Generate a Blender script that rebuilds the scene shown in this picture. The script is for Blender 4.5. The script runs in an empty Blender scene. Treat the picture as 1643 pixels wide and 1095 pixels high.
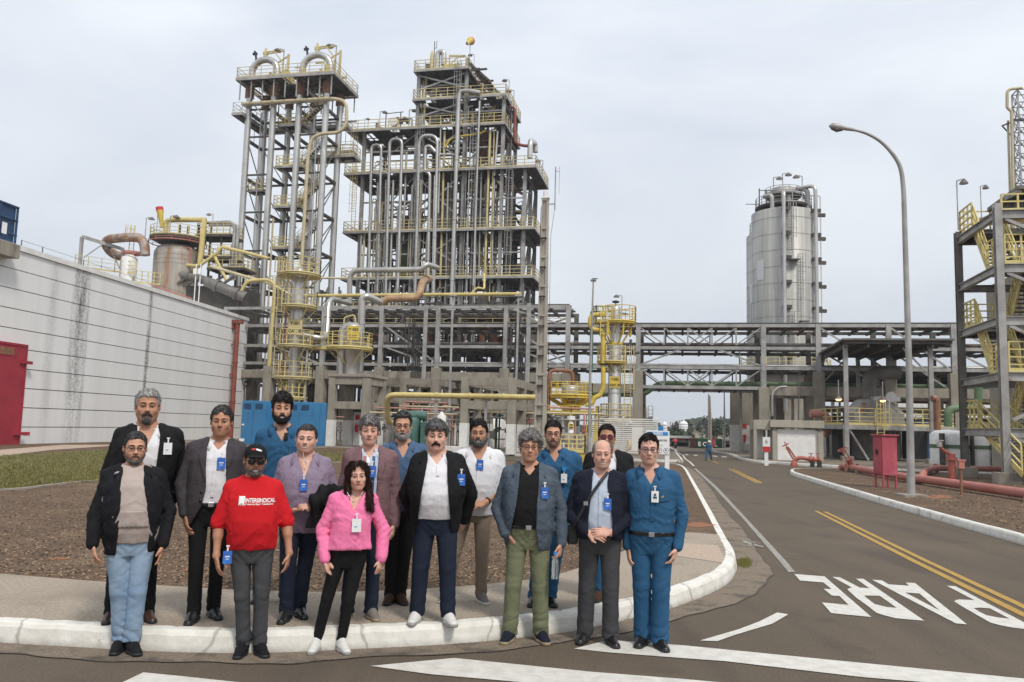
import bpy, bmesh, math, random
import numpy as np
from mathutils import Vector, Matrix
from mathutils.geometry import tessellate_polygon
random.seed(7); R = math.radians
SC = bpy.context.scene
# ---------------------------------------------------------------- camera
CAM_H, FPX, IW, IH = 1.75, 1308.0, 1643.0, 1095.0
PITCH, ROLL = math.atan((685.0-547.5)/FPX), R(1.5)
_f = Vector((0, math.cos(PITCH), math.sin(PITCH))); _u0 = Vector((0, -math.sin(PITCH), math.cos(PITCH))); _r0 = Vector((1, 0, 0))
_r = _r0*math.cos(ROLL)+_u0*math.sin(ROLL); _u = _u0*math.cos(ROLL)-_r0*math.sin(ROLL)
CAM = Vector((0, 0, CAM_H))
cd = bpy.data.cameras.new('camera'); cam = bpy.data.objects.new('camera', cd); SC.collection.objects.link(cam)
cd.sensor_width = 36; cd.lens = FPX/IW*36; cd.clip_end = 5000; cd.clip_start = .1
cam.matrix_world = Matrix((( _r.x, _u.x, -_f.x, 0), (_r.y, _u.y, -_f.y, 0), (_r.z, _u.z, -_f.z, CAM_H), (0, 0, 0, 1)))
SC.camera = cam
# ---------------------------------------------------------------- light
SC.view_settings.view_transform = 'Standard'; SC.view_settings.look = 'None'
SC.view_settings.exposure = 0.26; SC.view_settings.gamma = 1
SUN_EL, SUN_AZ = R(52), R(150)       # azimuth from +Y towards +X: veiled sun behind the camera, to the right
w = bpy.data.worlds.new('World'); SC.world = w; w.use_nodes = True
nt = w.node_tree; nt.nodes.clear(); N = nt.nodes.new; L = nt.links.new
out = N('ShaderNodeOutputWorld'); bg = N('ShaderNodeBackground'); L(bg.outputs[0], out.inputs[0])
sky = N('ShaderNodeTexSky'); sky.sky_type = 'NISHITA'; sky.sun_disc = False; sky.sun_elevation = SUN_EL; sky.sun_rotation = SUN_AZ
sky.dust_density = 4; sky.air_density = 1.2
tc = N('ShaderNodeTexCoord'); mp = N('ShaderNodeMapping'); mp.inputs['Scale'].default_value = (1, 1, 2.6)
L(tc.outputs['Generated'], mp.inputs[0])
nz = N('ShaderNodeTexNoise'); nz.inputs['Scale'].default_value = 1.7; nz.inputs['Detail'].default_value = 8; nz.inputs['Roughness'].default_value = .52
nz.inputs['Distortion'].default_value = .35
L(mp.outputs[0], nz.inputs[0])
cr = N('ShaderNodeValToRGB'); L(nz.outputs[0], cr.inputs[0])
e = cr.color_ramp.elements; e[0].position = .33; e[0].color = (5.35, 5.85, 6.75, 1); e[1].position = .66; e[1].color = (7.4, 7.75, 8.2, 1)
sep = N('ShaderNodeSeparateXYZ'); L(tc.outputs['Generated'], sep.inputs[0])
mr = N('ShaderNodeMapRange'); mr.inputs[1].default_value = 0.0; mr.inputs[2].default_value = .5; mr.inputs[3].default_value = .80; mr.inputs[4].default_value = 1.06
L(sep.outputs[2], mr.inputs[0])
ml = N('ShaderNodeVectorMath'); ml.operation = 'SCALE'; L(cr.outputs[0], ml.inputs[0]); L(mr.outputs[0], ml.inputs['Scale'])
mx = N('ShaderNodeMix'); mx.data_type = 'RGBA'; mx.inputs[0].default_value = .92   # overcast: clouds hide nearly all the blue
L(sky.outputs[0], mx.inputs[6]); L(ml.outputs[0], mx.inputs[7]); L(mx.outputs[2], bg.inputs[0]); bg.inputs[1].default_value = .108
sd = bpy.data.lights.new('sun', 'SUN'); sun = bpy.data.objects.new('sun', sd); SC.collection.objects.link(sun)
sd.energy = 2.0; sd.angle = R(10); sd.color = (1, .955, .88)
_sv = Vector((math.cos(SUN_EL)*math.sin(SUN_AZ), math.cos(SUN_EL)*math.cos(SUN_AZ), math.sin(SUN_EL)))
sun.rotation_euler = _sv.to_track_quat('Z', 'Y').to_euler()

# ---------------------------------------------------------------- pixel rays -> real positions
def ray(u, v): return (_f + _r*((u-IW/2)/FPX) + _u*((IH/2-v)/FPX))
def G(u, v, z=0.0):
 d = ray(u, v); t = (z-CAM_H)/d.z; return CAM+d*t
def D(u, v, y):
 d = ray(u, v); return CAM+d*(y/d.y)
class Frame:
 def __init__(s, o, yaw=12):
  s.o = Vector((o[0], o[1], 0)); a = R(yaw); s.e1 = Vector((math.cos(a), -math.sin(a), 0)); s.e2 = Vector((math.sin(a), math.cos(a), 0)); s.yaw = -a
 def W(s, a, b, z): return s.o+s.e1*a+s.e2*b+Vector((0, 0, z))
 def P(s, u, v, t=0.0):              # (s, z) where the ray meets the plane t
  d = ray(u, v); k = ((s.o-CAM).dot(s.e2)+t)/d.dot(s.e2); p = CAM+d*k; return (p-s.o).dot(s.e1), p.z
 def Q(s, u, v, a):                  # (t, z) where the ray meets the plane s=a
  d = ray(u, v); k = ((s.o-CAM).dot(s.e1)+a)/d.dot(s.e1); p = CAM+d*k; return (p-s.o).dot(s.e2), p.z
COL = SC.collection
def tagit(o, label=None, cat=None, group=None, kind=None):
 if label: o['label'] = label
 if cat: o['category'] = cat
 if group: o['group'] = group
 if kind: o['kind'] = kind
 return o
def empty(name, label, cat, loc=(0, 0, 0), rz=0, group=None):
 o = bpy.data.objects.new(name, None); COL.objects.link(o); o.location = loc; o.rotation_euler[2] = rz; o.empty_display_size = .3
 return tagit(o, label, cat, group)
def copy_tree(o, parent=None):
 c = o.copy(); COL.objects.link(c); c.parent = parent
 for ch in KIDS.get(o.name, []):
  copy_tree(ch, c)
 return c
KIDS = {}
def link(name, me, mat, parent=None, smooth=False):
 o = bpy.data.objects.new(name, me); COL.objects.link(o)
 if mat is not None: me.materials.append(mat)
 if smooth is True: me.shade_smooth()
 if parent is not None:
  o.parent = parent; KIDS.setdefault(parent.name, []).append(o)
 return o
class MB:
 def __init__(s): s.v = []; s.f = []; s.sm = []; s.mi = []; s.m = 0; s.a = []
 def add(s, vs, fs, smooth=False):
  n = len(s.v); s.v += [tuple(x) for x in vs]
  k = len(s.f)
  for f in fs: s.f.append([i+n for i in f]); s.sm.append(smooth); s.mi.append(s.m)
  s.a.append((n, len(s.v), k, len(s.f)))
 def box(s, c, d, rz=0):             # centre, full sizes
  x, y, z = d[0]/2, d[1]/2, d[2]/2; ca, sa = math.cos(rz), math.sin(rz); vs = []
  for dz in (-z, z):
   for dx, dy in ((-x, -y), (x, -y), (x, y), (-x, y)): vs.append((c[0]+dx*ca-dy*sa, c[1]+dx*sa+dy*ca, c[2]+dz))
  s.add(vs, [(0, 3, 2, 1), (4, 5, 6, 7), (0, 1, 5, 4), (1, 2, 6, 5), (2, 3, 7, 6), (3, 0, 4, 7)])
 def b2(s, a, b):                    # box from corner to corner
  s.box([(a[i]+b[i])/2 for i in range(3)], [abs(b[i]-a[i]) for i in range(3)])
 def beam(s, a, b, w=.2, h=None, up=(0, 0, 1)):
  a, b = Vector(a), Vector(b); h = h or w; d = (b-a)
  if d.length < 1e-6: return
  d.normalize(); u = Vector(up)
  if abs(d.dot(u)) > .99: u = Vector((0, 1, 0))
  x = d.cross(u).normalized()*w/2; y = x.cross(d).normalized()*h/2; vs = []
  for p in (a, b):
   for sx, sy in ((-1, -1), (1, -1), (1, 1), (-1, 1)): vs.append(p+x*sx+y*sy)
  s.add(vs, [(0, 1, 2, 3), (7, 6, 5, 4), (0, 4, 5, 1), (1, 5, 6, 2), (2, 6, 7, 3), (3, 7, 4, 0)])
 def ibeam(s, a, b, w=.2, h=.3, up=(0, 0, 1), t=.025):
  a, b = Vector(a), Vector(b); d = (b-a).normalized(); u = Vector(up)
  if abs(d.dot(u)) > .99: u = Vector((0, 1, 0))
  x = d.cross(u).normalized(); y = x.cross(d).normalized()
  for k in (-1, 1): s.beam(a+y*k*(h/2-t/2), b+y*k*(h/2-t/2), w, t, up=u)
  s.beam(a, b, t, h-2*t-.002, up=u)
 def tube(s, pts, r, n=10, caps=True):
  pts = [Vector(p) for p in pts]; rs = r if isinstance(r, (list, tuple)) else [r]*len(pts); vs = []; fs = []
  t0 = (pts[1]-pts[0]).normalized(); ref = Vector((0, 0, 1)) if abs(t0.z) < .9 else Vector((1, 0, 0))
  x = t0.cross(ref).normalized()
  for i, p in enumerate(pts):
   if i == 0: t = pts[1]-pts[0]
   elif i == len(pts)-1: t = pts[-1]-pts[-2]
   else: t = (pts[i+1]-p).normalized()+(p-pts[i-1]).normalized()
   if t.length < 1e-9: t = t0
   t = t.normalized(); x = (x-t*x.dot(t)); x.normalize(); y = t.cross(x)
   for k in range(n):
    a = 2*math.pi*k/n; vs.append(p+(x*math.cos(a)+y*math.sin(a))*rs[i])
  for i in range(len(pts)-1):
   for k in range(n): k2 = (k+1) % n; fs.append((i*n+k, i*n+k2, (i+1)*n+k2, (i+1)*n+k))
  s.add(vs, fs, True)
  if caps:
   m = len(pts)-1; s.add([vs[k] for k in range(n)], [tuple(range(n-1, -1, -1))]); s.add([vs[m*n+k] for k in range(n)], [tuple(range(n))])
 def pipe(s, pts, r, bend=None, n=10, seg=5, flanges=0):
  bend = bend or r*3; pts = [Vector(p) for p in pts]; q = [pts[0]]
  for i in range(1, len(pts)-1):
   a, b, c = pts[i-1], pts[i], pts[i+1]; d1 = (a-b); d2 = (c-b); k = min(bend, d1.length*.49, d2.length*.49)
   p1 = b+d1.normalized()*k; p2 = b+d2.normalized()*k
   for j in range(seg+1):
    t = j/seg; q.append(p1*(1-t)**2+b*2*t*(1-t)+p2*t*t)
  q.append(pts[-1]); s.tube(q, r, n)
  if flanges:
   for i in range(len(pts)-1):
    a, b = pts[i], pts[i+1]; Ln = (b-a).length
    m = int(Ln/flanges)
    for j in range(1, m+1):
     c = a+(b-a)*(j/(m+1)); d = (b-a).normalized()*r*.22; s.tube([c-d, c+d], r*1.3, n)
 def lathe(s, prof, c=(0, 0, 0), n=24, a0=0, a1=2*math.pi, smooth=True):   # prof: (r, z)
  vs = []; fs = []; full = abs(a1-a0-2*math.pi) < 1e-6; m = n if full else n+1
  for r, z in prof:
   for k in range(m):
    a = a0+(a1-a0)*k/n; vs.append((c[0]+r*math.cos(a), c[1]+r*math.sin(a), c[2]+z))
  for i in range(len(prof)-1):
   for k in range(n):
    k2 = (k+1) % m if full else k+1; fs.append((i*m+k, i*m+k2, (i+1)*m+k2, (i+1)*m+k))
  s.add(vs, fs, smooth)
 def poly(s, pts, z=None):
  loops = pts if isinstance(pts[0][0], (list, tuple, Vector)) else [pts]
  L3 = [[Vector(p) for p in lp] for lp in loops]; flat = [p for lp in L3 for p in lp]
  tris = tessellate_polygon(L3); vs = flat; fs = []
  for t in tris:
   a, b, c = [flat[i] for i in t]
   if (b-a).cross(c-a).z < 0: t = (t[0], t[2], t[1])
   fs.append(t)
  s.add(vs, fs)
 def prism(s, pts, z0, z1):          # xy outline extruded
  top = [Vector((p[0], p[1], z1)) for p in pts]; s.poly(top); n = len(pts)
  vs = [(p[0], p[1], z0) for p in pts]+[(p[0], p[1], z1) for p in pts]
  area = sum(pts[i][0]*pts[(i+1) % n][1]-pts[(i+1) % n][0]*pts[i][1] for i in range(n))
  fs = [(i, (i+1) % n, n+(i+1) % n, n+i) for i in range(n)]
  if area < 0: fs = [tuple(reversed(f)) for f in fs]
  s.add(vs, fs)
 def ring_rail(s, c, r, z, h=1.1, a0=0, a1=2*math.pi, t=.022, n=20, np_=10, rails=3):
  for k in range(rails):
   zz = z+h*(k+1)/rails
   s.tube([(c[0]+r*math.cos(a0+(a1-a0)*i/n), c[1]+r*math.sin(a0+(a1-a0)*i/n), zz) for i in range(n+1)], t, 4, False)
  s.tube([(c[0]+r*math.cos(a0+(a1-a0)*i/n), c[1]+r*math.sin(a0+(a1-a0)*i/n), z+.08) for i in range(n+1)], t*2.4, 4, False)
  for i in range(np_+1):
   a = a0+(a1-a0)*i/np_; x, y = c[0]+r*math.cos(a), c[1]+r*math.sin(a); s.beam((x, y, z), (x, y, z+h), t*2)
 def rail(s, pts, h=1.1, t=.045, sp=1.3, rails=3, toe=True):
  pts = [Vector(p) for p in pts]
  for a, b in zip(pts[:-1], pts[1:]):
   for k in range(rails): z = Vector((0, 0, h*(k+1)/rails)); s.beam(a+z, b+z, t)
   if toe: s.beam(a+Vector((0, 0, .08)), b+Vector((0, 0, .08)), .02, .16)
   n = max(1, int(round((b-a).length/sp)))
   for i in range(n+1): p = a+(b-a)*(i/n); s.beam(p, p+Vector((0, 0, h)), t*1.25)
 def split(s):
  A = s.a; n = len(A); bb = [(np.min(s.v[a:b], 0)-.03, np.max(s.v[a:b], 0)+.03) for a, b, _, _ in A]; par = list(range(n))
  def fd(i):
   while par[i] != i: i = par[i]
   return i
  for i in range(n):
   for j in range(i):
    if (bb[i][0] <= bb[j][1]).all() and (bb[j][0] <= bb[i][1]).all(): par[fd(i)] = fd(j)
  g = {}
  for i in range(n): g.setdefault(fd(i), []).append(i)
  r = []
  for ids in g.values():
   o = MB()
   for i in ids:
    a, b, c, d = A[i]; k = len(o.v); o.v += s.v[a:b]; o.f += [[q-a+k for q in f] for f in s.f[c:d]]; o.sm += s.sm[c:d]; o.mi += s.mi[c:d]
   r.append(o)
  return r
 def build(s, name, mat, parent=None, bevel=0):
  me = bpy.data.meshes.new(name); me.from_pydata(s.v, [], s.f); me.polygons.foreach_set('use_smooth', s.sm)
  mats = mat if isinstance(mat, (list, tuple)) else [mat]
  o = link(name, me, None, parent)
  for m in mats: me.materials.append(m)
  if len(mats) > 1: me.polygons.foreach_set('material_index', s.mi)
  me.update()
  if bevel:
   b = o.modifiers.new('bevel', 'BEVEL'); b.width = bevel; b.segments = 2; b.limit_method = 'ANGLE'; b.angle_limit = R(40)
  return o
def cat_rom(pts, n=8, closed=False):
 P = [Vector(p) for p in pts]; q = []
 for i in range(len(P)-1):
  a = P[max(i-1, 0)]; b = P[i]; c = P[i+1]; d = P[min(i+2, len(P)-1)]
  for j in range(n):
   t = j/n; q.append(.5*((2*b)+(c-a)*t+(2*a-5*b+4*c-d)*t*t+(3*b-a-3*c+d)*t**3))
 q.append(P[-1]); return q
# ---------------------------------------------------------------- materials
def material(name, col, rough=.7, metal=0.0, col2=None, scale=6.0, mixr=(.4, .65), bump=0.0, bscale=40.0, detail=6, col3=None, scale3=1.5, mix3=(.6, .72),
    stretch=None, spec=.5, coord='Object', sheen=0, emit=None, voro=0, sss=0, trans=0, vscale=None):
 m = bpy.data.materials.new(name); m.use_nodes = True; t = m.node_tree; b = t.nodes['Principled BSDF']; N = t.nodes.new; L = t.links.new
 b.inputs['Roughness'].default_value = rough; b.inputs['Metallic'].default_value = metal; b.inputs['Specular IOR Level'].default_value = spec
 if sheen: b.inputs['Sheen Weight'].default_value = sheen
 if trans: b.inputs['Transmission Weight'].default_value = trans
 if sss: b.inputs['Subsurface Weight'].default_value = sss; b.inputs['Subsurface Radius'].default_value = (.02, .008, .004); b.inputs['Subsurface Scale'].default_value = .6
 c4 = lambda c: (c[0], c[1], c[2], 1)
 tc = N('ShaderNodeTexCoord'); mp = N('ShaderNodeMapping'); L(tc.outputs[coord], mp.inputs[0])
 if stretch: mp.inputs['Scale'].default_value = stretch
 cur = None
 def noise(sc, dt=6, ro=.6):
  n = N('ShaderNodeTexNoise'); n.inputs['Scale'].default_value = sc; n.inputs['Detail'].default_value = dt; n.inputs['Roughness'].default_value = ro; L(mp.outputs[0], n.inputs[0]); return n.outputs[0]
 def mixc(fac, a, b2, rng):
  r = N('ShaderNodeMapRange'); r.inputs[1].default_value = rng[0]; r.inputs[2].default_value = rng[1]; L(fac, r.inputs[0])
  x = N('ShaderNodeMix'); x.data_type = 'RGBA'; L(r.outputs[0], x.inputs[0])
  if isinstance(a, tuple): x.inputs[6].default_value = a
  else: L(a, x.inputs[6])
  x.inputs[7].default_value = b2; return x.outputs[2]
 if col2:
  if voro:
   v = N('ShaderNodeTexVoronoi'); v.inputs['Scale'].default_value = voro; L(mp.outputs[0], v.inputs[0]); sp = N('ShaderNodeSeparateColor'); L(v.outputs['Color'], sp.inputs[0]); fac = sp.outputs[0]
  else: fac = noise(scale, detail)
  cur = mixc(fac, c4(col), c4(col2), mixr)
 if col3: cur = mixc(noise(scale3, 5, .65), cur if cur is not None else c4(col), c4(col3), mix3)
 if cur is not None: L(cur, b.inputs['Base Color'])
 else: b.inputs['Base Color'].default_value = c4(col)
 if emit: b.inputs['Emission Color'].default_value = c4(emit[0]); b.inputs['Emission Strength'].default_value = emit[1]
 if bump:
  bp = N('ShaderNodeBump'); bp.inputs['Strength'].default_value = bump; bp.inputs['Distance'].default_value = .02
  if voro:
   v2 = N('ShaderNodeTexVoronoi'); v2.inputs['Scale'].default_value = voro; L(mp.outputs[0], v2.inputs[0]); L(v2.outputs['Distance'], bp.inputs['Height']); bp.invert = True
  else: L(noise(bscale, 4), bp.inputs['Height'])
  L(bp.outputs[0], b.inputs['Normal'])
 return m
M = {}
def mat(k, *a, **kw): M[k] = material(k, *a, **kw); return M[k]
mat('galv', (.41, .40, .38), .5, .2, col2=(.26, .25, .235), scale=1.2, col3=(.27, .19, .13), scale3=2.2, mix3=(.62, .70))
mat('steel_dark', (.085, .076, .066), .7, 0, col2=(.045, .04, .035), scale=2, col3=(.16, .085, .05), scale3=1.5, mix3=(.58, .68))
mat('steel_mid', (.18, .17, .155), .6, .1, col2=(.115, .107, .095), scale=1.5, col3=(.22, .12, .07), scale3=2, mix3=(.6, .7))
mat('deck', (.11, .10, .09), .8, 0, col2=(.06, .055, .048), scale=3, col3=(.19, .11, .06), scale3=1.2, mix3=(.6, .7))
mat('stainless', (.60, .585, .55), .34, .78, col2=(.47, .45, .415), scale=1.1, stretch=(1, 1, .35), bump=.12, bscale=2.5, col3=(.34, .27, .2), scale3=3, mix3=(.66, .75))
mat('stainless_dull', (.50, .485, .45), .45, .6, col2=(.36, .345, .32), scale=.8, stretch=(1, 1, .25), bump=.12, bscale=2, col3=(.3, .22, .15), scale3=2.5, mix3=(.66, .75))
mat('yellow_pale', (.60, .50, .245), .6, 0, col2=(.50, .41, .19), scale=1.5, col3=(.3, .2, .11), scale3=3, mix3=(.63, .7))
mat('yellow_rail', (.68, .57, .22), .6, 0, col2=(.58, .47, .18), scale=1.5, col3=(.33, .2, .09), scale3=4, mix3=(.64, .7))
mat('yellow', (.66, .49, .07), .6, 0, col2=(.50, .36, .06), scale=2, col3=(.3, .18, .05), scale3=4, mix3=(.66, .72))
mat('yellow_pipe', (.60, .49, .20), .6, 0, col2=(.48, .38, .14), scale=1.5, col3=(.4, .25, .1), scale3=3, mix3=(.66, .74))
mat('cream_pipe', (.56, .48, .31), .55, 0, col2=(.46, .38, .23), scale=1.5, col3=(.33, .2, .12), scale3=2, mix3=(.64, .74))
mat('rust', (.27, .125, .065), .8, 0, col2=(.17, .08, .05), scale=3, col3=(.38, .25, .16), scale3=2, mix3=(.55, .7))
mat('rust_pipe', (.36, .33, .29), .6, .3, col2=(.30, .15, .08), scale=1.6, mixr=(.42, .56), col3=(.16, .07, .04), scale3=2.4, mix3=(.58, .7))
mat('copper_pipe', (.46, .30, .17), .55, .25, col2=(.32, .2, .12), scale=2)
mat('concrete', (.33, .295, .24), .9, 0, col2=(.235, .205, .165), scale=1.6, bump=.3, bscale=9, col3=(.13, .115, .095), scale3=.8, mix3=(.56, .74), stretch=(1, 1, .4))
mat('silo', (.46, .45, .42), .58, .3, col2=(.31, .30, .275), scale=2.6, stretch=(1, 1, .05), bump=.1, bscale=2, col3=(.26, .2, .14), scale3=5, mix3=(.68, .8))
mat('concrete_pale', (.43, .395, .33), .9, 0, col2=(.33, .30, .25), scale=1.6, bump=.2, bscale=9, stretch=(1, 1, .4))
mat('whitewash', (.86, .85, .83), .8, 0, col2=(.78, .77, .74), scale=3, bump=.3, bscale=14)
mat('white_paint', (.78, .77, .74), .7, 0, col2=(.68, .66, .62), scale=2.5, bump=.15, bscale=12)
mat('green', (.13, .20, .10), .6, 0, col2=(.09, .14, .07), scale=2)
mat('green_machine', (.06, .15, .12), .5, 0, col2=(.04, .10, .08), scale=3)
mat('red_drain', (.27, .07, .04), .6, 0, col2=(.18, .045, .03), scale=2)
mat('red_gate', (.36, .028, .048), .6, 0, col2=(.29, .023, .038), scale=1.4, col3=(.3, .06, .06), scale3=3, mix3=(.64, .72))
mat('red_faded', (.44, .175, .14), .65, 0, col2=(.40, .13, .105), scale=1.6, col3=(.35, .22, .18), scale3=3, mix3=(.62, .74))
mat('red_valve', (.42, .12, .08), .6, 0, col2=(.36, .09, .06), scale=5)
mat('red', (.55, .035, .04), .5)
mat('cabinet_red', (.40, .07, .095), .6, 0, col2=(.33, .055, .075), scale=1.3, col3=(.56, .16, .2), scale3=1, mix3=(.5, .7))
mat('blue_cab', (.045, .22, .43), .5, 0, col2=(.04, .18, .37), scale=1.2)
mat('blue_dark', (.018, .06, .15), .55, 0, col2=(.014, .045, .11), scale=2)
mat('blue_sign', (.01, .24, .60), .5)
mat('white', (.78, .78, .77), .6)
mat('black', (.015, .015, .016), .5)
mat('dark', (.035, .035, .035), .7)
mat('lamp_head', (.10, .09, .085), .6, 0, col2=(.2, .17, .15), scale=6)
mat('lamp_glass', (.35, .36, .36), .15)
mat('lamp_lit', (.9, .5, .2), .4, emit=((1, .42, .12), 6))
mat('sack', (.68, .67, .65), .85, 0, col2=(.55, .54, .52), scale=5, bump=.5, bscale=9)
mat('pink_pipe', (.55, .25, .2), .6, 0, col2=(.4, .2, .16), scale=4)
# ================================================================ GROUND, ROADS, KERBS
def asphalt():
 m = bpy.data.materials.new('asphalt'); m.use_nodes = True; t = m.node_tree; b = t.nodes['Principled BSDF']; N = t.nodes.new; L = t.links.new
 g = N('ShaderNodeNewGeometry'); b.inputs['Roughness'].default_value = .86; b.inputs['Specular IOR Level'].default_value = .3
 def noise(sc, dt=5, ro=.6, src=None):
  n = N('ShaderNodeTexNoise'); n.inputs['Scale'].default_value = sc; n.inputs['Detail'].default_value = dt; n.inputs['Roughness'].default_value = ro; L(src or g.outputs['Position'], n.inputs[0]); return n
 def mix(fac, a, c, lo, hi):
  r = N('ShaderNodeMapRange'); r.inputs[1].default_value = lo; r.inputs[2].default_value = hi; L(fac, r.inputs[0])
  x = N('ShaderNodeMix'); x.data_type = 'RGBA'; L(r.outputs[0], x.inputs[0])
  if isinstance(a, tuple): x.inputs[6].default_value = a
  else: L(a, x.inputs[6])
  x.inputs[7].default_value = c; return x.outputs[2]
 c = mix(noise(.35, 4).outputs[0], (.108, .083, .057, 1), (.136, .102, .069, 1), .35, .7)
 mp = N('ShaderNodeMapping'); mp.inputs['Rotation'].default_value[2] = R(12); mp.inputs['Scale'].default_value = (1.6, .12, 1); L(g.outputs['Position'], mp.inputs[0])
 c = mix(noise(1.0, 5, .6, mp.outputs[0]).outputs[0], c, (.080, .063, .048, 1), .50, .76)
 c = mix(noise(.9, 6, .7).outputs[0], c, (.078, .061, .045, 1), .56, .72); c = mix(noise(.23, 3).outputs[0], c, (.150, .113, .077, 1), .55, .75)
 c = mix(noise(55, 3).outputs[0], c, (.055, .05, .045, 1), .50, .72)
 c = mix(noise(90, 2).outputs[0], c, (.30, .27, .23, 1), .64, .78)
 wv = noise(1.3, 4); ad = N('ShaderNodeVectorMath'); ad.operation = 'MULTIPLY_ADD'; ad.inputs[1].default_value = (.9, .9, .9); L(wv.outputs['Color'], ad.inputs[0]); L(g.outputs['Position'], ad.inputs[2])
 v = N('ShaderNodeTexVoronoi'); v.feature = 'DISTANCE_TO_EDGE'; v.inputs['Scale'].default_value = .28; L(ad.outputs[0], v.inputs[0])
 r = N('ShaderNodeMapRange'); r.inputs[1].default_value = .0024; r.inputs[2].default_value = .0008; r.inputs[3].default_value = 0; r.inputs[4].default_value = 1; L(v.outputs[0], r.inputs[0])
 k = N('ShaderNodeMapRange'); k.inputs[1].default_value = .56; k.inputs[2].default_value = .62; L(noise(.5, 3).outputs[0], k.inputs[0])
 mu = N('ShaderNodeMath'); mu.operation = 'MULTIPLY'; L(r.outputs[0], mu.inputs[0]); L(k.outputs[0], mu.inputs[1])
 c = mix(mu.outputs[0], c, (.06, .05, .04, 1), 0, 1)
 L(c, b.inputs['Base Color'])
 bp = N('ShaderNodeBump'); bp.inputs['Strength'].default_value = .5; bp.inputs['Distance'].default_value = .012; L(noise(70, 3).outputs[0], bp.inputs['Height']); L(bp.outputs[0], b.inputs['Normal'])
 return m
M['asphalt'] = asphalt()
kw = dict(coord='Object')
mat('gravel', (.19, .115, .062), .95, 0, col2=(.055, .036, .023), voro=42, mixr=(.2, .8), bump=1.0, col3=(.21, .14, .085), scale3=.9, mix3=(.5, .75))
mat('gravel_far', (.17, .125, .09), .95, 0, col2=(.11, .083, .062), scale=8, bump=.5, bscale=30, col3=(.22, .15, .10), scale3=.5, mix3=(.5, .7))
mat('sidewalk', (.42, .35, .27), .92, 0, col2=(.25, .205, .155), scale=38, mixr=(.35, .7), bump=.6, bscale=60, col3=(.25, .205, .155), scale3=1.1, mix3=(.48, .75))
mat('grass', (.145, .125, .033), .95, 0, col2=(.085, .085, .02), scale=9, mixr=(.3, .7), bump=.9, bscale=60, col3=(.21, .185, .075), scale3=1.3, mix3=(.5, .7))
mat('gutter', (.20, .155, .112), .95, 0, col2=(.32, .27, .21), scale=45, mixr=(.5, .75), bump=.8, bscale=70, col3=(.085, .07, .055), scale3=2.4, mix3=(.5, .65))
mat('joint', (.075, .06, .047), .95, 0, col2=(.12, .095, .072), scale=30, mixr=(.45, .6)); mat('kerb', (.74, .72, .66), .8, 0, col2=(.62, .59, .52), scale=5, bump=.35, bscale=18, col3=(.33, .29, .24), scale3=7, mix3=(.665, .74))
mat('road_white', (.64, .615, .56), .8, 0, col2=(.53, .505, .45), scale=9, bump=.25, bscale=70, col3=(.33, .30, .26), scale3=6, mix3=(.66, .72))
mat('road_white_worn', (.36, .34, .30), .85, 0, col2=(.19, .17, .145), scale=22, mixr=(.42, .6))
mat('road_yellow', (.44, .265, .05), .8, 0, col2=(.34, .20, .045), scale=12, col3=(.27, .2, .1), scale3=18, mix3=(.58, .7))
mat('pad', (.20, .165, .125), .9, 0, col2=(.15, .12, .09), scale=1.2, bump=.2, bscale=20)
mat('earth', (.30, .12, .055), .95, 0, col2=(.2, .09, .05), scale=8)

o = MB(); o.poly([(-2500, -300, -.02), (2500, -300, -.02), (2500, 2600, -.02), (-2500, 2600, -.02)]); tagit(o.build('ground', M['gravel_far']), kind='structure')
o = MB(); rd = [G(-900, 1500), G(3200, 1500), (70, 18, 0), (60, 46, 0), (46, 150, 0), (8, 150, 0), (-60, 62, 0), (-60, 10, 0)]
o.poly([(-45, 1, 0), (60, 1, 0), (75, 60, 0), (75, 110, 0), (-10, 120, 0), (-45, 80, 0)]); tagit(o.build('road', M['asphalt']), kind='structure')
KH = .15
def kerb(pts, name='kerb', w=.15, h=KH, side=1, batter=.03, worn=True):
 P = [Vector((p[0], p[1], 0)) for p in pts]; rows = []
 for i, p in enumerate(P):
  t = (P[min(i+1, len(P)-1)]-P[max(i-1, 0)]).normalized(); n = Vector((-t.y, t.x, 0))*side
  j = random.uniform(-.004, .004)
  rows.append([p+Vector((0, 0, -.02)), p+n*batter*.8+Vector((0, 0, h*.78+j)), p+n*(batter+.012)+Vector((0, 0, h-.006+j)), p+n*(batter+.03)+Vector((0, 0, h+.006+j)), p+n*w+Vector((0, 0, h+.006+j)), p+n*w+Vector((0, 0, -.02))])
 vs = [q for r in rows for q in r]; fs = []
 for i in range(len(rows)-1):
  for k in range(5):
   f = (i*6+k, (i+1)*6+k, (i+1)*6+k+1, i*6+k+1); fs.append(f if side < 0 else tuple(reversed(f)))
 o = MB(); o.add(vs, fs, False); o.add([rows[0][k] for k in range(6)], [(0, 1, 2, 3, 4, 5)]); o.add([rows[-1][k] for k in range(6)], [(0, 1, 2, 3, 4, 5)])
 return tagit(o.build(name, M['kerb']), kind='structure')
def gpts(px, z=0): return [G(u, v, z) for u, v in px]
main = [(-700, 985), (-300, 1010), (0, 1032), (100, 1038), (200, 1044), (300, 1048), (400, 1049), (480, 1047), (560, 1043), (700, 1036), (800, 1028), (890, 1018), (930, 1012), (1002, 996), (1060, 982), (1100, 969),
  (1140, 953), (1168, 937), (1180, 922), (1183, 910), (1179, 895), (1168, 876), (1152, 846), (1138, 820), (1122, 791), (1109, 768), (1102, 757), (1095, 752), (1086, 749.5), (1070, 748.5)]
mk = cat_rom(gpts(main), 6); kerb(mk, side=1)
def offset(P, d):
 r = []
 for i, p in enumerate(P):
  t = (P[min(i+1, len(P)-1)]-P[max(i-1, 0)]).normalized(); r.append(p+Vector((-t.y, t.x, 0))*d)
 return r
inner = [p for p in offset(mk, .14)]
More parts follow.
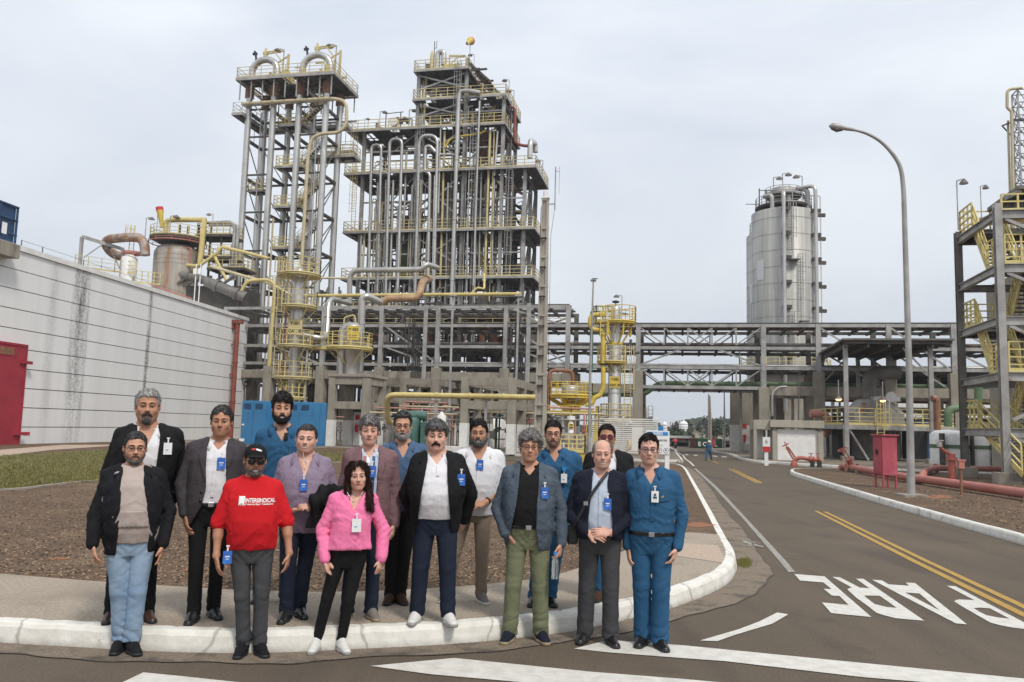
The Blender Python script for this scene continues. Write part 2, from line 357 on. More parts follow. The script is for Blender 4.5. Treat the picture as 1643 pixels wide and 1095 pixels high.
zt = lambda P, z: [Vector((p[0], p[1], z)) for p in P]
far_edge = [G(1040, 747, .15), G(800, 740, .15), G(700, 733, .15), G(565, 715, .15), G(300, 700, .15), G(60, 708, .15), G(-500, 730, .15)]
isl = MB(); isl.poly(zt(inner, KH)+zt(far_edge, KH)); tagit(isl.build('gravel_bed', M['gravel']), kind='structure')
sb = cat_rom(gpts([(-700, 860), (-300, 895), (0, 921), (165, 934), (400, 948), (560, 950), (700, 944), (800, 936), (900, 921), (1000, 885), (1060, 862), (1100, 855), (1149, 858)], KH), 5)
n_end = min(range(len(inner)), key=lambda i: (inner[i]-Vector((sb[-1].x, sb[-1].y, 0))).length)
sw = MB(); sw.poly(zt(inner[:n_end+1], KH+.004)+zt(list(reversed(sb)), KH+.004)); tagit(sw.build('sidewalk', M['sidewalk']), kind='structure')
mat('sidewalk_pale', (.48, .37, .28), .92, 0, col2=(.36, .275, .21), scale=30, bump=.4, bscale=60)
o = MB(); o.poly(gpts([(1093, 872), (1152, 875), (1163, 897), (1158, 903), (1090, 893), (1060, 890)], KH+.008)); tagit(o.build('sidewalk_slab', M['sidewalk_pale']), kind='structure')
gr = [(-500, 815), (0, 787), (80, 779), (150, 772), (300, 763), (420, 753), (500, 747), (545, 742), (556, 737), (548, 731), (500, 727), (300, 721), (160, 722), (0, 731), (-500, 757)]
GRP = gpts(gr, KH+.006); o = MB(); o.poly(GRP); tagit(o.build('lawn', M['grass']), kind='structure')
# thin concrete edging between lawn and gravel
o = MB(); q = cat_rom(gpts(gr[:8], KH+.01), 4)
for a, b in zip(q[:-1], q[1:]): o.beam(a, b, .1, .05)
tagit(o.build('lawn_edging', M['concrete']), kind='structure')
o = MB(); o.poly(gpts([(-500, 758), (0, 732), (80, 722.5), (160, 717), (200, 714), (100, 714), (0, 722), (-500, 740)], KH+.01)); tagit(o.build('path', M['sidewalk_pale']), kind='structure')
# gutter strip round the kerb
gi = zt(mk, .004); wd = []
for i, p in enumerate(mk):
 f = i/len(mk); wd.append(.26 if f < .45 else (.26+.14*min(1, (f-.45)/.13)))
go = []
for i, p in enumerate(mk):
 t = (mk[min(i+1, len(mk)-1)]-mk[max(i-1, 0)]).normalized(); go.append(p+Vector((t.y, -t.x, 0))*(wd[i]+.03*math.sin(i*.35)+.012*math.sin(i*1.1)))
o = MB(); n = len(mk); o.add(gi+zt(go, .004), [(i+1, i, n+i, n+i+1) for i in range(n-1)]); tagit(o.build('gutter', M['gutter']), kind='structure')
o = MB(); rs_ = random.Random(4); g2_ = [p+(q-p).normalized()*((q-p).length+.012+.012*math.sin(p.x*3)**2) for p, q in zip(gi, go)]; o.add(zt(go, .007)+zt(g2_, .007), [(i+1, i, n+i, n+i+1) for i in range(n-1)]); tagit(o.build('gutter_joint', M['joint']), kind='structure')
# right hand island
r1 = [(2400, 1122), (1800, 927), (1643, 876), (1560, 852), (1480, 829), (1400, 805), (1340, 786), (1290, 770), (1272, 764), (1267, 760), (1272, 757.5), (1290, 756.5), (1327, 757), (1420, 760), (1700, 770)]
r1k = cat_rom(gpts(r1), 5); kerb(r1k, side=-1)
o = MB(); o.poly(zt(offset(r1k, -.14), KH)+[Vector((60, 40, KH)), Vector((60, 14, KH))]); tagit(o.build('gravel_bed', M['gravel']), kind='structure')
r2 = [(1142, 722), (1146, 726.5), (1169, 731), (1188, 738), (1211, 743), (1243, 745), (1279, 748), (1316, 750), (1347, 752), (1430, 757), (1700, 767)]
r2k = cat_rom(gpts(r2), 5); kerb(r2k, side=1)
o = MB(); o.poly(zt(offset(r2k, .14), KH)+[Vector((70, 48, KH)), Vector((70, 95, KH)), Vector((30, 95, KH)), Vector((24, 88, KH))]); tagit(o.build('plant_yard', M['pad']), kind='structure')
# plant yard on the left side of the road
pk = cat_rom(gpts([(1073, 720), (1079, 724), (1085, 733), (1091, 742), (1087, 742), (1030, 741), (803, 731), (565, 723), (511, 719)]), 4)
kerb(pk, side=1)
o = MB(); o.poly(zt(offset(pk, .12), KH+.003)+[Vector((-22.5, 54, KH+.003)), Vector((-40, 110, KH+.003)), Vector((8, 110, KH+.003))]); tagit(o.build('plant_yard', M['pad']), kind='structure')

# painted markings
def marking(name, polys, m, z=.006):
 o = MB()
 for p in polys:
  if isinstance(p[0][0], (list, tuple)): o.poly([[G(u, v, z) for u, v in lp] for lp in p])
  else: o.poly([G(u, v, z) for u, v in p])
 return tagit(o.build(name, M[m]), kind='structure')
A = lambda L: [(1260+x/8.215, 900+y/8.215) for x, y in L]
B = lambda L: [(1443+x/8.215, 900+y/8.215) for x, y in L]
marking('road_letter', [A([(118, 175), (518, 207), (1135, 742), (605, 690), (483, 550), (835, 582), (715, 465), (612, 458), (505, 370), (612, 375), (500, 285), (195, 262)])], 'road_white')
marking('road_letter', [[A([(620, 212), (718, 218), (985, 355), (1105, 360), (932, 237), (1030, 238), (1833, 790), (1640, 775), (1450, 755), (1290, 715), (1200, 685), (1080, 590), (940, 490), (840, 400), (818, 372), (875, 352)]),
       A([(1040, 458), (1245, 462), (1470, 622), (1340, 610), (1180, 572), (1110, 520), (1060, 480)])]], 'road_white')
marking('road_letter', [[A([(1145, 250), (1270, 258), (1365, 312), (1633, 330), (1588, 288), (1708, 293), (2396, 838), (2248, 825), (1503, 440)]), A([(1578, 418), (1768, 432), (2033, 655)])]], 'road_white')
marking('road_letter', [[B([(625, 330), (738, 335), (1200, 580), (1640, 810), (1850, 922), (1640, 898), (1490, 880), (1330, 850), (1200, 815), (1050, 730), (850, 615), (725, 538), (740, 520), (790, 510), (990, 520)]),
       B([(980, 625), (1060, 617), (1195, 628), (1455, 765), (1300, 748), (1150, 718), (1060, 675)])]], 'road_white')
marking('road_stripe', [[(594, 1068.7), (729, 1056), (948, 1078), (1100, 1090), (1320, 1110), (1320, 1150), (1050, 1122), (839, 1095), (691, 1082)]], 'road_white')
marking('road_stripe', [[(921, 1041), (977, 1027), (1100, 1036), (1384, 1064), (1643, 1089), (1800, 1105), (1800, 1128), (1480, 1094.5), (1387, 1087), (1163, 1061), (1100, 1056.5), (977, 1047)]], 'road_white')
marking('road_stripe', [[(150, 1117), (230, 1079), (300, 1086), (440, 1101), (600, 1125), (420, 1140)]], 'road_white')
marking('road_dash', [[(1123, 1028), (1186, 1009.6), (1219, 997), (1247, 983), (1265, 986), (1239, 1001), (1179, 1019), (1151, 1029)]], 'road_white')
marking('road_edge_line', [[(1113, 752), (1145, 782), (1189, 829), (1250, 900), (1265, 918), (1276, 918), (1260, 899), (1194, 828), (1150, 781), (1117, 752)]], 'road_white_worn')
marking('road_scrape', [[(1192, 867), (1225, 877), (1224, 879), (1191, 870)], [(1198, 876), (1210, 871), (1212, 872), (1202, 877)], [(1204, 868), (1220, 872), (1220, 873), (1204, 869)]], 'road_white_worn', .01)
marking('road_centre_line', [[(1306, 820), (1312, 820), (1471.6, 900), (1643, 983), (2000, 1157), (2000, 1172), (1643, 990.7), (1460, 900)], [(1320, 821), (1327, 821.5), (1491, 900), (1643, 970), (2000, 1135), (2000, 1144), (1643, 977), (1480.7, 900)]], 'road_yellow')
marking('road_centre_line', [[(1168, 752.4), (1170.5, 752.4), (1217, 775), (1213, 775.3)], [(1175, 753), (1177.5, 753), (1223.5, 775), (1219.5, 775.5)]], 'road_yellow')
marking('road_centre_line', [[(1136, 737.5), (1138, 737.5), (1154, 744), (1151.5, 744.2)]], 'road_yellow')
marking('road_crossing_dash', [[(1060+a/5.473, 700+b/5.473), (1060+c/5.473, 700+d/5.473), (1060+c/5.473, 700+(d+6)/5.473), (1060+a/5.473, 700+(b+6)/5.473)] for a, b, c, d in ((215, 160, 243, 162), (290, 164, 327, 166), (458, 172, 497, 175), (538, 177, 578, 180))], 'road_white')
marking('road_stripe', [[(1082.3, 721), (1086.5, 725), (1091, 729.5), (1093, 729.5), (1088, 725), (1084, 721)], [(1094.5, 730), (1098, 736.5), (1105, 741), (1112, 748), (1115, 748), (1107.5, 741), (1100.5, 736.5), (1096.5, 730)]], 'road_white')
def kerb_cracks():
 m = M['kerb']; t = m.node_tree; b = t.nodes['Principled BSDF']; N = t.nodes.new; L = t.links.new; src = b.inputs['Base Color'].links[0].from_socket
 g = N('ShaderNodeNewGeometry'); n = N('ShaderNodeTexNoise'); n.inputs['Scale'].default_value = 6; L(g.outputs['Position'], n.inputs[0]); ad = N('ShaderNodeVectorMath'); ad.operation = 'MULTIPLY_ADD'; ad.inputs[1].default_value = (.14, .14, .14); L(n.outputs['Color'], ad.inputs[0]); L(g.outputs['Position'], ad.inputs[2])
 mp = N('ShaderNodeMapping'); mp.inputs['Scale'].default_value = (.6, .3, .2); L(ad.outputs[0], mp.inputs[0]); v = N('ShaderNodeTexVoronoi'); v.feature = 'DISTANCE_TO_EDGE'; v.inputs['Scale'].default_value = 1.1; L(mp.outputs[0], v.inputs[0])
 r = N('ShaderNodeMapRange'); r.inputs[1].default_value = .009; r.inputs[2].default_value = .003; r.inputs[3].default_value = 0; r.inputs[4].default_value = .5; L(v.outputs[0], r.inputs[0]); x = N('ShaderNodeMix'); x.data_type = 'RGBA'; L(r.outputs[0], x.inputs[0]); L(src, x.inputs[6]); x.inputs[7].default_value = (.2, .17, .13, 1)
 s = N('ShaderNodeSeparateXYZ'); L(g.outputs['Position'], s.inputs[0]); n2 = N('ShaderNodeTexNoise'); n2.inputs['Scale'].default_value = 14; n2.inputs['Detail'].default_value = 5; L(g.outputs['Position'], n2.inputs[0])
 r2 = N('ShaderNodeMapRange'); r2.inputs[1].default_value = .055; r2.inputs[2].default_value = -.01; L(s.outputs[2], r2.inputs[0]); mu = N('ShaderNodeMath'); mu.operation = 'MULTIPLY'; L(r2.outputs[0], mu.inputs[0]); L(n2.outputs[0], mu.inputs[1]); y = N('ShaderNodeMix'); y.data_type = 'RGBA'; L(mu.outputs[0], y.inputs[0]); L(x.outputs[2], y.inputs[6]); y.inputs[7].default_value = (.12, .095, .07, 1); L(y.outputs[2], b.inputs['Base Color'])
kerb_cracks()
# loose stones in the gravel beds
st = MB(); rnd = random.Random(3)
ICO = [(0, 0, 1), (.9, 0, .2), (.28, .85, .2), (-.72, .52, .2), (-.72, -.52, .2), (.28, -.85, .2), (0, 0, -.5)]
IF = [(0, 1, 2), (0, 2, 3), (0, 3, 4), (0, 4, 5), (0, 5, 1), (6, 2, 1), (6, 3, 2), (6, 4, 3), (6, 5, 4), (6, 1, 5)]
def stones(n, quad, smin, smax, power=1):
 for i in range(n):
  a, b = rnd.random(), rnd.random()**power; p = quad(a, b)
  if p is None: continue
  s = rnd.uniform(smin, smax); ca = rnd.uniform(0, 6.28); k = rnd.uniform(.6, 1.1); st.m = rnd.randrange(3)
  st.add([(p.x+s*(x*math.cos(ca)-y*math.sin(ca)*k), p.y+s*(x*math.sin(ca)+y*math.cos(ca)*k), p.z+s*z*.7) for x, y, z in ICO], IF)
sbx = [(p.x, p.y) for p in sb]
def q1(a, b):
 v = 948-(948-765)*b; u = -40+(1100+40)*a; p = G(u, v, KH)
 d = min(sbx, key=lambda t: (t[0]-p.x)**2)
 if p.y < d[1]+.06 or (u > 1020 and v > 850-((u-1020)*-.1)) or p.x > 9 or u > 1075+ (v-750)*.45: return None
 return p
stones(13000, q1, .008, .024)
def q2(a, b):
 v = 860-95*b; u = 1290+(1680-1290)*a; p = G(u, v, KH)
 if v > 764+(u-1290)*.272-8: return None
 return p
stones(1500, q2, .02, .04)
mat('stone_a', (.15, .095, .058), .95); mat('stone_b', (.33, .225, .145), .95); mat('stone_c', (.05, .035, .025), .95)
tagit(st.build('loose_gravel', [M['stone_a'], M['stone_b'], M['stone_c']]), kind='stuff', label='loose brown stones scattered over the gravel beds')
# grass tufts on the lawn
gt = MB(); rnd = random.Random(5)
for i in range(26000):
 u = rnd.uniform(-20, 556); top = 731 if u < 0 else max(722, 731-u*.05); lo = 787-u*.083 if u < 500 else 742-(u-545)*.3
 v = rnd.uniform(top, lo-1); p = G(u, v, KH+.006); gt.m = rnd.randrange(3)
 h = rnd.uniform(.03, .08); a = rnd.uniform(0, 3.14); w_ = .012; lx, ly = rnd.uniform(-.03, .03), rnd.uniform(-.03, .03)
 gt.add([(p.x-w_*math.cos(a), p.y-w_*math.sin(a), p.z), (p.x+w_*math.cos(a), p.y+w_*math.sin(a), p.z), (p.x+lx, p.y+ly, p.z+h)], [(0, 1, 2)])
mat('blade_a', (.15, .14, .032), .9); mat('blade_b', (.26, .20, .08), .9); mat('blade_c', (.08, .09, .02), .9)
for i in range(160):    # weed at the kerb corner
 p = G(1194+rnd.gauss(0, 5), 905+rnd.gauss(0, 3), .004); h = rnd.uniform(.02, .07); a = rnd.uniform(0, 3.14)
 gt.add([(p.x-.01, p.y, p.z), (p.x+.01, p.y, p.z), (p.x+rnd.uniform(-.04, .04), p.y, p.z+h)], [(0, 1, 2)])
tagit(gt.build('grass_blades', [M['blade_a'], M['blade_b'], M['blade_c']]), kind='stuff', label='short patchy green and straw grass on the lawn')
# bare red earth patches
o = MB()
for cx, cy, rx, ry in ((1505, 797, 22, 3), (1120, 842, 24, 4), (95, 896, 18, 2), (300, 915, 14, 2), (95, 760, 10, 1)):
 o.poly([G(cx+rx*math.cos(a)*(1+.3*math.sin(3*a)+.25*math.sin(7*a+cx)), cy+ry*math.sin(a), KH+.004) for a in [i*math.pi/8 for i in range(16)]])
tagit(o.build('bare_earth', M['earth']), kind='structure')
# ================================================================ PLANT
def thing(name, label, cat, F, group=None):
 return empty(name, label, cat, F.o, F.yaw, group)
def part(root, name, m, fn, **kw):
 o = MB(); fn(o)
 if 1 < len(o.a) < 120 and name not in ('ribs', 'rib', 'step', 'slats', 'band', 'louvre_screen', 'tread', 'end_wall', 'shell', 'louvre', 'flag'):
  g = o.split()
  if 1 < len(g) <= 45:
   r = [q.build(name, M[m], root, **kw) for q in g]; return r[0]
 return o.build(name, M[m], root, **kw)
def text_mesh(name, s, size, m, parent, loc, rot, bold=0.0, align='CENTER', extrude=.004, sx=1):
 c = bpy.data.curves.new(name, 'FONT'); c.body = s; c.size = size; c.align_x = align; c.align_y = 'CENTER'; c.extrude = extrude; c.offset = bold
 t = bpy.data.objects.new(name, c); COL.objects.link(t); dg = bpy.context.evaluated_depsgraph_get(); me = bpy.data.meshes.new_from_object(t.evaluated_get(dg))
 bpy.data.objects.remove(t); o = link(name, me, M[m], parent); o.location = loc; o.rotation_euler = rot; o.scale = (sx, 1, 1); return o
FR = (R(90), 0, 0)
# ---------------------------------------------------------------- long white precast building on the left
CG = G(386, 706.5); P0 = G(30, 717.5); dv = (P0-CG); dv.z = 0
BA = math.atan2(dv.y, dv.x)                # direction from the far corner towards the camera
BLD = Frame(CG, 0); BLD.e1 = Vector((math.cos(BA), math.sin(BA), 0)); BLD.e2 = Vector((-math.sin(BA), math.cos(BA), 0)); BLD.yaw = BA
# facing side is towards +X world; e2 (90 deg left of e1) points to +X as e1 heads to the camera
BH = BLD.P(200, 455, 0)[1]
bH = sum(BLD.P(u, v, 0)[1] for u, v in ((10, 400), (200, 456), (380, 508)))/3
m = bpy.data.materials.new('precast'); m.use_nodes = True; M['precast'] = m; t = m.node_tree; b = t.nodes['Principled BSDF']; N = t.nodes.new; L = t.links.new
b.inputs['Roughness'].default_value = .85
tc = N('ShaderNodeTexCoord'); sp = N('ShaderNodeSeparateXYZ'); L(tc.outputs['Object'], sp.inputs[0])
def _noise(sc, vec, dt=6, ro=.65):
 n = N('ShaderNodeTexNoise'); n.inputs['Scale'].default_value = sc; n.inputs['Detail'].default_value = dt; n.inputs['Roughness'].default_value = ro; L(vec, n.inputs[0]); return n.outputs[0]
def _math(op, a, b2=None, c=None):
 n = N('ShaderNodeMath'); n.operation = op
 for i, x in enumerate((a, b2, c)):
  if x is None: continue
  if isinstance(x, (int, float)): n.inputs[i].default_value = x
  else: L(x, n.inputs[i])
 return n.outputs[0]
mpv = N('ShaderNodeMapping'); mpv.inputs['Scale'].default_value = (1, 1, .13); L(tc.outputs['Object'], mpv.inputs[0])
base = N('ShaderNodeMix'); base.data_type = 'RGBA'; base.inputs[6].default_value = (.78, .775, .765, 1); base.inputs[7].default_value = (.70, .69, .67, 1)
r1_ = N('ShaderNodeMapRange'); r1_.inputs[1].default_value = .4; r1_.inputs[2].default_value = .75; L(_noise(.9, mpv.outputs[0]), r1_.inputs[0]); L(r1_.outputs[0], base.inputs[0])
streak = _noise(2.2, mpv.outputs[0], 8, .7); fine = _noise(6, tc.outputs['Object'], 6, .7)
stain = None
sA, sB, sC = BLD.P(128, 500, 0)[0], BLD.P(238, 540, 0)[0], BLD.P(85, 480, 0)[0]
for sc_, wd_, am in ((sA, .85, 1.0), (sB, .28, 1.3), (sC, .5, .35), (BLD.P(374, 600, 0)[0], .25, .5), (BLD.P(140, 500, 0)[0], .28, .7)):
 dlt = _math('ABSOLUTE', _math('SUBTRACT', sp.outputs[0], sc_)); f = _math('SUBTRACT', 1.0, _math('DIVIDE', dlt, wd_)); f = _math('MAXIMUM', f, 0); f = _math('MULTIPLY', _math('POWER', f, .6), am)
 stain = f if stain is None else _math('MAXIMUM', stain, f)
k = _math('MULTIPLY', stain, _math('ADD', _math('MULTIPLY', _math('SUBTRACT', streak, .40), 3.2), _math('MULTIPLY', _math('SUBTRACT', fine, .45), 2.5)))
low = N('ShaderNodeMapRange'); low.inputs[1].default_value = .5; low.inputs[2].default_value = 4; low.inputs[3].default_value = .45; low.inputs[4].default_value = 1; L(sp.outputs[2], low.inputs[0])
k = _math('MULTIPLY', k, low.outputs[0]); cl = N('ShaderNodeClamp'); cl.inputs[2].default_value = .88; L(k, cl.inputs[0])
sm = N('ShaderNodeMix'); sm.data_type = 'RGBA'; L(cl.outputs[0], sm.inputs[0]); L(base.outputs[2], sm.inputs[6]); sm.inputs[7].default_value = (.085, .08, .07, 1); L(sm.outputs[2], b.inputs['Base Color'])
bd = thing('storage_building', 'long white precast panel building with black water stains', 'building', BLD)
Lw = 46; rows = 10; ph = bH/rows
wl = MB(); joints = [0.0, 1.6]+[1.6+(Lw-1.6)*i/4 for i in range(1, 5)]
joints = [0.0, BLD.P(371, 600, 0)[0], sB, BLD.P(145, 450, 0)[0], BLD.P(60, 450, 0)[0]+3, Lw]
for a, c in zip(joints[:-1], joints[1:]):
 for r_ in range(rows): wl.b2((a+.006, -.16, r_*ph+.045), (c-.006, 0, (r_+1)*ph))
wl.build('wall', M['precast'], bd)
o = MB(); o.b2((.02, -14, 0), (Lw, -.1, bH-.05)); o.build('wall_core', M['dark'], bd)
o = MB(); o.b2((-.05, -.26, bH+.02), (Lw, .1, bH+.3)); o.b2((-.05, -14, bH+.02), (Lw, -.3, bH+.22)); o.build('parapet_cap', M['concrete'] if 0 else M['white_paint'], bd)
o = MB()
for r_ in range(rows):
 for j in range(14): o.b2((-.14, -.03-j, r_*ph+.04), (0.0, -1.0-j, (r_+1)*ph))
o.build('end_wall', M['precast'], bd)
# gate
g0, g1 = BLD.P(31, 640, 0)[0], BLD.P(31, 640, 0)[0]+5.0; gz = BLD.P(36, 557, 0)[1]
gt_ = MB(); gt_.b2((g0+.1, .05, .12), (g1, .22, gz))
gd = gt_.build('gate', M['red_gate'], bd)
o = MB(); o.b2((g0, .02, .05), (g0+.1, .26, gz+.05)); o.b2((g0, .02, gz), (g1, .26, gz+.12)); o.build('frame', M['red_gate'], gd)
for zz in (gz*.83, gz*.12):
 o = MB(); o.b2((g0-.35, .2, zz), (g0+.5, .34, zz+.16)); o.build('hinge', M['red_gate'], gd)
o = MB(); o.b2((g0+1.0, .225, gz*.9), (g0+2.1, .245, gz*.97)); o.build('nameplate', M['rust'], gd)
# small red plate on wall
o = MB(); q = BLD.P(42, 696, 0); o.b2((q[0]-.25, .003, q[1]-.07), (q[0]+.25, .03, q[1]+.09)); o.build('plate', M['red'], bd)
for v in (396,):
 q = BLD.P(12, 405, 0); o = MB(); o.b2((q[0], .12, q[1]-.35), (q[0]+6, .7, q[1]+.35)); tagit(o.build('roof_duct', M['concrete'], bd))
# lightning wire
o = MB(); pts = [(s, .05, bH+.32+.45*abs(math.cos(i*math.pi/2))) for i, s in enumerate([BLD.P(u, 480, 0)[0] for u in (300, 210, 128, 60, 25)])]
for a in pts: o.beam((a[0], a[1], bH+.3), (a[0], a[1], bH+.62), .035)
for a, c in zip(pts[:-1], pts[1:]): o.beam((a[0], a[1], bH+.6), (c[0], c[1], bH+.6), .015)
o.build('lightning_wire', M['steel_dark'], bd)
# drain pipe
q = BLD.W(BLD.P(375, 620, .4)[0], .4, 0); DP = Frame((q.x, q.y), 0); h = D(384, 515, DP.o.y).z
dp = thing('drain_pipe', 'rusty red drain pipe standing at the white building corner', 'pipe', DP)
part(dp, 'pipe', 'red_drain', lambda o: o.pipe([(0, 0, 0), (0, 0, h-.25)], .2, n=12, flanges=4.5))
part(dp, 'top_flange', 'red_drain', lambda o: (o.box((0, 0, h-.1), (.85, .5, .3)), o.box((-.35, 0, h-.45), (.2, .35, .5))))
for zf in (.28, .55, .8): part(dp, 'bracket', 'red_drain', lambda o: o.box((-.3, 0, h*zf), (.5, .12, .1)))
# blue container on the roof
s0_, z0_ = BLD.P(21, 394, -1.2); z1_ = BLD.P(21, 330, -1.2)[1]
bx = empty('rooftop_tank_box', 'dark blue steel panel box on the white building roof', 'box', BLD.W(s0_, -1.2, z0_-.3), BLD.yaw); hh = z1_-z0_+.3
part(bx, 'panel', 'blue_dark', lambda o: (o.b2((0, -3, 0), (9, 0, hh)), [o.b2((-.1, -.1, z_), (9, .12, z_+.1)) for z_ in (hh-.1, hh*.66, hh*.33)], [o.b2((x_, 0, 0), (x_+.1, .1, hh)) for x_ in (-.1, 1.2, 2.4)]), bevel=.02)
part(bx, 'label_plate', 'white', lambda o: o.b2((.75, .12, hh*.3), (1.1, .15, hh*.55)))

# ---------------------------------------------------------------- steel tube tower (left)
LT = Frame(D(455, 640, 78), 12)
lt = thing('column_tower', 'left tower of eight tall stainless columns topped by two pipe arches', 'tower', LT)
TB = 3.2
Ls = [LT.P(u, 425, 0)[0] for u in (383.7, 424, 466, 510)]
zt_ = LT.P(460, 129, 0)[1]; zb = LT.P(460, 134, 0)[1]
def zl(F, u, v, t=0): return F.P(u, v, t)[1]
for t in (0, TB):
 for i, s in enumerate(Ls):
  part(lt, 'column', 'stainless', lambda o: (o.tube([(s, t, 0), (s, t, zt_-1.6)], .31, 16), [o.tube([(s, t, z), (s, t, z+.05)], .325, 16) for z in np.arange(3, zt_-3, 2.4)]))
  part(lt, 'bellows', 'rust', lambda o: o.lathe([(.31, zt_-1.7)]+[(r_, zt_-1.6+k_*.12) for k_ in range(10) for r_ in ((.48, .36)[k_ % 2],)]+[(.31, zt_-.35)], (s, t, 0), 14))
# top deck
x0, x1 = LT.P(380, 129, -1.4)[0], LT.P(536, 117, -1.4)[0]
# caged ladder on the left
def ladder(root, s, t, z0, z1, m='yellow_pale', w=.45, cage=True, face=-1):
 o = MB()
 for k in (-1, 1): o.beam((s+k*w/2, t, z0), (s+k*w/2, t, z1), .05)
 z = z0+.3
 while z < z1: o.beam((s-w/2, t, z), (s+w/2, t, z), .03); z += .3
 if cage:
  z = z0+2.2
  while z < z1:
   o.tube([(s+.4*math.cos(a), t+face*.4+face*.35*math.sin(a), z) for a in np.linspace(0, math.pi, 7)], .022, 4, False); z += .9
  for a in np.linspace(0, math.pi, 5): o.beam((s+.4*math.cos(a), t+face*.4+face*.35*math.sin(a), z0+2.2), (s+.4*math.cos(a), t+face*.4+face*.35*math.sin(a), z1), .03)
 return o.build('ladder', M[m], root)
DKR = random.Random(2)
def deck(root, x0, x1, y0, y1, z, joist=1.0, m='deck', edge='galv', eh=.28, nm='deck'):
 o = MB(); nx, ny = max(1, int((x1-x0)/1.1)), max(1, int((y1-y0)/1.1))
 for i_ in range(nx):
  for j_ in range(ny):
   if nx*ny > 12 and DKR.random() < .13: continue
   o.b2((x0+.05+(x1-x0-.1)*i_/nx, y0+.05+(y1-y0-.1)*j_/ny, z-.05), (x0+.05+(x1-x0-.1)*(i_+.985)/nx, y0+.05+(y1-y0-.1)*(j_+.985)/ny, z))
 x = x0+joist/2
 while x < x1: o.b2((x, y0+.08, z-.22), (x+.07, y1-.08, z-.062)); x += joist
 y = y0+joist*1.5
 while y < y1-.3: o.b2((x0+.1, y, z-.30), (x1-.1, y+.12, z-.225)); y += joist*2
 d = o.build(nm, M[m], root)
 o = MB(); t = .09
 o.b2((x0, y0-t, z-eh), (x1, y0, z+.02)); o.b2((x0, y1, z-eh), (x1, y1+t, z+.02)); o.b2((x0-t, y0-t, z-eh), (x0, y1+t, z+.02)); o.b2((x1, y0-t, z-eh), (x1+t, y1+t, z+.02))
 o.build('edge_beam', M[edge], d); return d
def rails(d, x0, x1, y0, y1, z, m='yellow_pale', sides='fblr', **kw):
 o = MB(); C = {'f': [(x0, y0, z), (x1, y0, z)], 'b': [(x0, y1, z), (x1, y1, z)], 'l': [(x0, y0, z), (x0, y1, z)], 'r': [(x1, y0, z), (x1, y1, z)]}
 for c in sides: o.rail(C[c], **kw)
 o.build('railing', M[m], d)
def stair(root, a, b, w, wd, m='yellow_pale', n=10, treadm='deck', rail=True, st=.16, name='stair'):
 a, b, wd = Vector(a), Vector(b), Vector(wd); o = MB()
 for k in (-1, 1): o.beam(a+wd*k*w/2, b+wd*k*w/2, .05, st*1.4)
 sto = o.build(name, M[m], root); o = MB(); d = (b-a); hd = Vector((d.x, d.y, 0)).normalized()
 for i in range(n): p = a+d*((i+.5)/n); o.beam(p-wd*w/2*.97, p+wd*w/2*.97, .25, .03)
 o.build('tread', M[treadm], sto)
 if rail:
  o = MB()
  for k in (-1, 1):
   for hz in (.35, .7, 1.05): o.beam(a+wd*k*w/2+Vector((0, 0, hz)), b+wd*k*w/2+Vector((0, 0, hz)), .045)
   for i in range(5): p = a+d*(i/4)+wd*k*w/2; o.beam(p, p+Vector((0, 0, 1.05)), .05)
  o.build('railing', M[m], sto)
 return sto
d = deck(lt, x0, x1, -1.4, TB+1.2, zt_-.1, 1.1); rails(d, x0, x1, -1.4, TB+1.2, zt_-.1)

# hangers and truss under the deck
zh = zt_-2.3
for t in (-1.2, TB+1.2):
 def f(o):
  for s in np.linspace(x0+.3, x1-.3, 9): o.beam((s, t, zt_-.4), (s, t, zh if t < 0 else zh+.4), .1)
  o.beam((x0+.3, t+.8, zh-.25), (x1-.3, t+.8, zh-.25), .12, .2)
  for s in Ls[:-1]: o.beam((s+.4, t+.6, zh+.1), (s+1.9, t+.6, zh-1.3), .12)
 part(lt, 'hanger_frame', 'galv', f)
# frame beams
Lz = [zl(LT, 424, v) for v in (222, 283, 343, 405, 465, 520, 575)]+[5.2]
for z in [zl(LT, 424, 178)]+Lz:
 def f(o):
  for s in Ls: o.beam((s, -.2, z-.1), (s, TB+.2, z-.1), .22, .28)
  o.beam((Ls[0]-.2, .0, z+.16), (Ls[1]+.2, .0, z+.16), .14, .16); o.beam((Ls[2]-.2, 0, z+.14), (Ls[3]+.2, 0, z+.14), .14, .16)
  o.beam((Ls[0], TB, z), (Ls[3], TB, z), .16, .2)
 part(lt, 'frame_beam', 'steel_dark', f)
# landings and stairs between column 2 and 3
zc = (Ls[1]+Ls[2])/2
for i, v in enumerate((207, 272, 335, 400, 462)):
 z = zl(LT, 445, v, 1.8)-.1; z2 = z-2.0
 d = deck(lt, Ls[1]+.3, Ls[2]+.3, .6, 1.9, z, .8, eh=.2); rails(d, Ls[1]+.3, Ls[2]+.3, .6, 1.9, z, 'yellow_rail', sp=.7)
 nz_ = z+ (zl(LT, 445, 207, 1.8)-zl(LT, 445, 272, 1.8))
 stair(lt, (Ls[2]-.4, 1.2, z), (Ls[2]+1.9, 1.2, (z+nz_)/2), .7, (0, 1, 0), 'white_paint' if i % 2 else 'yellow_pale', 10)
 stair(lt, (Ls[2]+1.9, 2.1, (z+nz_)/2), (Ls[2]-.4, 2.1, nz_), .7, (0, 1, 0), 'white_paint', 10)
 stair(lt, (Ls[2]-.3, 1.0, z-2.1), (Ls[1]+.9, 1.0, z-.05), .6, (0, 1, 0), 'steel_dark', 8, rail=False)
 if i in (1, 3):
  d = deck(lt, Ls[0]-.1, Ls[0]+1.5, 1.0, 2.3, z-1.6-.6*i, .8, eh=.2); rails(d, Ls[0]-.1, Ls[0]+1.5, 1.0, 2.3, z-1.6-.6*i, 'yellow_rail', sp=.7)
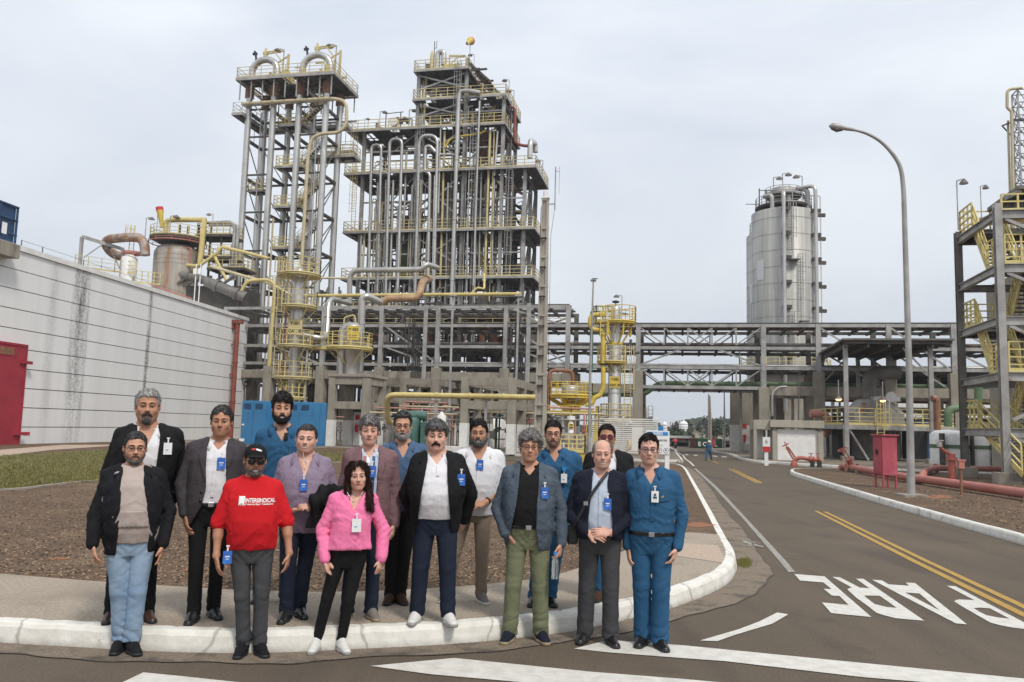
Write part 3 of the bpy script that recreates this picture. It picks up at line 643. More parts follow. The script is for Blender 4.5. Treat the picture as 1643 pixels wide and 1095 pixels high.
# side and rear walkways at the upper level
zw = zl(LT, 385, 183, -.6); xw = LT.P(377, 183, -.5)[0]
d = deck(lt, xw, xw+1.0, -.9, TB+1.5, zw, 1.2, eh=.25); rails(d, xw, xw+1.0, -.9, TB+1.5, zw, 'white_paint')
d = deck(lt, xw+1.1, Ls[3]+.6, TB+.6, TB+1.5, zw, 1.2, eh=.25); rails(d, xw+1.1, Ls[3]+.6, TB+.6, TB+1.5, zw, 'white_paint', sides='f')
zw2 = zl(LT, 530, 252, TB); d = deck(lt, Ls[2], Ls[3]+1.9, TB-.4, TB+1.3, zw2, 1.2, eh=.25); rails(d, Ls[2], Ls[3]+1.9, TB-.4, TB+1.3, zw2)
# arches
for (ua, ub, vt, lab) in ((404.5, 445, 90, 0), (485, 530, 84, 0)):
 sa, sb_ = LT.P(ua, 118, .0)[0], LT.P(ub, 112, .0)[0]; cx = (sa+sb_)/2; rr = (sb_-sa)/2; za = zl(LT, (ua+ub)/2, vt+6, 0)-rr
 za = zt_+1.0
 pts = [(sa, 0, zt_-.2), (sa, 0, za)]+[(cx-rr*math.cos(a), 0, za+rr*.95*math.sin(a)) for a in np.linspace(.12, math.pi-.12, 14)]+[(sb_, 0, za), (sb_, 0, zt_-.2)]
 part(lt, 'pipe_arch', 'stainless', lambda o: (o.tube(pts, .33, 16), [o.tube([pts[i], Vector(pts[i])*.93+Vector(pts[i+1])*.07], .35, 16) for i in range(2, 15, 2)]))
 def f(o):
  c = (cx, 0, za+rr*.95+.3); o.tube([c, (cx, 0, c[2]+.9)], [.18, .1], 8); o.box((cx, 0, c[2]+.35), (.5, .3, .3)); o.pipe([(cx, 0, c[2]+.5), (cx+.9, 0, c[2]+.55), (cx+1.9, 0, c[2]-.7), (cx+2, 0, zt_)], .07, n=6)
  o.beam((cx+2.2, .6, zt_), (cx+2.2, .6, zt_+3.0), .2); o.beam((cx+2.3, .6, zt_+2.9), (cx+.9, .6, zt_+2.1), .12); o.beam((cx-.2, .6, c[2]+.6), (cx+1.7, .6, c[2]+.8), .12)
  for k in range(7): o.box((cx-rr*.6+k*.32, 1.6, zt_+.7), (.2, .5, 1.0+.4*(k % 3)))
 part(lt, 'relief_valve', 'yellow_pale', f)
 part(lt, 'antenna', 'black', lambda o: (o.beam((cx-1.0, .2, za+rr*.8), (cx-1.35, .2, za+rr*.8+1.3), .16), o.box((cx-1.0, .2, za+rr*.8+.4), (.5, .1, .1)), o.box((cx-1.3, .2, za+rr*.8+1.0), (.5, .12, .25))))
rq = random.Random(12)
def f(o):
 for k in range(16):
  s_ = rq.uniform(x0+.5, x1-.5); t_ = rq.uniform(-.8, TB+.6); h_ = rq.uniform(.5, 1.5)
  o.pipe([(s_, t_, zt_), (s_, t_, zt_+h_), (s_+rq.uniform(-1.2, 1.2), t_, zt_+h_)], rq.uniform(.04, .1), n=6); o.box((s_+.3, t_, zt_+h_*.4), (.3, .3, h_*.8))
part(lt, 'valve_skid', 'yellow_pale', f)
for k in range(3): o = MB(); z_ = zt_-.1; o.rail([(x0+.6+k*.2, .6+k*1.4, z_), (x1-.6, .6+k*1.4, z_)], sp=.9); o.build('inner_railing', M['yellow_pale'], lt)
for a_, b_ in zip(Lz[:-1], Lz[1:]): part(lt, 'cross_brace', 'steel_mid', lambda o: (o.beam((Ls[0], TB, a_), (Ls[1], TB, b_), .08), o.beam((Ls[3], TB, a_), (Ls[2], TB, b_), .08), o.beam((Ls[0], 0, a_), (Ls[0], TB, b_), .08), o.beam((Ls[3], 0, b_), (Ls[3], TB, a_), .08)))
# cream pipe with return bend
q = [(388, 167), (534, 158), (556, 163), (556, 200), (545, 213), (515, 215), (500, 222), (494, 250), (484, 425)]
pp = [LT.P(u, v, -.75) for u, v in q]; pp[0] = (pp[0][0], zl(LT, 388, 167, -.75))
part(lt, 'return_pipe', 'cream_pipe', lambda o: o.pipe([(s, -.75, z) for s, z in pp], .17, bend=1.0, n=12, seg=7))
for u in (503,): part(lt, 'drain_line', 'stainless_dull', lambda o: o.tube([(LT.P(508, 215, -.3)[0], -.3, zl(LT, 508, 215)), (LT.P(508, 215, -.3)[0], -.3, 4)], .06, 6))
for k, (s, t) in enumerate(((Ls[0]+1, .7), (Ls[0]+1.3, 2.4), (Ls[2]+1.1, 2.6), (Ls[2]+1.5, .6), (Ls[1]+.7, 2.8), (Ls[1]+.5, .3), (Ls[2]+.7, 1.5), (Ls[0]+.6, 2.9), (Ls[1]+1.9, 2.9), (Ls[2]+2.0, 2.2))):
 part(lt, 'riser_pipe', ['stainless_dull', 'steel_mid', 'cream_pipe'][k % 3], lambda o: o.tube([(s, t, 3), (s, t, zt_-3-k*2.2)], .07+.02*(k % 2), 7))
def f(o):
 for s, t in ((Ls[0]-.3, 1.0), (Ls[3]+.6, 2.5)):
  o.pipe([(s, t, 16+s*.1), (s, t, zt_-6), (s+.5, t, zt_-6), (s+.5, t, zt_-3)], .03, n=5)
part(lt, 'instrument_line', 'steel_mid', f)
# lamps on poles: one little builder, copies afterwards
def flood_master():
 r0 = empty('platform_lamp', 'x', 'lamp');
 o = MB(); o.tube([(0, 0, 0), (0, 0, 1.9)], .035, 6); o.beam((0, 0, 1.88), (.28, 0, 1.95), .05); o.build('pole', M['galv'], r0)
 o = MB(); o.lathe([(.05, .16), (.1, .13), (.24, 0), (.25, -.04)], (.42, 0, 1.82), 12); o.build('lamp_head', M['lamp_head'], r0)
 o = MB(); o.lathe([(.001, 0), (.23, -.02)], (.42, 0, 1.80), 12); o.build('lamp_glass', M['lamp_glass'], r0); return r0
FL = None; nlamp = [0]
def lamp(u, v_top, y, h, label, flip=1, vb=None):
 global FL
 if FL is None: FL = flood_master(); o = FL
 else: o = copy_tree(FL)
 p = D(u, v_top, y); sc = h/1.9; o.location = (p.x, p.y, p.z-h); w_ = sc*(.62 if y < 55 else 1); o.scale = (w_*flip, w_, sc)
 o['label'] = label; o['group'] = 'small lamps on poles over the plant platforms'; return o
LW_ = {}
def lt_y(s, t): return LT.W(s, t, 0).y
lamp(456, 80, lt_y(Ls[1]+2, 1), 3.0, 'small pole lamp beside the left pipe arch on the left tower', -1)
lamp(540, 73, lt_y(Ls[3]+.5, 1), 3.2, 'small pole lamp beside the right pipe arch on the left tower', -1)
# bridge between the towers
MT = Frame(D(738, 640, 84), 12)
mt = thing('process_tower', 'tall grey steel frame tower with many decks and vertical pipes', 'tower', MT)
Ms = [MT.P(u, 443, 0)[0] for u in (575, 660, 738.6, 801, 838.6)]; MD = 6.3
Z = {k: zl(MT, u, v) for k, u, v in (('A', 700, 117), ('B', 720, 162), ('C', 690, 208), ('D', 700, 277), ('E', 700, 372), ('F', 740, 447), ('G', 700, 503), ('H', 700, 560))}
tops = [Z['C']+.3, Z['A']+.5, zl(MT, 754, 94), Z['B']+.3, Z['D']+.3]
for i, s in enumerate(Ms):
 for t in (0, MD/2, MD):
  if t == MD/2 and i in (0, 1, 2): continue
  top = tops[i]-(0 if t == 0 else .6)
  def f(o):
   o.ibeam((s, t, 0), (s, t, top), .36, .34, up=(0, 1, 0), t=.05); o.beam((s+.05, t, 0), (s+.05, t, top), .05, .2)
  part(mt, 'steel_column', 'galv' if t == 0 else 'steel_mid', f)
ext = {'A': (1, 2), 'B': (1, 3), 'C': (0, 3), 'D': (0, 4), 'E': (0, 4), 'F': (0, 4), 'G': (0, 4), 'H': (0, 4)}
for k, (i, j) in ext.items():
 z = Z[k]; a, c = Ms[i]-.25, Ms[j]+.35
 if k == 'C': a -= 1.4
 if k == 'D': a -= 1.5;
 if k in 'EF': a -= 1.3
 if k in 'DEF': c += .9
 d = deck(mt, a, c, -.9, MD+.6, z, 1.3, eh=.21, edge='galv')
 if k in 'GH': continue
 rails(d, a, c, -.9, MD+.6, z, 'yellow_pale', sp=1.2, t=.055)
 part(mt, 'cross_beam', 'steel_dark', lambda o: [o.beam((s, 0, z-.62), (s, MD, z-.62), .25, .35) for s in Ms[i:j+1]])
def brace(o, s0, s1, t0, t1, z0, z1, w=.16):
 o.beam((s0, t0, z0), (s1, t1, z1), w); o.beam((s1, t0+.03, z0), (s0, t1+.03, z1), w)
# X braces
lv = ['H', 'G', 'F', 'E', 'D', 'C', 'B', 'A']
for n_, (a, c) in enumerate(zip(lv[:-1], lv[1:])):
 z0, z1 = Z[a]+.1, Z[c]-.4; zm_ = (z0+z1)/2+.3
 for t_ in (0, MD/2, MD):
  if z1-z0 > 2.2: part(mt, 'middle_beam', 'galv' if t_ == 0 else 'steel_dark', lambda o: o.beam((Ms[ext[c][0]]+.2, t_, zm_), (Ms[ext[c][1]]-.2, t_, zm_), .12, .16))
 if c in 'GFEDC': part(mt, 'front_brace', 'steel_mid', lambda o: brace(o, Ms[2]+.2, Ms[3]-.2, .2, .2, z0, zm_, .09)); part(mt, 'front_brace', 'galv', lambda o: (o.beam((Ms[0]+.2, .15, z0), (Ms[1]-.2, .15, z1), .1)))
 def f(o):
  o.beam((Ms[1]+.2, -.26, z0+1.2), (Ms[2]-.2, -.26, z1), .15); o.beam((Ms[2]-.2, -.31, z0+1.2), (Ms[1]+.2, -.31, z1), .15)
 part(mt, 'front_brace', 'galv', f)
 def f(o):
  j = ext[c][1]; s = Ms[j]
  brace(o, s, s, .2, MD/2, z0, z1); brace(o, s, s, MD/2, MD, z0, z1); brace(o, Ms[1], Ms[2], MD, MD, z0, z1, .14)
  if c in 'EFGD': brace(o, Ms[0], Ms[1], MD, MD, z0, z1, .14); brace(o, Ms[2], Ms[3], MD/2, MD/2, z0, z1, .14)
 part(mt, 'side_brace', 'steel_mid', f)
# sloping roof truss on the right of the top
tq = zl(MT, 754, 96)
def f(o):
 for t in (0, 3, 6):
  o.beam((Ms[2], t, tq-.2-.0), (Ms[2]+2.6+.1*t, t+.3, Z['B']+1.9), .2, .25)
  o.beam((Ms[2]+.3, t, Z['A']), (Ms[2]+2.2, t, Z['A']+.05), .18)
 for k in range(9): q = k/8; o.beam((Ms[2]+2.6*q, 0, tq-.1+(Z['B']+1.9-tq)*q), (Ms[2]+2.6*q+.3, 6, tq-.1+(Z['B']+1.9-tq)*q), .1)
part(mt, 'monorail_truss', 'steel_dark', f)
part(mt, 'hoist_plate', 'rust', lambda o: [o.beam((Ms[2]+.5, 1+k*.9, Z['A']-.3), (Ms[2]+1.9, 1+k*.9, Z['B']+1.2), .5, .08) for k in range(3)])
z6 = lambda x, y: (540+x/2.669, 50+y/2.669)
def fp(root, F, t, q, r, m, name='riser_pipe', bend=None, n=10, fl=0, off=(0, 0)):
 pts = []
 for e in q:
  s, z = F.P(e[0], e[1], t if len(e) < 3 else e[2]); pts.append((s, t if len(e) < 3 else e[2], z))
 return part(root, name, m, lambda o: o.pipe(pts, r, bend=bend, n=n, flanges=fl))
Z6 = lambda L: [z6(*p) for p in L]
# arched vent loops in front
for xs, ap, xb, rr in (((150, 192), 488, (131, 168), .15), ((228, 281), 463, (205, 255), .17), ((355, 433), 447, (330, 410), .19)):
 fp(mt, MT, -.9, Z6([(xb[0], 1330), (xs[0], ap), (xs[1], ap), (xb[1], 1330)]), rr, 'stainless', 'vent_loop', bend=1.3, n=12, fl=6)
fp(mt, MT, -.8, Z6([(385, 1330), (400, 640), (400, 612), (378, 600), (381, 495), (400, 492), (425, 520)]), .19, 'stainless', 'vent_loop', bend=.7, n=12, fl=5)
fp(mt, MT, -1.2, Z6([(486, 1330), (523, 300), (528, 258), (560, 255), (616, 264)]), .23, 'stainless', 'vent_pipe', bend=2.2, n=12, fl=7)
fp(mt, MT, -1.0, Z6([(528, 300), (522, 530), (445, 528)]), .12, 'stainless', 'vent_pipe', bend=.3)
for x0_, y0_, x1_, y1_, r_, m_, t_ in ((613, 300, 577, 1330, .11, 'stainless', -1.1), (600, 620, 588, 1330, .08, 'stainless', -1.0), (447, 385, 436, 780, .09, 'stainless', -.8), (567, 640, 553, 1330, .09, 'stainless', -.7),
  (658, 425, 634, 1050, .13, 'yellow_pale', -.4), (463, 430, 443, 1100, .13, 'yellow_pale', -.4), (362, 640, 343, 1050, .13, 'cream_pipe', -.5), (385, 190, 372, 400, .14, 'yellow_pale', .6), (372, 215, 360, 420, .10, 'yellow_pale', .6),
  (120, 860, 112, 1020, .13, 'cream_pipe', -.5), (108, 800, 100, 1100, .10, 'stainless', -.5), (178, 650, 160, 1330, .14, 'stainless', -.4), (243, 640, 222, 1330, .14, 'stainless', -.4), (300, 520, 285, 900, .12, 'stainless_dull', -.3), (212, 640, 196, 1330, .10, 'stainless', -.6),
  (395, 790, 378, 1050, .12, 'cream_pipe', -.7), (478, 650, 462, 1330, .12, 'stainless_dull', -.4), (513, 640, 500, 1330, .14, 'stainless', -.5), (620, 600, 608, 1100, .10, 'stainless_dull', -.2), (690, 430, 676, 620, .11, 'stainless', -.3), (675, 630, 664, 1080, .10, 'stainless_dull', -.3),
  (640, 640, 628, 1330, .09, 'steel_mid', -.2), (420, 620, 405, 1330, .08, 'stainless', -1.0), (750, 300, 745, 560, .1, 'steel_mid', 3), (325, 660, 305, 1330, .12, 'galv', -.5), (262, 760, 250, 1330, .10, 'stainless', -.3)):
 fp(mt, MT, t_, [z6(x0_, y0_), z6(x1_, y1_)], r_, m_, 'riser_pipe', n=8, fl=5)
for dx in (0, 12): fp(mt, MT, 1.2, [z6(284+dx, 850), z6(276+dx, 1060)], .2, 'green', 'green_riser')
fp(mt, MT, -.5, Z6([(465, 500), (485, 462), (540, 450), (615, 440), (640, 425)]), .11, 'yellow', 'yellow_line', bend=.7)
rq = random.Random(99)
for k in range(34):    # thin bright lines crowding the front face
 s = rq.uniform(Ms[0]+.2, Ms[3]+2.2); t = rq.choice((-.5, -.3, .3, .8, 1.6)); zmax = Z['D'] if s < Ms[1] or s > Ms[3] else rq.choice((Z['B'], Z['C'], Z['D'])); z0_ = rq.choice((5, Z['G'], Z['F'])); z1_ = zmax-rq.uniform(.3, 4)
 part(mt, 'small_line', rq.choice(('stainless', 'galv', 'stainless_dull', 'cream_pipe', 'yellow_pale', 'galv')), lambda o: o.pipe([(s, t, z0_), (s, t, z1_), (s+rq.uniform(-.9, .9), t, z1_), (s+rq.uniform(-.9, .9), t+.8, z1_+.01)], rq.choice((.035, .05, .07)), n=6))
for s_, a_, b_ in ((Ms[1]+.7, 'F', 'C'), (Ms[2]+1.2, 'E', 'C'), (Ms[3]+1.0, 'F', 'D'), (Ms[2]-.8, 'C', 'A'), (Ms[0]+2.6, 'G', 'E')): ladder(mt, s_, -.35, Z[a_], Z[b_]+.9, 'galv')
# inside vessels
for u0, v0, v1, r_, t_ in ((477, 690, 1100, 1.0, 3.5), (435, 215, 275, .8, 3), (430, 315, 400, .85, 3), (300, 800, 900, .5, 3), (630, 430, 560, .5, 3.5), (615, 650, 1000, .6, 4.5)):
 a, c = z6(u0, v0), z6(u0, v1); s, z1_ = MT.P(a[0], a[1], t_); _, z0_ = MT.P(c[0], c[1], t_)
 part(mt, 'vessel', 'stainless_dull' if r_ != .5 else 'rust', lambda o: (o.lathe([(.01, z1_+r_*.5), (r_*.6, z1_+r_*.4), (r_, z1_), (r_, z0_), (r_*.6, z0_-r_*.4)], (s, t_, 0), 20), [o.lathe([(r_*1.04, z_), (r_*1.04, z_+.1)], (s, t_, 0), 20) for z_ in np.arange(z0_, z1_, 2.0)]))
rn = random.Random(11); inner_m = ['steel_dark', 'steel_mid', 'rust', 'stainless_dull', 'dark', 'cream_pipe', 'steel_dark', 'steel_mid']
for k in range(74):
 s = rn.uniform(Ms[0]+.3, Ms[4]-.2); t = rn.uniform(.6, MD-.4); zmax = Z['C'] if s < Ms[3] else Z['D']
 if s < Ms[1]: zmax = Z['D'] if rn.random() < .7 else Z['C']
 z0_ = rn.uniform(4, 14); z1_ = rn.uniform(z0_+5, zmax-1)
 part(mt, 'inner_pipe', inner_m[k % 8], lambda o: o.pipe([(s, t, z0_), (s, t, z1_), (s+rn.uniform(-1.5, 1.5), t, z1_), (s+rn.uniform(-1.5, 1.5), t+.5, z1_+rn.uniform(-.5, 2))], rn.uniform(.06, .17), n=7, flanges=4))
# equipment clutter on each deck
for k, (i, j) in ext.items():
 if k in 'GH': continue
 def f(o):
  for _ in range(26):
   s = rn.uniform(Ms[i]+.3, Ms[j]-.3); t = rn.uniform(.3, MD-1); h_ = rn.uniform(.3, 1.7); c = rn.random()
   if c < .4: o.tube([(s, t, Z[k]), (s, t, Z[k]+h_)], rn.uniform(.06, .22), 8)
   elif c < .7: o.box((s, t, Z[k]+h_/2), (rn.uniform(.2, .6), rn.uniform(.2, .6), h_))
   else: o.pipe([(s, t, Z[k]), (s, t, Z[k]+h_), (s+rn.uniform(-1.5, 1.5), t, Z[k]+h_)], .07, n=6)
 part(mt, 'deck_equipment', ['stainless_dull', 'steel_mid', 'steel_dark'][ord(k) % 3], f)
 def f(o):
  for _ in range(9):
   s = rn.uniform(Ms[i]+.3, Ms[j]-.8); t = rn.uniform(.2, 3); zz = Z[k]-rn.uniform(.7, 2.6); o.pipe([(s, t, zz), (min(Ms[j], s+rn.uniform(1.5, 5)), t, zz)], rn.uniform(.05, .12), n=6)
 part(mt, 'ceiling_pipes', ['steel_dark', 'rust', 'steel_mid'][(ord(k)+1) % 3], f)
for (ax, ay, bx_, by) in ((570, 860, 640, 1040), (700, 300, 640, 400), (640, 590, 570, 700)):
 a = z6(ax, ay); c = z6(bx_, by); a = MT.P(*a, 1.8); c = MT.P(*c, 1.8); stair(mt, (c[0], 1.8, c[1]), (a[0], 1.8, a[1]), .8, (0, 1, 0), 'yellow_pale', 9)
# D deck right end equipment and pipes
fp(mt, MT, 1.0, Z6([(740, 325), (765, 330), (762, 480), (800, 492), (830, 492)]), .16, 'red_drain', 'rusty_line', bend=.6)
fp(mt, MT, -.2, [z6(828, 545), z6(830, 470), (z6(850, 480)[0], z6(850, 480)[1], 3), (z6(852, 520)[0], z6(852, 520)[1], 3)], .28, 'stainless', 'elbow_pipe', bend=.6, n=12)
fp(mt, MT, 1.0, Z6([(750, 640), (765, 680), (800, 700)]), .16, 'rust', 'rusty_line', bend=.6)
# top equipment
za = Z['A']
part(mt, 'exhaust_pipe', 'stainless', lambda o: o.pipe([(Ms[1]+1.7, 1, za), (Ms[1]+1.7, 1, za+2.8), (Ms[1]+2.4, 1, za+2.8), (Ms[1]+2.4, 1, za+1.3)], .3, bend=.5, n=12))
part(mt, 'vent_stack', 'yellow_pale', lambda o: (o.tube([(Ms[1]+1.1, .8, za), (Ms[1]+1.1, .8, za+2.3), (Ms[1]+1.1, .8, za+2.9)], [.22, .22, .08], 8), o.beam((Ms[1]+.4, .8, za), (Ms[1]+.4, .8, za+1.6), .1)))
part(mt, 'jib_crane', 'yellow_pale', lambda o: (o.beam((Ms[1]+3.2, .5, za), (Ms[1]+3.2, .5, za+2.1), .14), o.beam((Ms[1]+3.2, .5, za+2.05), (Ms[1]+5.0, .5, za+1.9), .12, .2), o.beam((Ms[1]+3.2, .5, za+1.0), (Ms[1]+4.2, .5, za+1.9), .08)))
part(mt, 'lightning_rod', 'steel_dark', lambda o: (o.beam((Ms[1]+1.35, .8, za), (Ms[1]+1.35, .8, za+4.0), .07), o.beam((Ms[1]+1.6, .8, za+3.2), (Ms[1]+1.6, .8, za+4.0), .05), o.beam((Ms[1]+1.35, .8, za+3.2), (Ms[1]+1.6, .8, za+3.2), .05)))
part(mt, 'valve_cluster', 'yellow_rail', lambda o: [o.box((Ms[1]+2.5+.35*k_, .3, za+.5+.2*(k_ % 2)), (.25, .4, .7)) for k_ in range(6)])
zc_ = Z['C']
part(mt, 'fan_unit', 'white_paint', lambda o: (o.tube([(Ms[0]+3.2, .4, zc_+1.1), (Ms[0]+3.2, .0, zc_+1.1)], .5, 16), o.box((Ms[0]+3.2, .6, zc_+.4), (.5, .4, .8))))
part(mt, 'davit_frame', 'steel_dark', lambda o: (o.beam((Ms[0]+2.2, .4, zc_), (Ms[0]+2.2, .4, zc_+2.2), .09), o.beam((Ms[0]+2.2, .4, zc_+2.2), (Ms[0]+4.2, .4, zc_+2.3), .07), o.beam((Ms[0]+3.9, .4, zc_), (Ms[0]+3.9, .4, zc_+2.3), .09), [o.box((Ms[0]+3.0+.4*k_, .8, zc_+1.4+.2*(k_ % 2)), (.4, .3, .5)) for k_ in range(5)]))
ladder(mt, Ms[0]-.75, -.3, Z['E'], Z['D']+.9); ladder(mt, Ms[0]-.9, -.3, Z['D'], Z['C'])
# windsocks: wind bag on a pole
def windsock(u, v, y, h, label, droop, m2='red', m1='yellow', sc=1.0):
 p = D(u, v, y); r0 = empty('windsock', label, 'windsock', (p.x, p.y, p.z-h))
 o = MB(); o.beam((0, 0, 0), (0, 0, h), .05*sc); o.build('pole', M['galv'], r0)
 d = Vector(droop).normalized(); Ln = Vector(droop).length
 pts = [Vector((.1, 0, h))+d*Ln*k/5+Vector((0, 0, -.05*k*k*.2*Ln)) for k in range(6)]; r_ = [.34*sc, .33*sc, .27*sc, .22*sc, .18*sc, .15*sc]
 o = MB(); o.tube(pts[1:], r_[1:], 12, False); sk = o.build('sock', M[m1], r0); o = MB(); o.tube(pts[:2], r_[:2], 12, False); o.build('red_mouth', M[m2], sk)
 return r0
windsock(754.5, 66, MT.W(Ms[2], 0, 0).y, 3.0, 'yellow windsock at the very top of the process tower', (-.35, -.8, -.45), sc=1.3)
lamp(761, 88, MT.W(Ms[2]+.6, 1, 0).y, 2.0, 'small lamp on the process tower top beside its windsock', -1)
for (x, y, h_, tx, fl) in ((740, 210, 1.6, 'third', 1), (760, 255, 1.9, 'fourth', 1)):
 u, v = z6(x, y); lamp(u, v, 88, h_*1.5, 'small lamp at the right edge of the second deck, %s' % ('upper left of the pair' if x == 740 else 'lower right of the pair'), -1)
u, v = z6(187, 345); lamp(u, v, MT.W(Ms[0]+1, 3, 0).y, 2.4, 'small lamp over the lower left roof deck, nearer its left corner', 1)
u, v = z6(312, 338); lamp(u, v, MT.W(Ms[0]+4, 3, 0).y, 2.6, 'small lamp over the lower left roof deck, next to the white fan', 1)
u, v = z6(122, 375); lamp(u, v, MT.W(Ms[0], 0, 0).y-1, 1.6, 'round lamp at the left end of the lower left roof deck', 1)
u, v = z6(884, 555); lamp(u, v, MT.W(Ms[4], 6, 0).y, 2.6, 'small lamp at the far right corner of the process tower', -1)
BR = Frame(MT.o, 12); zb_ = zl(MT, 552, 243, 1)
br = thing('tower_bridge', 'railed steel walkway bridging the gap between the two towers', 'walkway', MT)
xa, xb_ = MT.P(527, 240, 1.5)[0], Ms[0]-1.8
d = deck(br, xa, xb_, 1.0, 2.2, zb_, 1.0, eh=.3); rails(d, xa, xb_, 1.0, 2.2, zb_, 'white_paint', sides='fb')
# ---------------------------------------------------------------- pipe rack
RK = Frame(G(1022, 727), 12); RT = 5.0
rk = thing('pipe_rack', 'long grey steel pipe rack spanning the road on concrete piers', 'pipe rack', RK)
cu = [360, 434, 518, 611, 702, 811, 911, 1024, 1225, 1313, 1426, 1530, 1660]
cs = [RK.P(u, 560)[0] for u in cu]
zr = [RK.P(811, v)[1] for v in (587, 557, 523, 493)]; zr_r = [RK.P(1125, v)[1] for v in (590, 556, 524)]
zlo = RK.P(1125, 622)[1]; zcon = RK.P(1024, 594)[1]
for i, s in enumerate(cs):
 ztop = zr[3] if i <= 6 else zr[2]+.0
 for t in (0, RT):
  if i == 8: zc0 = RK.P(1225, 622)[1]
  else: zc0 = zcon
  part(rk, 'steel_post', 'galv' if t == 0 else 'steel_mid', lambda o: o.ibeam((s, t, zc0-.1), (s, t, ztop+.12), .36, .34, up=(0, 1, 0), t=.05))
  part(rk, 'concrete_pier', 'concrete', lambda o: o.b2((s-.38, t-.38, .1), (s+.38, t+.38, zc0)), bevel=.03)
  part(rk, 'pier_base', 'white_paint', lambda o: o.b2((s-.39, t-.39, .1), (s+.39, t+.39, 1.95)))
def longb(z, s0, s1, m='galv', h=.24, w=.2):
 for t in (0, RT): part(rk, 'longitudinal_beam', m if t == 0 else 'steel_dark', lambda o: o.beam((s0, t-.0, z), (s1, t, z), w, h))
for z in zr[:3]: longb(z, cs[0], cs[-1])
longb(zr[3], cs[0], cs[6]+.2)
for z in zr[:3]+[zr[3]]:
 send = cs[6] if z == zr[3] else cs[-1]
 def f(o):
  s = cs[0]
  while s < send: o.beam((s, .15, z-.1), (s, RT-.15, z-.1), .16, .22); s += 1.3
 part(rk, 'cross_beam', 'steel_dark', f)
rr2 = random.Random(21)
for z in zr:
 send = cs[6] if z == zr[3] else cs[-1]+4
 for k in range(7):
  t = .5+k*.62; r_ = rr2.choice((.06, .09, .12, .16)); m_ = rr2.choice(('steel_mid', 'steel_dark', 'rust', 'stainless_dull', 'steel_dark', 'dark')); a = cs[0]-2+rr2.random()*8 if rr2.random() < .6 else cs[4]
  if z == zr[3] and k % 2: continue
  if z in zr[:2] and k in (2, 5): continue
  part(rk, 'rack_pipe', m_, lambda o: o.tube([(a, t, z+.13+r_), (send, t, z+.13+r_)], r_, 8))
def f(o):
 for a, c in zip(cs[:6], cs[1:7]):
  if cs.index(a) % 2 == 0: continue
  o.beam((a+.2, -.02, zr[1]), (c-.2, -.02, zr[0]), .12)
 for i in (5, 3): o.beam((cs[i+1]-.1, -.02, zr[0]+.2), (cs[i]+.3, -.02, zr[2]), .14); o.beam((cs[i]+.2, RT, zr[0]+.2), (cs[i+1], RT, zr[1]), .12); o.beam((cs[i]+.2, RT, zr[2]), (cs[i+1], RT, zr[3]), .12)
part(rk, 'diagonal_brace', 'galv', f)
part(rk, 'diagonal_brace', 'galv', lambda o: (o.beam((cs[6]-.2, 0, zr[2]), (cs[5]+.2, 0, zr[3]-.1), .12), o.beam((cs[7]+.2, 0, zr[0]+.2), (cs[7]+3.3, 0, zr[1]-.1), .12), o.beam((cs[8]-.2, 0, zr[0]+.2), (cs[8]-3.3, 0, zr[1]-.1), .12)))
for i in (9, 10, 11): part(rk, 'diagonal_brace', 'galv', lambda o: (o.beam((cs[i]+.2, 0, zr[2]-.2), (cs[i+1]-.2, 0, zr[1]-1.5), .12), o.beam((cs[i]+.2, .03, zr[1]-.2), (cs[i+1]-.2, .03, zr[0]-1.5), .12)))
# trusses over the road
for (z0, z1) in ((zr_r[1], zr_r[2]), (zlo, zr_r[0])):
 for t in (0, RT):
  n = 5; a, c = cs[7]+.2, cs[8]-.2; z1m = z1-.12; z0p = z0+.12
  def f(o):
   for i in range(n):
    x0_, x1_ = a+(c-a)*i/n, a+(c-a)*(i+1)/n
    if i < n/2-.5: o.beam((x0_, t, z1m), (x1_, t, z0p), .09)
    elif i > n/2-.5: o.beam((x0_, t, z0p), (x1_, t, z1m), .09)
    else: o.beam((x0_, t, z1m), (x1_, t, z0p), .09); o.beam((x0_, t+.02, z0p), (x1_, t+.02, z1m), .09)
    o.beam((x1_, t, z0p), (x1_, t, z1m), .1)
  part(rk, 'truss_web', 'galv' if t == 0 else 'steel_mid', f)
for t in (0, RT): part(rk, 'truss_chord', 'galv', lambda o: o.beam((cs[7]+.3, t, zlo), (cs[8]-.3, t, zlo), .2, .25))
part(rk, 'truss_floor', 'steel_dark', lambda o: ([o.beam((cs[7]+.3+k*1.2, .1, zlo-.1), (cs[7]+.3+k*1.2, RT-.1, zlo-.1), .12, .16) for k in range(int((cs[8]-cs[7])/1.2))], o.b2((cs[7]+.4, 1.0, zlo-.02), (cs[8]-.4, RT-.6, zlo+.03))))
part(rk, 'green_pipe', 'green', lambda o: o.pipe([(cs[7]-6, 1.0, zlo-.6), (cs[7]+.5, 1.0, zlo-.6), (cs[7]+1.5, 1.0, zlo+.35), (cs[-1]+6, 1.0, zlo+.35)], .2, n=10, flanges=6))
for i in (0, 1, 2, 3, 4, 5, 6):
 if i < 6: part(rk, 'concrete_beam', 'concrete', lambda o: (o.b2((cs[i]+.4, -.3, zcon-1.05), (cs[i+1]-.4, .3, zcon-.35)), o.b2((cs[i]+.4, RT-.3, zcon-1.2), (cs[i+1]-.4, RT+.3, zcon-.2))), bevel=.02)
 part(rk, 'concrete_beam', 'concrete', lambda o: o.b2((cs[i]-.3, .4, zcon-.9), (cs[i]+.3, RT-.4, zcon-.2)))
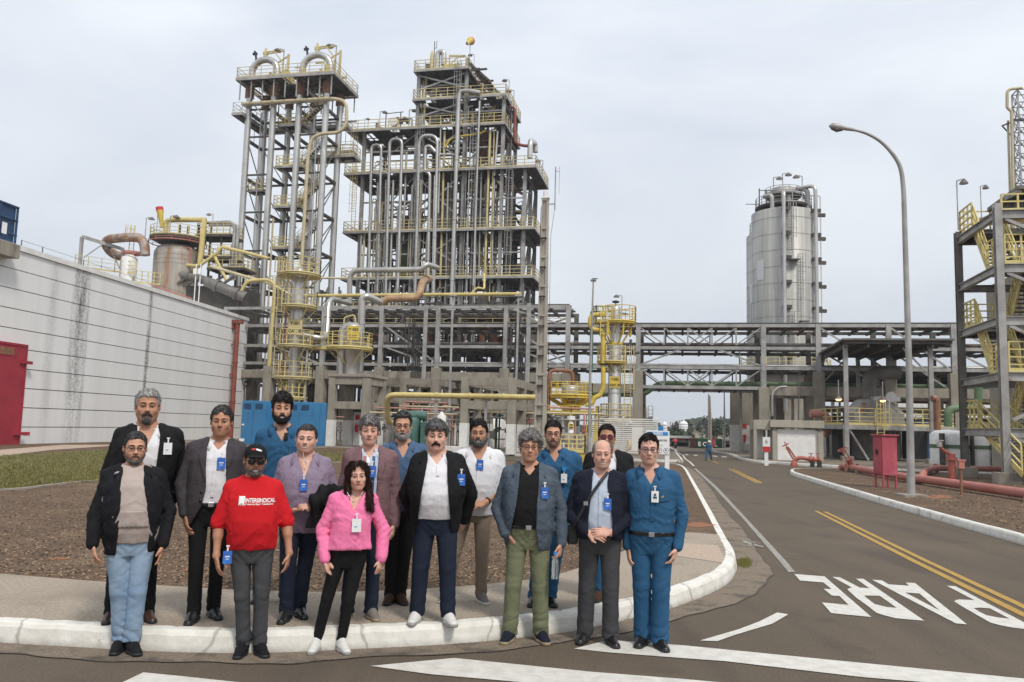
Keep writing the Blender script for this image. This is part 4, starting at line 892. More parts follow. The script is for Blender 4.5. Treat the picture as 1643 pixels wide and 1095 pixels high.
for i in (6, 8, 9, 10, 11):
 a, c = (cs[i], cs[i+1]) if i != 6 else (cs[6], cs[7])
 part(rk, 'concrete_beam', 'concrete', lambda o: (o.b2((a+.4, -.25, zcon-1.8), (c-.4, .25, zcon-1.1)), o.b2((a+.4, RT-.25, zcon-1.8), (c-.4, RT+.25, zcon-1.1))))
# yellow rails under upper decks
part(rk, 'rack_railing', 'yellow_pale', lambda o: (o.rail([(cs[1], RT+.8, zr[2]+.3), (cs[6], RT+.8, zr[2]+.3)], sp=1.5), ))
# cable risers in front of the rack
for u, v0, v1, wd_, nm in ((684, 490, 622, .5, 0), (849, 487, 618, .5, 1)):
 s, z1_ = RK.P(u, v0, -.5); z0_ = RK.P(u, v1, -.5)[1]
 cc = thing('cable_tray', ('galvanised vertical cable tray left of the yellow pipe top' if nm == 0 else 'galvanised vertical cable tray just left of the concrete pole'), 'cable tray', Frame(RK.W(s, -.5, 0), 12))
 part(cc, 'tray', 'galv', lambda o: o.b2((-.17, -.08, z0_), (.17, .04, z1_)), bevel=.02)
 def f(o):
  for k in range(5): o.tube([(-1.1+k*.17, .1, z0_+.4), (-1.1+k*.17, .1, z1_-.6-k*.5)], .04, 5)
 part(cc, 'cables', 'dark', f)
 ladder(cc, -1.3, .3, z0_, z1_-1.5, 'steel_dark')
# ---------------------------------------------------------------- heavy pipes in front of the left rack
def wpipe(name, label, pts, r_, m, y=None, bend=None, fl=0, n=12, cat='pipe', group=None, supports=()):
 """pts: (u, v, depth)"""
 P = [D(*p) for p in pts]; b0 = Vector((P[0].x, P[0].y, 0)); r0 = empty(name, label, cat, b0, 0, group)
 o = MB(); o.pipe([p-b0 for p in P], r_, bend=bend, n=n, flanges=0); o.build('pipe', M[m], r0)
 if fl:
  L_ = []
  for a, c in zip(P[:-1], P[1:]):
   k = int((c-a).length/fl)
   for j in range(1, k+1): L_.append((a+(c-a)*(j/(k+1)), (c-a).normalized()))
  for c, d in L_[:12]:
   o = MB(); o.tube([c-b0-d*r_*.25, c-b0+d*r_*.25], r_*1.28, n); o.build('flange', M[m], r0)
 for u, v, y_ in supports:
  p = D(u, v, y_); o = MB(); o.beam((p.x-b0.x, p.y-b0.y, 0), (p.x-b0.x, p.y-b0.y, p.z), .15); o.box((p.x-b0.x, p.y-b0.y, p.z-.05), (.5, .4, .1)); o.build('support', M['galv'], r0)
 return r0
wpipe('process_pipe', 'silver pipe rising then running right above the rack, cream end', [(561, 488, 60), (561, 434, 60), (676, 433, 59), (684, 424, 59), (702, 430, 60)], .2, 'stainless_dull', bend=.8, fl=3)
wpipe('process_pipe', 'silver pipe linking the tall vessel to the riser beside it', [(484, 537, 55), (515, 544, 55), (524, 541, 56), (527, 478, 57), (560, 487, 60)], .2, 'stainless', bend=.9, fl=2.5)
wpipe('process_pipe', 'large silver riser behind the domed vessel turning into rusty pipe', [(577, 598, 57), (581, 480, 57), (588, 475, 57), (612, 486, 58)], .26, 'stainless', bend=.8, fl=2.5)
wpipe('process_pipe', 'orange brown rusty pipe with a swan neck above the rack', [(612, 487, 58), (620, 480, 58), (668, 479, 58), (674, 470, 58), (677, 452, 59), (690, 447, 61)], .26, 'copper_pipe', bend=.7, fl=2)
wpipe('process_pipe', 'long cream pipe crossing level in front of both towers', [(488, 475, 59), (836, 472, 58)], .13, 'yellow_pipe', fl=4, supports=((727, 474, 58), (832, 474, 58)))
wpipe('process_pipe', 'small cream pipe bent over the cream crossing pipe', [(757, 471, 60), (766, 461, 60), (777, 465, 60), (777, 440, 61)], .09, 'yellow_pipe', bend=.3)
wpipe('process_pipe', 'thin grey pipe level between the two towers', [(486, 446, 62), (564, 447, 62)], .08, 'cream_pipe', fl=3)
wpipe('process_pipe', 'yellow pipe bent down beside the white building corner', [(388, 467, 66), (396, 451, 66), (428, 449, 66), (441, 455, 66), (432, 588, 66)], .14, 'yellow_pipe', bend=.6)
wpipe('process_pipe', 'cream pipe sloping over the white building corner', [(340, 428, 68), (383, 441, 68), (433, 455, 68), (486, 485, 68)], .13, 'cream_pipe', bend=.6)
wpipe('process_pipe', 'dark fat pipe beside the white building top corner', [(330, 452, 68), (365, 466, 68), (394, 478, 68)], .42, 'steel_mid', fl=1.5)
wpipe('process_pipe', 'yellow pipe running low behind the people in front', [(637, 680, 47), (622, 677, 46), (621, 634, 45), (648, 634, 45), (862, 638, 44.5)], .155, 'yellow_pipe', bend=.45, fl=2.4, supports=((700, 640, 45), (780, 641, 45)))
wpipe('process_pipe', 'grey angled hose pipe hung on the right rack end', [(1012, 545, 62), (1012, 560, 62), (1019, 567, 62), (1026, 566, 62)], .1, 'steel_dark', bend=.3)
# ---------------------------------------------------------------- vessels with ring platforms
def vessel_frame(u, v, y): p = D(u, v, y); return Frame((p.x, p.y), 0)
VF = vessel_frame(466, 700, 55); vc = thing('distillation_column', 'tall silver column with round yellow platforms near the white building', 'column vessel', VF)
ax = lambda v: VF.P(466, v)[1]
zb0 = ax(705); zv = [ax(v) for v in (443, 494, 557, 601)]
part(vc, 'shell', 'stainless', lambda o: (o.lathe([(.01, ax(428)), (.25, ax(430)), (.42, ax(440)), (.42, ax(545)), (.36, ax(560)), (.36, .1)], n=20), [o.lathe([(.435, z), (.435, z+.06)], n=20) for z in np.arange(3, ax(450), 1.6)]))
for k, (v, r_) in enumerate(((443, 1.45), (494, 1.3), (557, 1.25), (608, 1.25), (640, .95))):
 z = ax(v)
 o = MB(); o.lathe([(.5, z-.06), (r_, z-.06), (r_, z+.02), (.5, z+.02)], n=24, smooth=False); [o.beam((.5*math.cos(a), .5*math.sin(a), z-.9), (r_*.95*math.cos(a), r_*.95*math.sin(a), z-.1), .08) for a in np.linspace(.3, 5.5, 5)]
 d = o.build('platform', M['yellow_pale'], vc); o = MB(); o.ring_rail((0, 0), r_, z, n=24, np_=14, t=.026); o.build('railing', M['yellow_pale'] if k < 4 else M['yellow_rail'], d)
for k, (z0_, z1_) in enumerate(((ax(601), ax(557)), (ax(557), ax(494)), (ax(494), ax(443)))): ladder(vc, -.95, -.75, z0_, z1_+1)
part(vc, 'side_pipe', 'red_drain', lambda o: o.tube([(-.6, -.5, 2), (-.6, -.5, ax(500))], .05, 6))
part(vc, 'side_pipe', 'stainless_dull', lambda o: o.pipe([(.9, -.3, 1), (.9, -.3, ax(560)), (.5, -.3, ax(560))], .09, n=8))
def tagplate(root, s, t, z, w_, h_, lines, size, col='yellow', rz=0):
 o = MB(); o.b2((s-w_/2, t-.02, z-h_/2), (s+w_/2, t, z+h_/2)); p = o.build('tag_plate', M[col], root)
 for i, ln in enumerate(lines): text_mesh('lettering', ln, size, 'black', p, (s, t-.026, z+h_/2-(i+.55)*h_/len(lines)), FR, bold=.008)
tagplate(vc, .05, -.47, ax(526), .95, 1.05, ['T-501', 'CAT. III'], .27, 'yellow_pale')
VG = vessel_frame(555, 700, 56); vg = thing('domed_vessel', 'short domed silver vessel ringed by a yellow platform on a concrete table', 'vessel', VG)
bx_ = lambda v: VG.P(558, v)[1]
part(vg, 'shell', 'stainless', lambda o: o.lathe([(.01, bx_(517)), (.35, bx_(518.5)), (.62, bx_(524)), (.7, bx_(531)), (.7, bx_(556)), (.55, bx_(562)), (.5, bx_(605))], (.15, 0, 0), n=24))
part(vg, 'elbow_pipe', 'stainless', lambda o: o.pipe([(-.55, -.2, bx_(602)), (-.55, -.2, bx_(528)), (.1, -.2, bx_(522))], .27, bend=.6, n=12))
part(vg, 'top_pipe', 'yellow_pale', lambda o: o.pipe([(-.5, 0, bx_(525)), (-.5, 0, bx_(510)), (.2, 0, bx_(505)), (.3, 0, bx_(517))], .06, n=6))
z = bx_(561); o = MB(); o.lathe([(.6, z-.06), (1.55, z-.06), (1.55, z+.02), (.6, z+.02)], n=24, smooth=False); o.b2((-2.9, -.5, z-.07), (-1.3, .5, z)); [o.beam((.5*math.cos(a), .5*math.sin(a), z-1.0), (1.5*math.cos(a), 1.5*math.sin(a), z-.1), .08) for a in np.linspace(.3, 5.5, 5)]
d = o.build('platform', M['yellow_rail'], vg); o = MB(); o.ring_rail((0, 0), 1.55, z, n=24, np_=14, t=.028); o.rail([(-3.0, -.5, z), (-1.4, -.5, z)], sp=.6); o.build('railing', M['yellow_rail'], d)
tagplate(vg, .32, -.72, bx_(536), .78, .95, ['T-502', 'CAT.'], .27, 'yellow')
# T-302
VH = vessel_frame(985, 710, 56); vh = thing('distillation_column', 'silver column with bright yellow cage platforms beside the rack, T-302', 'column vessel', VH)
hx = lambda v: VH.P(985, v)[1]
part(vh, 'shell', 'stainless', lambda o: (o.lathe([(.01, hx(490)), (.25, hx(491)), (.34, hx(496)), (.34, hx(522)), (.34, hx(550)), (.44, hx(556)), (.44, hx(683)), (.55, hx(690)), (.60, .1)], n=22), [o.lathe([(.46, z), (.46, z+.07)], n=22) for z in (hx(560), hx(590), hx(632), hx(660))]))
part(vh, 'support_ring', 'yellow', lambda o: (o.lathe([(.36, hx(555)), (.52, hx(554)), (.52, hx(551)), (.36, hx(550))], n=22), [o.beam((.45*math.cos(a), .45*math.sin(a), hx(552)), (1.1*math.cos(a), 1.1*math.sin(a), hx(528)), .09) for a in np.linspace(.2, 6.1, 7)], [o.beam((1.05*math.cos(a), 1.05*math.sin(a), hx(540)), (1.1*math.cos(a), 1.1*math.sin(a), hx(519)), .09) for a in np.linspace(.2, 6.1, 7)]))
for k, (v, r_, m_, cx) in enumerate(((519, 1.15, 'yellow', .25), (583, 1.0, 'yellow_pale', -.2), (676, 1.05, 'yellow_pale', .1))):
 z = hx(v); o = MB(); o.lathe([(.36, z-.06), (r_, z-.06), (r_, z+.02), (.36, z+.02)], (cx, 0, 0), n=22, smooth=False)
 if k == 0: o.b2((-1.4, -.7, z-.05), (-.4, .7, z+.01))
 [o.beam((.4*math.cos(a), .4*math.sin(a), z-.7), (cx+r_*.9*math.cos(a), r_*.9*math.sin(a), z-.07), .07) for a in np.linspace(0, 6.28, 8)]
 d = o.build('platform', M['yellow' if k < 2 else 'yellow_pale'], vh); o = MB(); o.ring_rail((cx, 0), r_, z, h=1.15, n=22, np_=12, t=.028); o.build('railing', M[m_], d)
 if k == 0: o = MB(); o.rail([(-.4, -.7, z), (-1.4, -.7, z), (-1.4, .7, z)], sp=.4); o.build('railing', M['yellow_rail'], d)
ladder(vh, .85, -.3, hx(676), hx(583)+1.2, 'yellow_pale'); ladder(vh, -.9, -.9, hx(545), hx(519)+1.0, 'yellow_rail')
part(vh, 'overhead_pipe', 'yellow', lambda o: o.pipe([VH_(x, y) for x, y in ((975, 290), (915, 290), (915, 374), (985, 374), (985, 700), (968, 738), (940, 745), (925, 780), (888, 786))], .155, bend=.4, n=12)) if 0 else None
def z8(x, y): return (680+x/3.422, 420+y/3.422)
pts = [(VH.P(*z8(x, y), -.65)[0], -.65, VH.P(*z8(x, y), -.65)[1]) for x, y in ((1000, 292), (913, 292), (913, 374), (984, 376), (986, 700), (965, 738), (938, 745), (924, 782), (886, 786))]
part(vh, 'overhead_pipe', 'yellow', lambda o: o.pipe(pts, .16, bend=.45, n=12))
part(vh, 'pipe_clamp', 'black', lambda o: o.tube([(pts[4][0], -.65, hx(588)), (pts[4][0], -.65, hx(583)-.1)], .23, 12))
part(vh, 'green_pipework', 'green_machine', lambda o: (o.pipe([(-1.7, .2, 2), (-1.7, .2, hx(500)), (-.2, .2, hx(500)), (.9, .2, hx(503))], .05, n=6), o.pipe([(-1.6, -.5, hx(600)), (-1.6, -.5, hx(494)), (-.3, -.5, hx(494))], .04, n=6), [o.beam((-1.2+.35*k_, .2, hx(500)), (-1.2+.35*k_, .2, hx(500)+.3), .06) for k_ in range(5)]))
part(vh, 'top_nozzle', 'dark', lambda o: (o.tube([(0, 0, hx(491)), (0, 0, hx(484))], .03, 6), o.lathe([(.01, hx(482)), (.28, hx(484)), (.22, hx(486)), (.02, hx(487))], n=12)))
tagplate(vh, -.05, -.47, hx(614), .74, .78, ['T-302', 'CAT. III'], .21, 'yellow')
lamp(998, 475, 55.8, 1.7, 'small lamp rising above the bright yellow cage platform', -1)
lamp(918, 548, 56.5, 1.4, 'small lamp low in front of the rack, right of the concrete pole', 1)
# D-304 drum
VD = vessel_frame(914, 705, 50); vd = thing('drum_vessel', 'squat drum vessel with a wide bright yellow platform beside the concrete pole', 'vessel', VD)
dx_ = lambda v: VD.P(914, v)[1]
part(vd, 'shell', 'stainless_dull', lambda o: o.lathe([(.01, dx_(618)), (.5, dx_(619)), (.55, dx_(624)), (.55, dx_(640)), (.5, dx_(642)), (.42, dx_(662)), (.3, dx_(690)), (.3, .2)], n=20))
z = dx_(637); o = MB(); o.lathe([(.5, z-.1), (1.33, z-.1), (1.33, z+.02), (.5, z+.02)], n=24, smooth=False); [o.beam((.4*math.cos(a), .4*math.sin(a), z-.6), (1.25*math.cos(a), 1.25*math.sin(a), z-.1), .1, .25) for a in np.linspace(.3, 5.5, 5)]
d = o.build('platform', M['yellow'], vd); o = MB(); o.ring_rail((0, 0), 1.33, z, h=.85, n=24, np_=14, t=.028); o.build('railing', M['yellow'], d)
part(vd, 'arch_pipe', 'rust', lambda o: o.pipe([(-1.35, -.3, dx_(680)), (-1.35, -.3, dx_(596)), (.1, -.3, dx_(596)), (.1, -.3, dx_(620))], .12, bend=.35, n=10))
part(vd, 'ladder_post', 'yellow', lambda o: [o.beam((x_, -1.2, dx_(700)), (x_, -1.2, dx_(660)+.1), .05) for x_ in (-1.0, -.6, .9, 1.2)])
tagplate(vd, 0, -.62, dx_(650), .64, .56, ['D-304', 'CAT. II'], .19, 'yellow')
for k, (u, lab) in enumerate(((893, 'left'), (936, 'right'))):
 F_ = vessel_frame(u, 705, 49); g = thing('service_platform', 'low yellow service platform on the %s under the drum vessel' % lab, 'platform', F_); z = F_.P(u, 664)[1]
 o = MB(); o.b2((-.8, -.6, z-.08), (.8, .6, z)); [o.beam((a, c, 0), (a, c, z), .09) for a in (-.75, .75) for c in (-.55, .55)]; d = o.build('platform', M['yellow'], g); o = MB(); o.rail([(-.8, -.6, z), (.8, -.6, z), (.8, .6, z)], h=.45, sp=.5); o.build('railing', M['yellow'], d)
# yellow skid with white meter
F_ = vessel_frame(915, 735, 40); sk = thing('metering_skid', 'white metering unit inside a yellow railing behind the men in blue', 'machine', F_)
zz = lambda v: F_.P(915, v)[1]
part(sk, 'base_frame', 'yellow', lambda o: o.b2((-.9, -.5, .15), (.65, .5, zz(726)))); o = MB(); o.rail([(-.9, -.55, zz(726)), (.65, -.55, zz(726)), (.65, .5, zz(726))], h=.85, sp=.4, rails=4); o.build('railing', M['yellow_rail'], sk)
part(sk, 'meter', 'white', lambda o: (o.tube([(0, 0, zz(725)), (0, 0, zz(680)), (0, 0, zz(676))], [.13, .14, .05], 12), o.tube([(0, 0, zz(674)), (0, 0, zz(668))], .2, 12)))
part(sk, 'control_box', 'galv', lambda o: (o.box((-.1, -.25, zz(703)), (.45, .2, .5)), o.box((-.45, .1, zz(700)), (.3, .3, .6))), bevel=.01)
part(sk, 'orange_cover', 'red_valve', lambda o: o.lathe([(.16, zz(715)), (.06, zz(700)), (.01, zz(698))], (-.62, 0, 0), 12))
tagplate(sk, 0, -.15, zz(684), .24, .26, ['▪▪▪', '▪▪▪'] if 0 else ['B-304', 'CAT. II'], .055, 'yellow')
# white screen wall of slats behind
F_ = Frame(D(945, 715, 52), 12)
lo = thing('louvre_screen', 'white horizontal louvre screen behind the silver column foot', 'screen', F_)
part(lo, 'slats', 'white_paint', lambda o: ([o.b2((0, 0, .3+k_*.13), (4.3, .06, .38+k_*.13)) for k_ in range(17)], [o.b2((x_, .07, .15), (x_+.08, .15, 2.6)) for x_ in (0, 2.1, 4.2)]))
# ---------------------------------------------------------------- concrete pole with antenna
PF = Frame(D(866, 735, 40), 20); ph_ = PF.P(877, 319)[1]
cp = thing('concrete_pole', 'tall tapering grey concrete pole with antennas in front of the rack', 'pole', PF)
def f(o):
 n = 9;
 for i in range(n):
  z0_, z1_ = ph_*i/n, ph_*(i+1)/n; w0, w1 = .27-.12*i/n, .27-.12*(i+1)/n
  for sx in (-1, 1):
   vs = [];
   for z_, w_ in ((z0_, w0), (z1_, w1)):
    for x_, y_ in ((w_*.62, -w_*.8), (w_, -w_*.8), (w_, w_*.8), (w_*.62, w_*.8)): vs.append((sx*x_, y_, z_))
   fs = [(0, 1, 5, 4), (1, 2, 6, 5), (2, 3, 7, 6), (3, 0, 4, 7)]
   if sx < 0: fs = [tuple(reversed(q)) for q in fs]
   o.add(vs, fs)
  vs = [(x_*w_*.62, y_*w_*.4, z_) for z_, w_ in ((z0_, w0), (z1_, w1)) for x_, y_ in ((-1, -1), (1, -1), (1, 1), (-1, 1))]
  o.add(vs, [(0, 1, 5, 4), (1, 2, 6, 5), (2, 3, 7, 6), (3, 0, 4, 7)])
  o.b2((-w1*1.05, -w1*.86, z1_-.12), (w1*1.05, w1*.86, z1_))
part(cp, 'shaft', 'concrete_pale', f)
part(cp, 'step', 'dark', lambda o: [o.box((0, -.2, ph_*k_/9-.6), (.3, .16, .05)) for k_ in range(1, 9)])
part(cp, 'camera_head', 'white_paint', lambda o: (o.tube([(0, 0, ph_), (0, 0, ph_+.35)], .13, 12), o.box((0, 0, ph_+.02), (.4, .3, .06))))
part(cp, 'antenna', 'galv', lambda o: (o.beam((.2, 0, ph_-.3), (.48, 0, ph_-.3), .05), o.tube([(.5, 0, ph_-.6), (.5, 0, ph_+1.6)], .03, 6), o.tube([(.7, 0, ph_+.2), (.7, 0, ph_+1.6)], .012, 5), o.beam((.5, 0, ph_+1.35), (.7, 0, ph_+1.35), .02)))
part(cp, 'cable', 'black', lambda o: (o.tube([(-.2, -.1, 0), (-.17, -.1, ph_*.5), (-.2, -.1, ph_-.6), (-.1, 0, ph_)], .015, 5), o.tube([(.5, 0, ph_-.5), (.32, 0, ph_-1.9), (.34, 0, 2)], .01, 4)))
# slender post left of the column
def thin_post(u0, v0, u1, v1, y, label, r_=.05, head=True, m='galv'):
 b0 = D(u0, v0, y); p1 = D(u1, v1, y); h_ = p1.z; F_ = Frame((b0.x, b0.y), 0); r0 = thing('lamp_post', label, 'lamp post', F_)
 part(r0, 'pole', m, lambda o: o.tube([(0, 0, 0), (0, 0, h_*.5), (p1.x-b0.x, 0, h_)], [r_*1.3, r_, r_*.6], 8))
 if head: part(r0, 'lamp_head', 'lamp_head', lambda o: (o.box((p1.x-b0.x, 0, h_+.05), (.28, .12, .1)), o.box((p1.x-b0.x+.08, 0, h_+.15), (.3, .05, .05))))
 return r0
thin_post(945, 725, 952, 452, 42, 'slender grey lamp post between the concrete pole and yellow column', .065)
# ---------------------------------------------------------------- concrete frames
def cframe(name, label, F_, xs, ts, h_, w_=.5, beams=(1,), white=1.9, base=.1, slab=False, dep=None):
 r0 = thing(name, label, 'concrete frame', F_)
 for s in xs:
  for t in ts:
   part(r0, 'column', 'concrete', lambda o: o.b2((s-w_/2, t-w_/2, base), (s+w_/2, t+w_/2, h_)), bevel=.02)
   if white: part(r0, 'painted_foot', 'white_paint', lambda o: o.b2((s-w_/2-.012, t-w_/2-.012, base), (s+w_/2+.012, t+w_/2+.012, white)))
 for b_ in beams:
  z = h_*b_
  for t in ts:
   for a, c in zip(xs[:-1], xs[1:]): part(r0, 'beam', 'concrete', lambda o: o.b2((a+w_/2, t-w_*.4, z-.5), (c-w_/2, t+w_*.4, z-.01)))
  for s in xs:
   for a, c in zip(ts[:-1], ts[1:]): part(r0, 'beam', 'concrete', lambda o: o.b2((s-w_*.4, a+w_/2, z-.5), (s+w_*.4, c-w_/2, z-.01)))
 if slab: part(r0, 'slab', 'concrete', lambda o: o.b2((xs[0]-.3, ts[0]-.3, h_+.005), (xs[-1]+.3, ts[-1]+.3, h_+.2)), bevel=.02)
 return r0
F1 = Frame(G(530, 716, .15), 12); a = F1.P(530, 650)[0]; c = F1.P(584, 650)[0]; hF1 = F1.P(530, 605)[1]
cframe('concrete_table', 'concrete table carrying the domed vessel, white painted feet', F1, [0, c-a], [0, 2.8], hF1, .48, (1, .66), slab=True)
F2 = Frame(D(744, 720, 50), 12); c = F2.P(819, 650)[0]-F2.P(744, 650)[0]; h2 = F2.P(744, 606)[1]
cframe('concrete_rack', 'concrete pipe frame with white feet left of the concrete pole', F2, [0, c], [0, 3.2, 6.4], h2, .48, (1, .7))
F3 = Frame(D(655, 700, 62), 12); h3 = F3.P(640, 607)[1]
cframe('concrete_rack', 'low concrete frame between the table and the rack piers', F3, [-3.0, -.5, 2.0], [0, 3.4, 6.8], h3, .5, (1, .75))
# ---------------------------------------------------------------- blue cabinets
for (u0, u1, v0, lab) in ((389, 426, 643, 'blue equipment cabinet beside the white building corner'), (462, 500, 645, 'blue equipment cabinet behind the man in the lilac shirt')):
 F_ = Frame(D(u0, 700, 50), 20); s1 = F_.P(u1, v0+2)[0]; s0 = F_.P(u0, v0)[0]; h_ = F_.P(u0, v0)[1]; F_.o = F_.W(s0, 0, 0); w_ = s1-s0
 g = thing('cabinet', lab, 'cabinet', F_)
 part(g, 'body', 'blue_cab', lambda o: o.b2((0, 0, .25), (w_, 1.7, h_)), bevel=.02); part(g, 'plinth', 'concrete', lambda o: o.b2((-.1, -.1, .1), (w_+.1, 1.8, .25)))
 for k in (0, 1):
  o = MB(); o.b2((.04+k*w_/2, -.03, .3), (w_/2-.02+k*w_/2, 0, h_-.06)); d = o.build('door', M['blue_cab'], g)
  o = MB(); [o.b2((.16+k*w_/2, -.045, h_-.5+j*.05), (w_/2-.14+k*w_/2, -.03, h_-.475+j*.05)) for j in range(7)]; o.build('louvre', M['blue_dark'], d)
 part(g, 'handle', 'white', lambda o: o.b2((.1, -.06, 1.4), (.26, -.03, 1.5)))
 part(g, 'side_panel', 'blue_cab', lambda o: [o.b2((w_+.002, .1+k*.85, .35), (w_+.02, .85+k*.78, h_-.1)) for k in range(2)])
# ---------------------------------------------------------------- compressors and manifolds behind the group
F_ = vessel_frame(672, 715, 49); g = thing('compressor', 'dark green compressor unit behind the bearded man in denim', 'machine', F_)
part(g, 'housing', 'green_machine', lambda o: (o.lathe([(.01, 0), (.45, .05), (.5, .2), (.5, 1.5), (.4, 1.65), (.01, 1.7)], (-.45, 0, .5), 16), o.b2((.1, -.5, .5), (.95, .5, 1.9))), bevel=.04)
part(g, 'motor', 'green_machine', lambda o: o.tube([(-.9, 0, 2.25), (.4, 0, 2.25)], .28, 14)); part(g, 'base', 'white_paint', lambda o: o.b2((-1.8, -.6, .15), (2.6, .6, .5)))
part(g, 'flange_ring', 'stainless_dull', lambda o: o.lathe([(.14, -.05), (.22, -.05), (.22, .05), (.14, .05), (.14, -.05)], (1.5, -.4, 2.2), 14)); part(g, 'panel', 'yellow', lambda o: o.b2((.45, -.53, 1.5), (.62, -.505, 1.65)))
F_ = vessel_frame(707, 715, 48); g = thing('filter_pot', 'white filter pot with yellow tag above the man in white polo', 'vessel', F_); zq = lambda v: F_.P(707, v)[1]
part(g, 'shell', 'white_paint', lambda o: o.lathe([(.01, zq(661)), (.1, zq(662)), (.12, zq(665)), (.26, zq(667)), (.26, zq(690)), (.1, .2)], n=16)); tagplate(g, -.08, -.28, zq(676), .22, .3, ['CAT.'], .07)
def manifold(u0, u1, v, y, label, seed, cols=('galv', 'steel_dark', 'pink_pipe', 'green_machine', 'steel_mid')):
 F_ = Frame(D(u0, 700, y), 12); s1 = F_.P(u1, 690)[0]-F_.P(u0, 690)[0]; F_.o = F_.W(F_.P(u0, 690)[0], 0, 0); z = F_.P(u0, v)[1]; g = thing('pipe_manifold', label, 'pipework', F_); q = random.Random(seed)
 part(g, 'header_pipe', 'cream_pipe', lambda o: o.tube([(0, 0, z), (s1, 0, z)], .06, 8)); part(g, 'header_pipe', 'galv', lambda o: o.tube([(0, .5, z-.35), (s1, .5, z-.35)], .05, 8)); part(g, 'header_pipe', 'pink_pipe', lambda o: o.tube([(0, .9, z+.35), (s1*.8, .9, z+.3)], .05, 8))
 s = .3
 while s < s1:
  m_ = q.choice(cols); t = q.uniform(-.3, 1.5); r_ = q.choice((.03, .045, .06, .09)); top = z+q.uniform(-.4, .25)
  part(g, 'down_pipe', m_, lambda o: (o.pipe([(s, t, .2), (s, t, top), (s+q.uniform(-.6, .6), t+.4, top)], r_, n=7), o.tube([(s, t, top*.55), (s, t, top*.55+.12)], r_*2.2, 8)))
  if q.random() < .5:
   zz_ = q.uniform(.8, top); part(g, 'valve', q.choice(('red_valve', 'steel_dark', 'stainless_dull', 'green_machine')), lambda o: (o.box((s, t-.12, zz_), (.22, .2, .16)), o.lathe([(.04, -.02), (.13, 0), (.13, .03), (.04, .02)], (s, t-.2, zz_+.2), 10)))
  s += q.uniform(.25, .7)
 for k in range(2):
  a = q.uniform(.1, .7)*s1; part(g, 'junction_box', 'steel_mid', lambda o: o.box((a, -.2, 1.2+k*.4), (.35, .2, .5)))
 return g
manifold(592, 735, 662, 54, 'tangle of grey pipework behind the two men in jackets', 1)
manifold(640, 735, 652, 58, 'pink and grey pipework higher behind the tangle', 2, ('pink_pipe', 'pink_pipe', 'steel_mid', 'steel_dark'))
manifold(745, 862, 661, 54, 'grey pipework between the concrete feet and the pole', 3)
manifold(876, 968, 663, 47, 'grey and pink pipework behind the metering unit', 4)
manifold(395, 530, 680, 58, 'dark pipework behind the blue cabinets', 5)
manifold(530, 620, 676, 64, 'pipework seen under the concrete table', 6)
for (u, v, y, lab, h_) in ((820, 657, 52, 'shaded area lamp between the concrete feet', .9),):
 pass
for k, (u, v0, r_, m_, lab) in enumerate(((568, 690, .55, 'rust', 'rusty round pump housing under the concrete table'), (793, 684, .8, 'white_paint', 'white tank standing between the concrete feet'), (645, 690, .6, 'green_machine', 'dark green round tank left of the compressor'))):
 F_ = vessel_frame(u, 705, 60); g = thing('storage_tank', lab, 'tank', F_); zz = F_.P(u, v0-8)[1]
 part(g, 'shell', m_, lambda o: o.lathe([(.01, zz+.25), (r_*.6, zz+.2), (r_, zz), (r_, .5), (r_*.9, .2)], n=20)); part(g, 'band', 'steel_mid', lambda o: [o.lathe([(r_*1.02, z_), (r_*1.02, z_+.08)], n=20) for z_ in (.8, zz*.7)])
F_ = Frame(D(571, 712, 58), 12); g = thing('extinguisher_post', 'white post with red fire extinguisher under the concrete table', 'fire extinguisher', F_)
part(g, 'board', 'white', lambda o: o.b2((-.25, 0, .15), (.3, .12, 2.5))); part(g, 'extinguisher', 'red', lambda o: (o.tube([(.05, -.12, 1.1), (.05, -.12, 1.6)], .13, 12), o.tube([(.05, -.12, 1.6), (.05, -.12, 1.72)], .04, 8))); part(g, 'sign', 'red', lambda o: o.b2((-.12, -.02, 1.95), (.2, 0, 2.3)))
# floor slabs/steel behind the rack on the far left
F_ = Frame(RK.W(cs[1], RT+1.5, 0), 12)
g = thing('equipment_deck', 'dark steel equipment storeys behind the rack under the left tower', 'steel structure', F_)
q = random.Random(77)
for k, z in enumerate((3.5, 6.3, 9.0, 11.8)):
 w_ = cs[5]-cs[1]
 d = deck(g, 0, w_, 0, 7, z, 1.3, m='deck', edge='steel_mid', eh=.25)
 def f(o):
  for _ in range(34):
   s, t = q.uniform(.5, w_-.8), q.uniform(.3, 6); h_ = q.uniform(.5, 2.1); c = q.random()
   if c < .35: o.tube([(s, t, z), (s, t, z+h_)], q.uniform(.08, .4), 10)
   elif c < .6: o.box((s, t, z+h_/2), (q.uniform(.3, 1.2), q.uniform(.3, .9), h_))
   else: o.pipe([(s, t, z), (s, t, z+h_), (s+q.uniform(-3, 3), t, z+h_)], q.uniform(.06, .16), n=7)
 part(g, 'deck_equipment', ['steel_dark', 'steel_mid', 'rust', 'steel_dark'][k], f)
 part(g, 'upright_pipes', ['stainless_dull', 'steel_mid', 'dark', 'steel_mid'][k], lambda o: [o.tube([(x_, y_, z), (x_, y_, z+2.8)], .09, 7) for x_, y_ in [(q.uniform(0, w_), q.uniform(.2, 5)) for _ in range(26)]])
 if k in (1, 3):
  o = MB(); o.rail([(0, -.1, z), (w_*.45, -.1, z)], sp=1.2); o.build('railing', M['yellow_pale'], d)
for s in [c_-cs[1] for c_ in cs[1:6]]:
 for t in (0.0, 3.4, 7.0): part(g, 'column', 'steel_mid', lambda o: o.beam((s, t, 0), (s, t, 12), .28))
